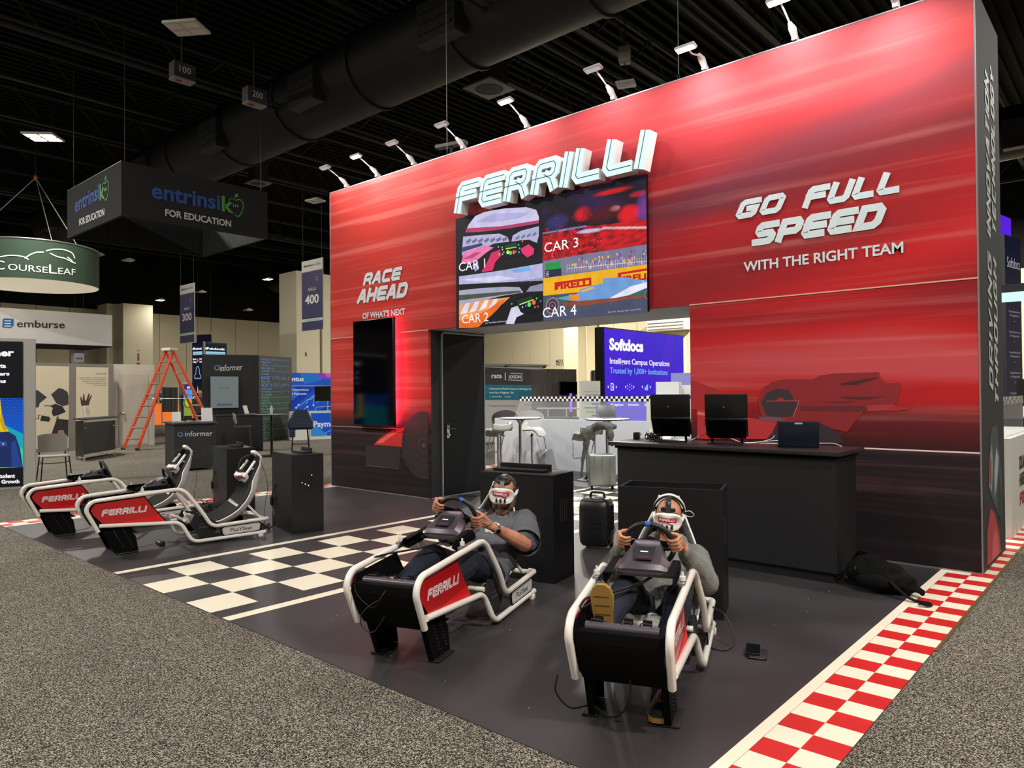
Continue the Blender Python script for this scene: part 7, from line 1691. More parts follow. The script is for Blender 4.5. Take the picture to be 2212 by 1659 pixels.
while z > .12:
    w1, w2 = words[k % 13]; big_ = w1 in ('MAGIC', 'SOC II'); hh = .115 if big_ else .062; z -= hh+.032; f = z/hI
    c1_, c2_ = ('#4d79b4', '#2c4a74') if f > .55 else ('#458c78', '#2a5a50') if f > .3 else ('#3c6450', '#243f34')
    x_ = .1; W1_ = min(.8, len(w1)*hh*.82); a.text(w1, x_, z, hh, c1_, 2, bold=.03, width=W1_); a.text(w2, x_+W1_+.06, z, hh, c2_ if k % 2 else c1_, 2, width=max(.3, LL-.25-W1_-.06)); k += 1
a.build('word_pattern', t)
q0, q1 = ONP(454, 815, KL, (K-KL).cross(V((0, 0, 1)))), ONP(514, 812, KL, (K-KL).cross(V((0, 0, 1)))); qb = ONP(516, 879, KL, (K-KL).cross(V((0, 0, 1))))
u = (K-KL).normalized(); nn = V((u.y, -u.x, 0)); hx_ = (q1-q0).length; hz_ = q1.z-qb.z
c = (q0+q1)/2; c.z -= hz_/2; rzI = atan2(u.y, u.x)
t = thing('television', 'grey-lit television mounted on the black exhibit block', 'television', c+nn*.06, rzI); part('casing', MB().box((0, .02, 0), (hx_+.04, .06, hz_+.04), bev=.006), M_BLACK2, t)
a = Art((0, -.012, 0), (1, 0, 0), (0, 0, 1), off=.0); a.rect(-hx_/2, -hz_/2, hx_/2, hz_/2, '#8f9a98', 1); a.text('Select Profile', 0, .12, .05, '#4a5258', 2, align='C', width=.28); a.rect(-hx_*.28, -hz_*.43, hx_*.28, -hz_*.36, '#5a6f94', 2); a.rect(-.2, .07, .2, .074, '#6f7876', 2); a.build('picture', t, M_LED2, world=False)
# front counter of that booth
ca, cb, cc_ = FLO(357, 1009), FLO(377, 1019), FLO(466, 1013); cd = cc_+(ca-cb)
t = plane_thing('counter', 'black exhibit counter with round logo standing behind the leftmost cockpit', 'counter')
part('body', quad_prism([ca, cb, cc_, cd], .04, .94), mat('charcoal_counter', '#18181b', .55), t); mc = (ca+cb+cc_+cd)/4
part('worktop', quad_prism([(p-mc)*1.1+mc for p in (ca, cb, cc_, cd)], .94, .965), mat('dark_top', '#2a2a2c', .5), t)
for p in (ca, cb, cc_, cd): part('foot', MB().cyl((p.x*.95+mc.x*.05, p.y*.95+mc.y*.05, .02), .02, .04, 8), M_ALU, t)
a, LL = face_art(cb, cc_); cx_, cz_ = a.P(*s5([(272, 1207)])[0]); logo(a, cx_, cz_, .052); a.tp('informer', s5([(328, 1232), (655, 1222), (328, 1168)]), '#d6d6d6', 3, bold=.0)
for g in range(6):
    for i in range(8):
        for j in range(3+g*1): 
            x_ = .12+g*.13+i*.014
            if x_ < LL-.03: a.rect(x_, .18+g*.035+j*.026+(i % 2)*.013, x_+.007, .188+g*.035+j*.026+(i % 2)*.013, '#2f5c42' if g > 2 else '#3a4a40', 1)
a.build('graphic', t)
ucc = (cc_-cb).normalized(); rzc = atan2(ucc.y, ucc.x)
def sign_holder(px_, w_, h_, label, pic=None):
    dD = FW.dot(mc-CAM_POS); p = AT(px_, 905, dD); t = thing('sign_holder', label, 'sign holder', (p.x, p.y, .966), rzc, None)
    part('card', MB().box((0, 0, h_/2+.01), (w_, .012, h_), rx=-.12), M_WHITE, t); part('holder_foot', MB().box((0, .03, .006), (w_, .1, .012)), M_GLASS if False else M_ALU, t)
    a = Art((0, -.0075, 0), (1, 0, 0), (0, .12, 1), off=.0)
    if pic: a.rect(-w_*.34, h_*.38, w_*.34, h_*.72, '#c79a5a', 1); a.rect(-w_*.3, h_*.42, -.01, h_*.66, '#8a4a2a', 2); a.rect(.01, h_*.5, w_*.3, h_*.68, '#e2c27a', 2); a.text('Guess Your Favorite', 0, h_*.8, .016, '#444444', 2, align='C')
    else: a.rect(-w_*.38, h_*.2, -w_*.1, h_*.7, '#2a2a2c', 1); a.rect(0, h_*.5, w_*.36, h_*.7, '#8a8a86', 1)
    a.build('printed_sheet', t, world=False)
sign_holder(447, .22, .28, 'white sign holder with food photo at the right of the exhibit counter', 1); sign_holder(381, .17, .2, 'dark leaflet holder at the left of the exhibit counter')
mb = MB(); random.seed(4)
for k in range(10): p = mc+ucc*random.uniform(-.25, .3)+V((random.uniform(-.08, .08), random.uniform(-.08, .08), 0)); mb.box((p.x, p.y, .972+k*.002), (.1, .07, .012), rz=random.random()*3)
o = solo('leaflets', mb, M_BEIGE2, 'scatter of pale leaflets and cards on the exhibit counter', 'leaflets'); o['kind'] = 'stuff'
# bar table with bottle, two bar chairs, jacket
TB = FLO(587, 985); t = thing('bar_table', 'thin black bar table holding a water bottle beside the word-covered block', 'table', (TB.x, TB.y, 0))
part('table_top', MB().cyl((0, 0, 1.02), .38, .022, 32), M_BLACK, t); part('column', MB().cyl((0, 0, .51), .032, 1.0, 14), M_BLACK2, t); part('base', MB().lathe([(0, 0), (.25, 0), (.25, .015), (.04, .04), (0, .04)], 24), M_BLACK2, t)
t = thing('water_bottle', 'clear plastic water bottle standing on the thin black bar table', 'bottle', (TB.x+.0, TB.y, 1.032)); part('bottle_body', MB().lathe([(0, 0), (.032, 0), (.034, .01), (.03, .05), (.034, .09), (.034, .14), (.026, .17), (.013, .19), (.013, .205), (0, .205)], 18), mat('clear_plastic', '#dfe6ea', .08, alpha=.45), t); part('cap', MB().cyl((0, 0, .212), .015, .02, 12), M_WHITE, t)
def bar_chair(x, y, rz, label):
    t = thing('bar_chair', label, 'chair', (x, y, 0), rz, 'grey bar chairs at the black bar table')
    rows = [[(.2*u_, .20-.05*abs(u_)**2+(z-.8)*.12, z-.06*(abs(u_)**3 if z > 1.0 else 0)) for u_ in [-1+i/4 for i in range(9)]] for z in (.82, .92, 1.02, 1.08)]
    part('backrest', MB().sheet(rows, .02), M_CH, t, ang=60); part('seat', MB().box((0, 0, .74), (.42, .4, .045), bev=.018), mat('dark_seat', '#2b2b2a', .7) if 'dark_seat' not in bpy.data.materials else bpy.data.materials['dark_seat'], t)
    for sx_ in (-1, 1):
        part('back_post', MB().tube([(sx_*.16, .17, .74), (sx_*.17, .2, .9)], .01, 6), M_STEEL, t)
        for sy_ in (-1, 1): part('leg', MB().tube([(sx_*.16, sy_*.15, .73), (sx_*.22, sy_*.21, 0)], .012, 6), M_BLACK2, t)
    part('footrest', MB().tube([(-.2, -.19, .28), (.2, -.19, .28), (.2, .19, .28), (-.2, .19, .28)], .008, 6, closed=True), M_BLACK2, t)
    return t
bar_chair(TB.x-.30, TB.y-.60, R(150), 'grey bar chair on the left of the thin black bar table'); bar_chair(TB.x+.30, TB.y+.62, R(-120), 'grey bar chair with a navy puffer jacket over its back')
cb_ = V((TB.x+.30, TB.y+.62, 0)); jt = thing('jacket', 'navy quilted puffer jacket hung over a grey bar chair', 'jacket', cb_, R(-120))
mb = Blob()
for k in range(8): z = 1.10-k*.055; mb.cap((-.13-.022*min(k, 5), .21, z), (.13+.020*min(k, 5), .21, z), .045+.004*k)
for k in range(6): z = .74-k*.05; mb.cap((.16, .22, z), (.24, .22, z), .035)
fused('jacket_cloth', mb, mat('navy_quilt', '#101c33', .6), jt, .010, 2)
# second, back counter with laptop of that booth
p = FLO(492, 985); t = thing('counter', 'low black back counter under the grey-lit television', 'counter', (p.x-1.2, p.y+.9, 0), rzI); part('body', MB().box((0, 0, .48), (1.2, .5, .96)), M_BLACK, t); part('worktop', MB().box((0, 0, .975), (1.3, .6, .03)), M_DARK, t)
q = t.location; t2 = thing('laptop', 'laptop seen edge-on on the low black back counter', 'laptop', (q.x+.1, q.y+.3, .99), rzI+R(60)); part('keyboard_base', MB().box((0, 0, .008), (.32, .22, .015)), M_ALU, t2); part('lid', MB().box((0, .12, .13), (.32, .006, .23), rx=-.3), M_ALU, t2)
# LED tower behind
t = plane_thing('led_tower', 'tall blue-lit advertising tower rising behind the black exhibit block', 'screen'); D_ = 30
T0, T1, T2 = AT(415, 741, D_+.4), AT(440, 739, D_), AT(490, 743, D_+.8); zt_ = T1.z
part('cabinet', quad_prism([V((T0.x, T0.y, 0)), V((T1.x, T1.y, 0)), V((T2.x, T2.y, 0)), V((T2.x-.8, T2.y+.1, 0))], 0, zt_), mat('navy_tower', '#0d1220', .5), t); part('corner_post', MB().b2((T1.x-.04, T1.y-.03, 0), (T1.x+.04, T1.y+.05, zt_+.03)), M_ALU, t)
for (A1, B1_, k) in ((T0, T1, 0), (T1, T2, 1)):
    a, LL = face_art(A1, B1_, .012); w_ = LL; 
    a.rect(.04, .1, w_-.04, zt_-.06, '#0e1526', 1)
    def blk(z, sc=1):
        a.ell(.12, z+.1, .07, .05, '#dff0ff', 2, 12); a.ell(.17, z+.12, .05, .05, '#dff0ff', 2, 12); a.text('abcloudz', .24, z+.06, .09, '#dff0ff', 2, bold=.05, width=w_-.34); a.rect(.08, z-.16, w_-.08, z-.02, '#9cc9e8', 2); a.text('modernization experts', .12, z-.12, .05, '#34506a', 3, width=w_-.24)
        a.text('Banner', .08, z-.36, .07, '#f0f0f8', 2, bold=.05, width=w_*.3); a.text('Colleague', .08, z-.48, .07, '#f0f0f8', 2, bold=.05, width=w_*.3); a.poly([(w_*.45, z-.30), (w_*.62, z-.38), (w_*.45, z-.48)], '#f06a38', 2); a.text('Ellucian', w_*.66, z-.36, .07, '#f0f0f8', 2, bold=.04, width=w_*.27); a.text('Student', w_*.66, z-.48, .07, '#f0f0f8', 2, bold=.04, width=w_*.27)
    blk(zt_-.36)
    if k == 0:
        c = w_*.5; pts = [(c-.2, zt_-1.5), (c-.2, zt_-1.38), (c-.12, zt_-1.3), (c-.1, zt_-1.1), (c, zt_-1.0), (c+.1, zt_-1.1), (c+.12, zt_-1.3), (c+.2, zt_-1.38), (c+.2, zt_-1.5)]; a.line([(p.x, p.y) for p in spline([V((x, y, 0)) for x, y in pts], 3)], .025, '#a8d4f0', 2)
        a.text('Oracle based', c-.18, zt_-1.52, .06, '#e8f0f8', 2, width=.36); a.poly([(c-.05, zt_-2.1), (c, zt_-1.8), (c+.05, zt_-2.1)], '#e0cc3a', 2)
    blk(zt_-2.4); a.line([(w_*.3, .2), (w_*.3, .95), (w_*.4, 1.1), (w_*.8, 1.1)], .06, '#7a40d0', 3); a.rect(w_*.35, .2, w_*.9, 1.0, '#2a2a9a', 2)
    a.build('picture', t, M_LED)
# purple booth behind to the right
P0_, P1_ = AT(630, 806, 26.0), AT(720, 810, 26.8); P0_ = P0_-(P1_-P0_)*.15; zt_ = P1_.z
t = plane_thing('exhibit_backwall', 'bright blue and magenta lit exhibit wall with circuit lines, left of the red wall', 'exhibit wall')
q = (P1_-P0_)*1.9; part('frame', quad_prism([V((P0_.x, P0_.y, 0)), V((P0_.x+q.x, P0_.y+q.y, 0)), V((P0_.x+q.x-.3, P0_.y+q.y+.2, 0)), V((P0_.x-.3, P0_.y+.2, 0))], 0, zt_), M_WHITE, t)
a, LL = face_art(P0_, P0_+q, .012)
a.pp(s5([(1500, 470), (2400, 480), (2400, 625), (1500, 620)]), '#1f6ae0', 1); a.pp(s5([(1850, 474), (2400, 480), (2400, 560), (1950, 540)]), '#b04ae0', 2); a.pp(s5([(2000, 476), (2400, 480), (2400, 540), (2020, 520)]), '#f07ae0', 3); a.pp(s5([(1700, 472), (1900, 475), (1960, 560), (1750, 610)]), '#2f8af0', 2)
a.pp(s5([(1500, 630), (2400, 635), (2400, 1090), (1500, 1080)]), '#1248cc', 1); a.pp(s5([(1620, 900), (1900, 640), (2200, 640), (1800, 1085), (1620, 1085)]), '#1f62e8', 2); a.pp(s5([(1500, 635), (1620, 635), (1700, 720), (1500, 900)]), '#3a7af0', 2)
a.tp('Momentus', s5([(1395, 570), (1745, 570), (1395, 515)]), '#ffffff', 4, bold=.04); a.tp('rt Interactions.', s5([(1590, 685), (1810, 685), (1590, 660)]), '#ffffff', 4, bold=.02); a.tp('nd Payments.', s5([(1580, 735), (1788, 733), (1580, 708)]), '#ffffff', 4, bold=.02)
for L in ([(1640, 890), (1720, 850), (1790, 790), (1830, 790), (1960, 660)], [(1725, 1010), (1730, 920), (1800, 870)], [(1770, 850), (1800, 795), (1890, 720)], [(1860, 860), (1870, 760)], [(1770, 1060), (1800, 1000), (1860, 960), (1900, 880), (2100, 870)], [(1740, 920), (1780, 940)], [(1900, 830), (1960, 780)]): a.lp(s5(L), .022, '#9fd0ff', 4)
for x, y in ((1655, 888), (1685, 855), (1790, 878), (1862, 858)): a.pp(s5([(x-14, y), (x, y-16), (x+14, y), (x, y+16)]), '#e0f0ff', 5)
a.rect(-.1, 0, LL, .42, '#8a6f50', 6); a.build('graphic', t, M_LED2)
p = AT(706, 850, 25.3); t = thing('television', 'small black television on a stand before the blue exhibit wall', 'television', (p.x, p.y, 0), R(40)); part('casing', MB().box((0, 0, p.z), (.85, .06, .52)), M_BLACK2, t); part('pole', MB().cyl((0, .05, p.z/2), .03, p.z), M_ALU, t); part('base', MB().cyl((0, .05, .02), .3, .04), M_STEEL, t)
p = FLO(690, 949); p = V((p.x, p.y, 0)); rzB = atan2(P1_.y-P0_.y, P1_.x-P0_.x); t = thing('counter', 'white exhibit counter with blue lit front, cut by the red wall edge', 'counter', p, rzB); part('body', MB().b2((-.9, 0, .0), (-.35, .5, .95)), M_WHITE, t); part('light_box', MB().b2((-.33, 0, .0), (1.1, .5, .95)), M_WHITE, t)
a = Art((0, 0, 0), (1, 0, 0), (0, 0, 1), off=.006); a.rect(-.28, .12, 1.05, .88, '#1660e0', 1); a.poly([(-.28, .12), (.3, .12), (-.28, .6)], '#3aa0f8', 2); a.text('Payments', -.2, .42, .2, '#ffffff', 3, bold=.03); a.line([(.2, .2), (.4, .3), (.6, .3)], .015, '#bfe0ff', 3); a.build('picture', t, M_LED2, world=False)
# things between ladder and tower
p = FLO(345, 918); t = thing('counter', 'glowing orange exhibit counter seen behind the ladder', 'counter', p, R(60)); part('body', MB().b2((-1.3, 0, .0), (1.5, .6, 1.08)), mat('orange_glow_panel', '#e86a28', .5, emis=.55, ecol='#f08038'), t); part('worktop', MB().b2((-1.4, -.05, 1.08), (1.6, .7, 1.13)), mat('yellow_top', '#d0a83a', .5), t)
for k in range(3): part('panel_joint', MB().b2((-.6+k*.7, -.01, .1), (-.57+k*.7, 0, 1.08)), M_STEEL, t)
D_ = FW.dot(p-CAM_POS)+.5
for k, (x, lb) in enumerate(((334, 'black machine with yellow lettering on the orange counter'), (351, 'black box beside the machine on the orange counter'), (368, 'dark case on the orange counter nearest the ladder'))):
    q = AT(x, 868, D_); t = thing('machine', lb, 'machine', (q.x, q.y, 1.13), R(60), 'dark machines on the orange counter'); part('housing', MB().box((0, 0, .25), (.26, .3, .5), bev=.03), M_BLACK2, t); part('front_plate', MB().box((0, -.155, .2), (.2, .01, .15)), M_WHITE, t)
drape(350, 384, 838, 33, 1.1, 'grey cloth hanging from a white rail behind the ladder', '#5d5b58'); drape(388, 416, 829, 34, 2.3, 'pale blue-grey curtain left of the blue tower', '#8c98a4')
p0_, p1_ = AT(397, 832, 32), AT(416, 832, 32.3); t = plane_thing('led_display', 'small screen with blue sky and a green tree left of the blue tower', 'screen'); q = p1_-p0_; part('cabinet', quad_prism([V((p0_.x, p0_.y, 0)), V((p1_.x, p1_.y, 0)), V((p1_.x-.1, p1_.y+.1, 0)), V((p0_.x-.1, p0_.y+.1, 0))], .0, p0_.z), M_BLACK2, t)
a, LL = face_art(p0_, p1_, .01); a.rect(0, .6, LL, p0_.z-.02, '#4a9ae8', 1); a.rect(0, p0_.z-.2, LL, p0_.z-.02, '#3a2a7a', 2); a.text('PI', .15, p0_.z-.17, .12, '#ffffff', 3, bold=.03); a.ell(LL*.55, 1.15, .28, .22, '#4a7a2a', 3, 14); a.rect(0, .6, LL, .95, '#8a9a3a', 2); a.ell(LL*.5, 1.2, .15, .2, '#c8b83a', 4, 10); a.build('picture', t, M_LED)
# onlooker partly hidden by the black block
p = AT(433, 870, 24.5); t = thing('person', 'person in an olive jacket mostly hidden behind the black exhibit block', 'person', (p.x, p.y, 0), R(50))
mb = Blob(); mb.cap((0, 0, 1.0), (0, 0, 1.32), .13, .15).cap((0, 0, 1.36), (0, 0, 1.52), .06, .05).sph((0, 0, 1.6), (.078, .095, .115)).sph((0, -.09, 1.585), (.012, .02, .02)).sph((.078, 0, 1.59), (.01, .02, .03)).sph((-.078, 0, 1.59), (.01, .02, .03))
for s_ in (-1, 1):
    mb.chain([(s_*.17, 0, 1.4), (s_*.24, .02, 1.12), (s_*.2, -.12, .9)], [.05, .045, .03]).cap((s_*.2, -.12, .9), (s_*.19, -.16, .83), .032, .026); mb.chain([(s_*.09, 0, .95), (s_*.1, -.01, .5), (s_*.1, .02, .08)], [.09, .06, .04]); mb.cap((s_*.1, .02, .04), (s_*.11, -.14, .03), .035, .028)
    for f_ in range(4): mb.cap((s_*(.165+f_*.018), -.165, .82), (s_*(.165+f_*.018), -.18, .745), .009, .008)
    mb.cap((s_*.16, -.15, .86), (s_*.135, -.185, .80), .011, .009)
fused('body', mb, M_SKIN, t, .009, 2); mb = Blob(); mb.cap((0, 0, .98), (0, 0, 1.32), .16, .17).cap((-.14, 0, 1.38), (.14, 0, 1.38), .075)
for s_ in (-1, 1): mb.chain([(s_*.17, 0, 1.4), (s_*.24, .02, 1.12), (s_*.2, -.12, .92)], [.07, .062, .045])
fused('jacket', mb, cloth('olive_jacket', '#3a3424', 30, .3), t, .012, 3, .008, 8)
mb = Blob()
for s_ in (-1, 1): mb.chain([(s_*.09, 0, .95), (s_*.1, -.01, .5), (s_*.1, .02, .1)], [.115, .08, .06])
fused('trousers', mb, mat('dark_trousers', '#17171a', .8), t, .012, 3); fused('hair', Blob().sph((0, .02, 1.63), (.088, .1, .105)), mat('dark_hair', '#1c1512', .8), t, .01, 2)
# ------------------------------------------------------------------ ceiling fixtures, banners, right edge
M_FIX = mat('white_fixture', '#b9b9b4', .5); M_GLOW = mat('glowing_lamp_panel', '#ffffff', .4, emis=20, ecol='#fff2c8')
def bay_lamp(px, py, z, label, lit=False, w_=.46, rz=0):
    p = FLO(px, py, z); t = thing('high_bay_lamp', label, 'ceiling light', p, rz, 'white high-bay ceiling lamps')
    part('housing', MB().box((0, 0, .03), (w_, w_*.8, .05), bev=.01), M_FIX, t); part('driver_box', MB().box((0, .05, .08), (.2, .16, .08), bev=.01), M_FIX, t)
    for i in range(2):
        for j in range(2): part('lens_strip', MB().box(((i-.5)*w_*.5, (j-.5)*w_*.38, .002), (w_*.4, w_*.25, .008)), M_GLOW if lit else M_LAMPW, t)
    for s_ in (-1, 1): part('hanger_wire', MB().tube([(s_*w_*.3, 0, .06), (s_*w_*.2, 0, HZ-z)], .006, 4), M_STEEL, t)
    return t
bay_lamp(403, 63, 7.9, 'white ceiling lamp hanging near the top left of the photo', w_=.62, rz=.6); bay_lamp(681, 436, 7.0, 'unlit white ceiling lamp just left of the red wall', rz=.2)
bay_lamp(277, 564, 7.0, 'small unlit white ceiling lamp under the square black sign'); bay_lamp(434, 632, 6.6, 'small white ceiling lamp right of the banner with number 300'); bay_lamp(536, 671, 6.1, 'small white ceiling lamp low above the far beige wall')
bay_lamp(578, 604, 7.0, 'brightly lit ceiling lamp between the two aisle banners', True); bay_lamp(346, 649, 6.55, 'brightly lit ceiling lamp left of the banner with number 300', True); bay_lamp(213, 552, 7.2, 'tiny unlit lamp right of the round green sign', w_=.4)
t = bay_lamp(93, 298, 8.0, 'glaring warm twin lamp near the left photo edge', True, .75, rz=.8)
def diffuser(px, py, z, sz, label):
    p = FLO(px, py, z); t = thing('air_diffuser', label, 'vent', p, 0, 'square white ceiling diffusers')
    part('face_plate', MB().box((0, 0, .02), (sz, sz, .04), bev=.01), mat('pale_plate', '#6f6f6c', .6) if 'pale_plate' not in bpy.data.materials else bpy.data.materials['pale_plate'], t); part('round_core', MB().lathe([(0, -.01), (sz*.12, -.015), (sz*.2, 0), (sz*.28, -.012), (sz*.34, 0), (sz*.36, .0)], 24), M_STEEL, t)
    part('plenum', MB().box((0, 0, .5), (sz*.7, sz*.7, .9)), M_CSTL, t); part('drop_duct', MB().cyl((0, 0, (HZ-z)/2+.4), sz*.3, HZ-z-.9, 18), M_CSTL, t)
diffuser(1057, 193, 7.9, .8, 'square air diffuser hanging above the arm lights, upper middle'); diffuser(558, 397, 7.9, .6, 'square air diffuser right above the square black sign')
def number_box(px, py, z, txt, label):
    p = FLO(px, py, z); t = thing('number_box', label, 'sign', p, 0, 'grey numbered boxes hanging from the ceiling steel')
    w_ = .42; part('box_body', MB().b2((-.10, -w_/2, -.18), (.14, w_/2, .13)), mat('number_box_grey', '#3a3b40', .6) if 'number_box_grey' not in bpy.data.materials else bpy.data.materials['number_box_grey'], t)
    part('underside_tray', MB().b2((-.11, -w_/2, -.20), (.145, w_/2, -.175)), M_GREY, t); part('red_connector', MB().box((.02, -.08, -.20), (.06, .1, .03)), mat('red_socket', '#8a1a1e', .5), t)
    a = Art((.14, 0, 0), (0, 1, 0), (0, 0, 1), off=.004); a.text(txt, .0, -.07, .13, '#f2f2f2', 1, align='C', width=.22); a.build('number', t, world=False)
    part('hanger', MB().tube([(0, 0, .12), (0, 0, HZ-z)], .02, 6), M_STEEL, t)
number_box(393, 155, 7.9, '100', 'grey ceiling box lettered 100, left of the one lettered 200'); number_box(549, 208, 7.7, '200', 'grey ceiling box lettered 200 under the big duct')
t = thing('ceiling_speaker', 'small grey box speaker with a white lamp dangling beneath it', 'speaker', FLO(1349, 120, 7.6), .4)
part('cabinet', MB().box((0, 0, 0), (.2, .2, .28), bev=.02), M_GREY, t); part('hanger', MB().tube([(0, 0, .14), (0, 0, HZ-7.6)], .012, 5), M_STEEL, t)
part('hanging_plate', MB().box((.02, .0, -.52), (.34, .28, .05), bev=.01), M_FIX, t); part('cord', MB().tube([(0, 0, -.14), (.05, 0, -.3), (.02, 0, -.5)], .008, 5), M_STEEL, t)
def banner(px0, px1, ytop, ybot, D, num, label, faded=0):
    """flat double-sided aisle banner, its plane running along x"""
    c = AT((px0+px1)/2, ybot, D); Y = c.y; A_, B_ = ONY(px0, ytop, Y), ONY(px1, ytop, Y); zb = c.z; ztp = (A_.z+B_.z)/2
    t = thing('aisle_banner', label, 'banner', ((A_.x+B_.x)/2, Y, zb), 0, 'violet aisle banners hanging on wires'); W_ = B_.x-A_.x; Hh = ztp-zb
    part('panel', MB().box((0, .01, Hh/2), (W_, .02, Hh)), M_WHITE, t)
    a = Art((-W_/2, -.0, 0), (1, 0, 0), (0, 0, 1), off=.004, step=.002); cc_ = ('#2c2550', '#352e5c') if not faded else ('#45405c', '#4c4664')
    a.rect(0, 0, W_, Hh, '#c9c4bc', 1); a.rect(0, 0, W_, Hh*.84, cc_[1], 2); a.rect(W_*.05, Hh*.02, W_*.95, Hh*.82, cc_[0], 3); a.rect(0, Hh*.125, W_, Hh*.165, '#a9c9b0', 4); a.text('welcome / welcome', W_*.1, Hh*.137, Hh*.014, '#55705c', 5, width=W_*.8)
    a.text('ellucian', W_*.1, Hh*.91, Hh*.035, '#4a4650', 5, width=W_*.38, bold=.01); a.text('live 2026', W_*.5, Hh*.91, Hh*.035, '#8a8690', 5, width=W_*.4)
    a.text('AISLE', W_*.5, Hh*.56, Hh*.045, '#cfcad0', 5, width=W_*.4, align='C'); a.text(num, W_*.5, Hh*.38, Hh*.125, '#d6d2d2', 5, width=W_*.66, bold=.03, align='C')
    for k in range(6): an = k*pi/3+.3; a.line([(W_*.74+.02*cos(an), Hh*.72+.02*sin(an)), (W_*.74+.1*cos(an), Hh*.72+.1*sin(an))], .012, '#8f8ab0', 5)
    a.build('printed_face', t, world=False)
    for s_ in (-.45, .45): part('hanger_wire', MB().tube([(W_*s_, 0, Hh), (W_*s_, 0, HZ-zb)], .006, 4), M_STEEL, t)
banner(652, 697, 561, 713, 20, '400', 'violet aisle banner with number 400 hanging left of the red wall'); banner(389, 420, 614, 740, 26, '300', 'faded violet aisle banner with number 300 above the orange ladder', 1)
p = AT(441, 731, 33); t = thing('aisle_banner', 'small dark violet banner hanging behind the banner with number 300', 'banner', p, .3); part('panel', MB().box((0, 0, 0), (.9, .02, .36)), mat('violet_banner', '#221c48', .7), t); part('top_bar', MB().box((0, 0, .19), (.92, .03, .03)), M_WHITE, t)
for s_ in (-1, 1): part('hanger_wire', MB().tube([(.4*s_, 0, .19), (.4*s_, 0, HZ-p.z)], .008, 4), M_STEEL, t)
p = AT(171, 766, 30); t = thing('hanging_sign', 'small reversed sign hanging above the graduation-cap panels', 'sign', p, R(75)); part('panel', MB().box((0, 0, 0), (.36, .02, .62)), M_FIX, t)
a = Art((0, -.011, 0), (1, 0, 0), (0, 0, 1), off=.002); a.rect(-.18, .06, .18, .26, '#3a3a6a', 1); a.build('colour_band', t, world=False)
a = Art((0, -.011, 0), (-1, 0, 0), (0, 0, 1), off=.002); a.n = V((0, -1, 0)); a.text('aws', -.12, -.2, .12, '#2a2a30', 1, width=.24, bold=.02); a.build('lettering', t, world=False)
for s_ in (-1, 1): part('hanger_wire', MB().tube([(.15*s_, 0, .31), (.15*s_, 0, HZ-p.z)], .008, 4), M_STEEL, t)
# cables that steady the red wall, and the grey fixture near the left one
for (x0, x1, y1, lb) in ((997, 966, 318, 'steel suspension cable rising from the wall top above the video wall'), (1491, 1466, 168, 'steel suspension cable rising from the wall top beside a bright arm light')):
    b_ = ONY(x1, y1, .6); top = b_+V((0, 0, HZ-b_.z-.15)); t = thing('suspension_cable', lb, 'cable', (b_.x, b_.y, WH_), 0, 'steel cables holding the red wall')
    part('wire', MB().tube([(0, 0, .35), (0, 0, HZ-WH_)], .006, 5), M_ALU, t)
    for k in range(5): part('chain_link', MB().tube([(.014*cos(q), 0 if k % 2 else .0, .06+k*.065+.032*sin(q)) for q in [2*pi*i/8 for i in range(8)]], .006, 5, closed=True), M_STEEL, t)
p = ONY(975, 313, .9); t = thing('linear_fixture', 'long grey light fixture lying along the wall top near the left cable', 'ceiling light', (p.x, p.y, p.z), .25); part('housing', MB().box((0, 0, 0), (.55, .12, .06), bev=.01), M_GREY, t); part('mounting_leg', MB().b2((-.02, -.02, WH_-p.z), (.02, .02, -.03)), M_STEEL, t)
# violet booth at the right edge
t = plane_thing('led_display', 'violet lit header with white lettering beyond the right end of the red wall', 'screen')
D_ = 18.2; q0, q1 = AT(2140, 455, D_), AT(2183, 507, D_+.9); qb = AT(2160, 578, D_); q1.z = q0.z
part('header_box', quad_prism([V((q0.x, q0.y, 0)), V((q1.x, q1.y, 0)), V((q1.x-1.2, q1.y+.8, 0)), V((q0.x-1.2, q0.y+.8, 0))], qb.z, q0.z), mat('violet_box', '#3a10b0', .5), t)
a, LL = face_art(q0, q1, .01); a.rect(0, qb.z, LL, q0.z, '#5a20e0', 1); a.text('cs', LL*.35, qb.z+.45, .42, '#ffffff', 2, bold=.05, width=LL*.5); a.build('picture', t, M_LED)
part('column', MB().b2((q1.x-1.3, q1.y+.9, 0), (q1.x-1.1, q1.y+1.1, q0.z)), M_DARK, t)
t = plane_thing('exhibit_tower', 'navy exhibit column with small white sentences at the right photo edge', 'exhibit wall')
D_ = 16.8; q0, q1 = AT(2172, 640, D_), AT(2206, 640, D_+.6); q1.z = q0.z
part('column', quad_prism([V((q0.x, q0.y, 0)), V((q1.x, q1.y, 0)), V((q1.x-.5, q1.y+.5, 0)), V((q0.x-.5, q0.y+.5, 0))], 0, 5.1), mat('navy_column', '#0c1740', .45), t)
a, LL = face_art(q0, q1, .008)
for k in range(5):
    z = 3.3-k*.48; a.text('Comprehensive set', LL*.5, z, .055, '#c9cce0', 2, width=LL*.7, align='C'); a.text('of integrations', LL*.5, z-.09, .055, '#c9cce0', 2, width=LL*.6, align='C'); a.rect(LL*.45, z-.21, LL*.55, z-.2, '#c9cce0', 2)
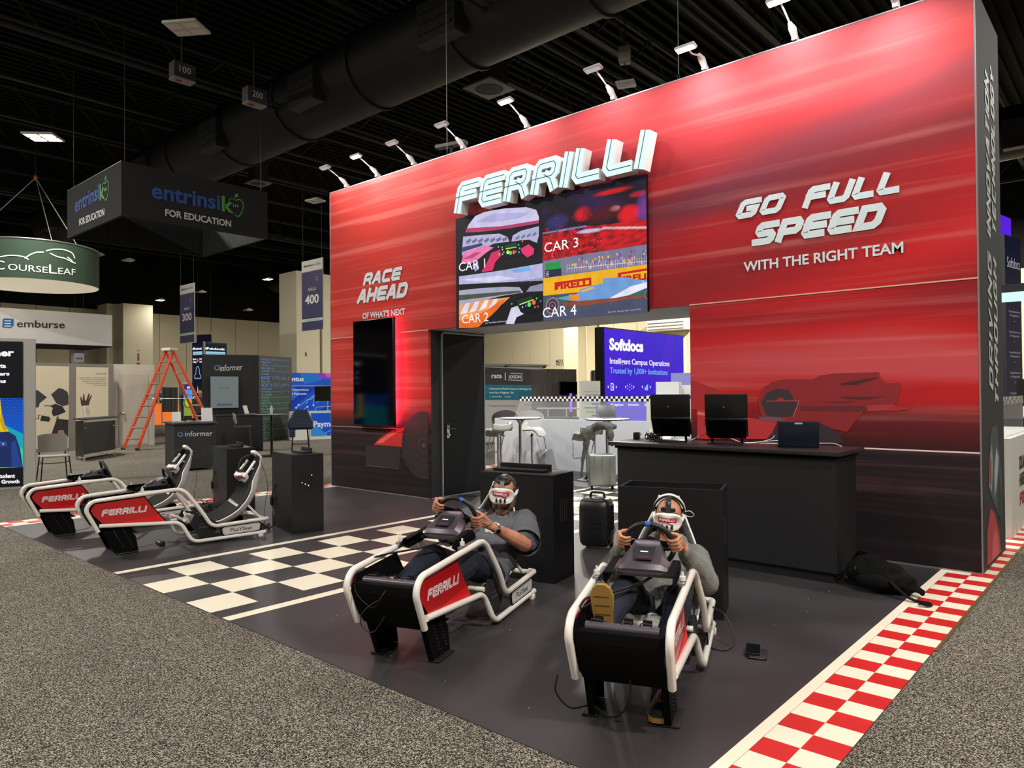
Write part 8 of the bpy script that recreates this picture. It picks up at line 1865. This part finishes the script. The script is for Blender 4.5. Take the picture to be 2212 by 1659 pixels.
a.text('Softdocs', LL*.1, 4.35, .26, '#dfe6ff', 2, width=LL*.8); a.build('lettering', t)
t = plane_thing('light_canopy', 'glowing pale canopy beside the navy column at the right photo edge', 'canopy')
q0 = AT(2163, 610, 14.0); part('light_box', MB().b2((q0.x-.9, q0.y-.2, 3.35), (q0.x+.75, q0.y+1.6, 3.5)), M_DARK, t); part('diffuser', MB().b2((q0.x-.85, q0.y-.15, 3.335), (q0.x+.7, q0.y+1.55, 3.35)), mat('pale_glow', '#dfffff', .5, emis=1.0, ecol='#c8f4f0'), t)
part('post', MB().b2((q0.x-.85, q0.y+1.5, 0), (q0.x-.78, q0.y+1.57, 3.35)), M_DARK, t)
p = AT(2192, 905, 10.5); t = thing('shelf_counter', 'navy shelf counter behind the white side partition', 'counter', (p.x+.1, p.y+.3, 0)); part('body', MB().box((0, 0, .5), (.9, .8, 1.0)), mat('navy_body', '#0f1430', .5), t); part('worktop', MB().box((0, 0, 1.04), (1.1, .95, .09)), M_BLACK2, t)
p = AT(2204, 835, 12); t = thing('monitor', 'dark monitor cut by the right photo edge above the navy shelf', 'monitor', (p.x+.25, p.y, 1.0), 0); part('screen', MB().box((0, 0, .45), (.6, .04, .45)), mat('olive_screen', '#23261f', .3), t); part('stand', MB().box((0, .03, -.4), (.08, .06, 1.2)), M_STEEL, t)
p = AT(2166, 890, 9.2); t = thing('desk_sign', 'small white folded card beside the right end of the red wall', 'sign', (-1.33, 2.55, 1.016), .3); part('card', MB().prism([(-.07, 0), (.07, 0), (.02, .24), (-.02, .24)], (0, 0, 0), (1, 0, 0), (0, 0, 1), (0, 1, 0), .1), M_WHITE, t)
# little paper specks and scuffs scattered over the black floor
mb = MB(); random.seed(21)
for k in range(130):
    x, y = random.uniform(-7.5, -1.6), random.uniform(-4.4, -.3); s_ = random.choice([.003, .004, .006]); mb.box((x, y, .0022), (s_*1.6, s_, .001), rz=random.random()*3)
o = solo('floor_debris', mb, mat('pale_debris', '#c9c2b4', .8), 'tiny pale specks of debris scattered over the black floor', 'debris'); o['kind'] = 'stuff'
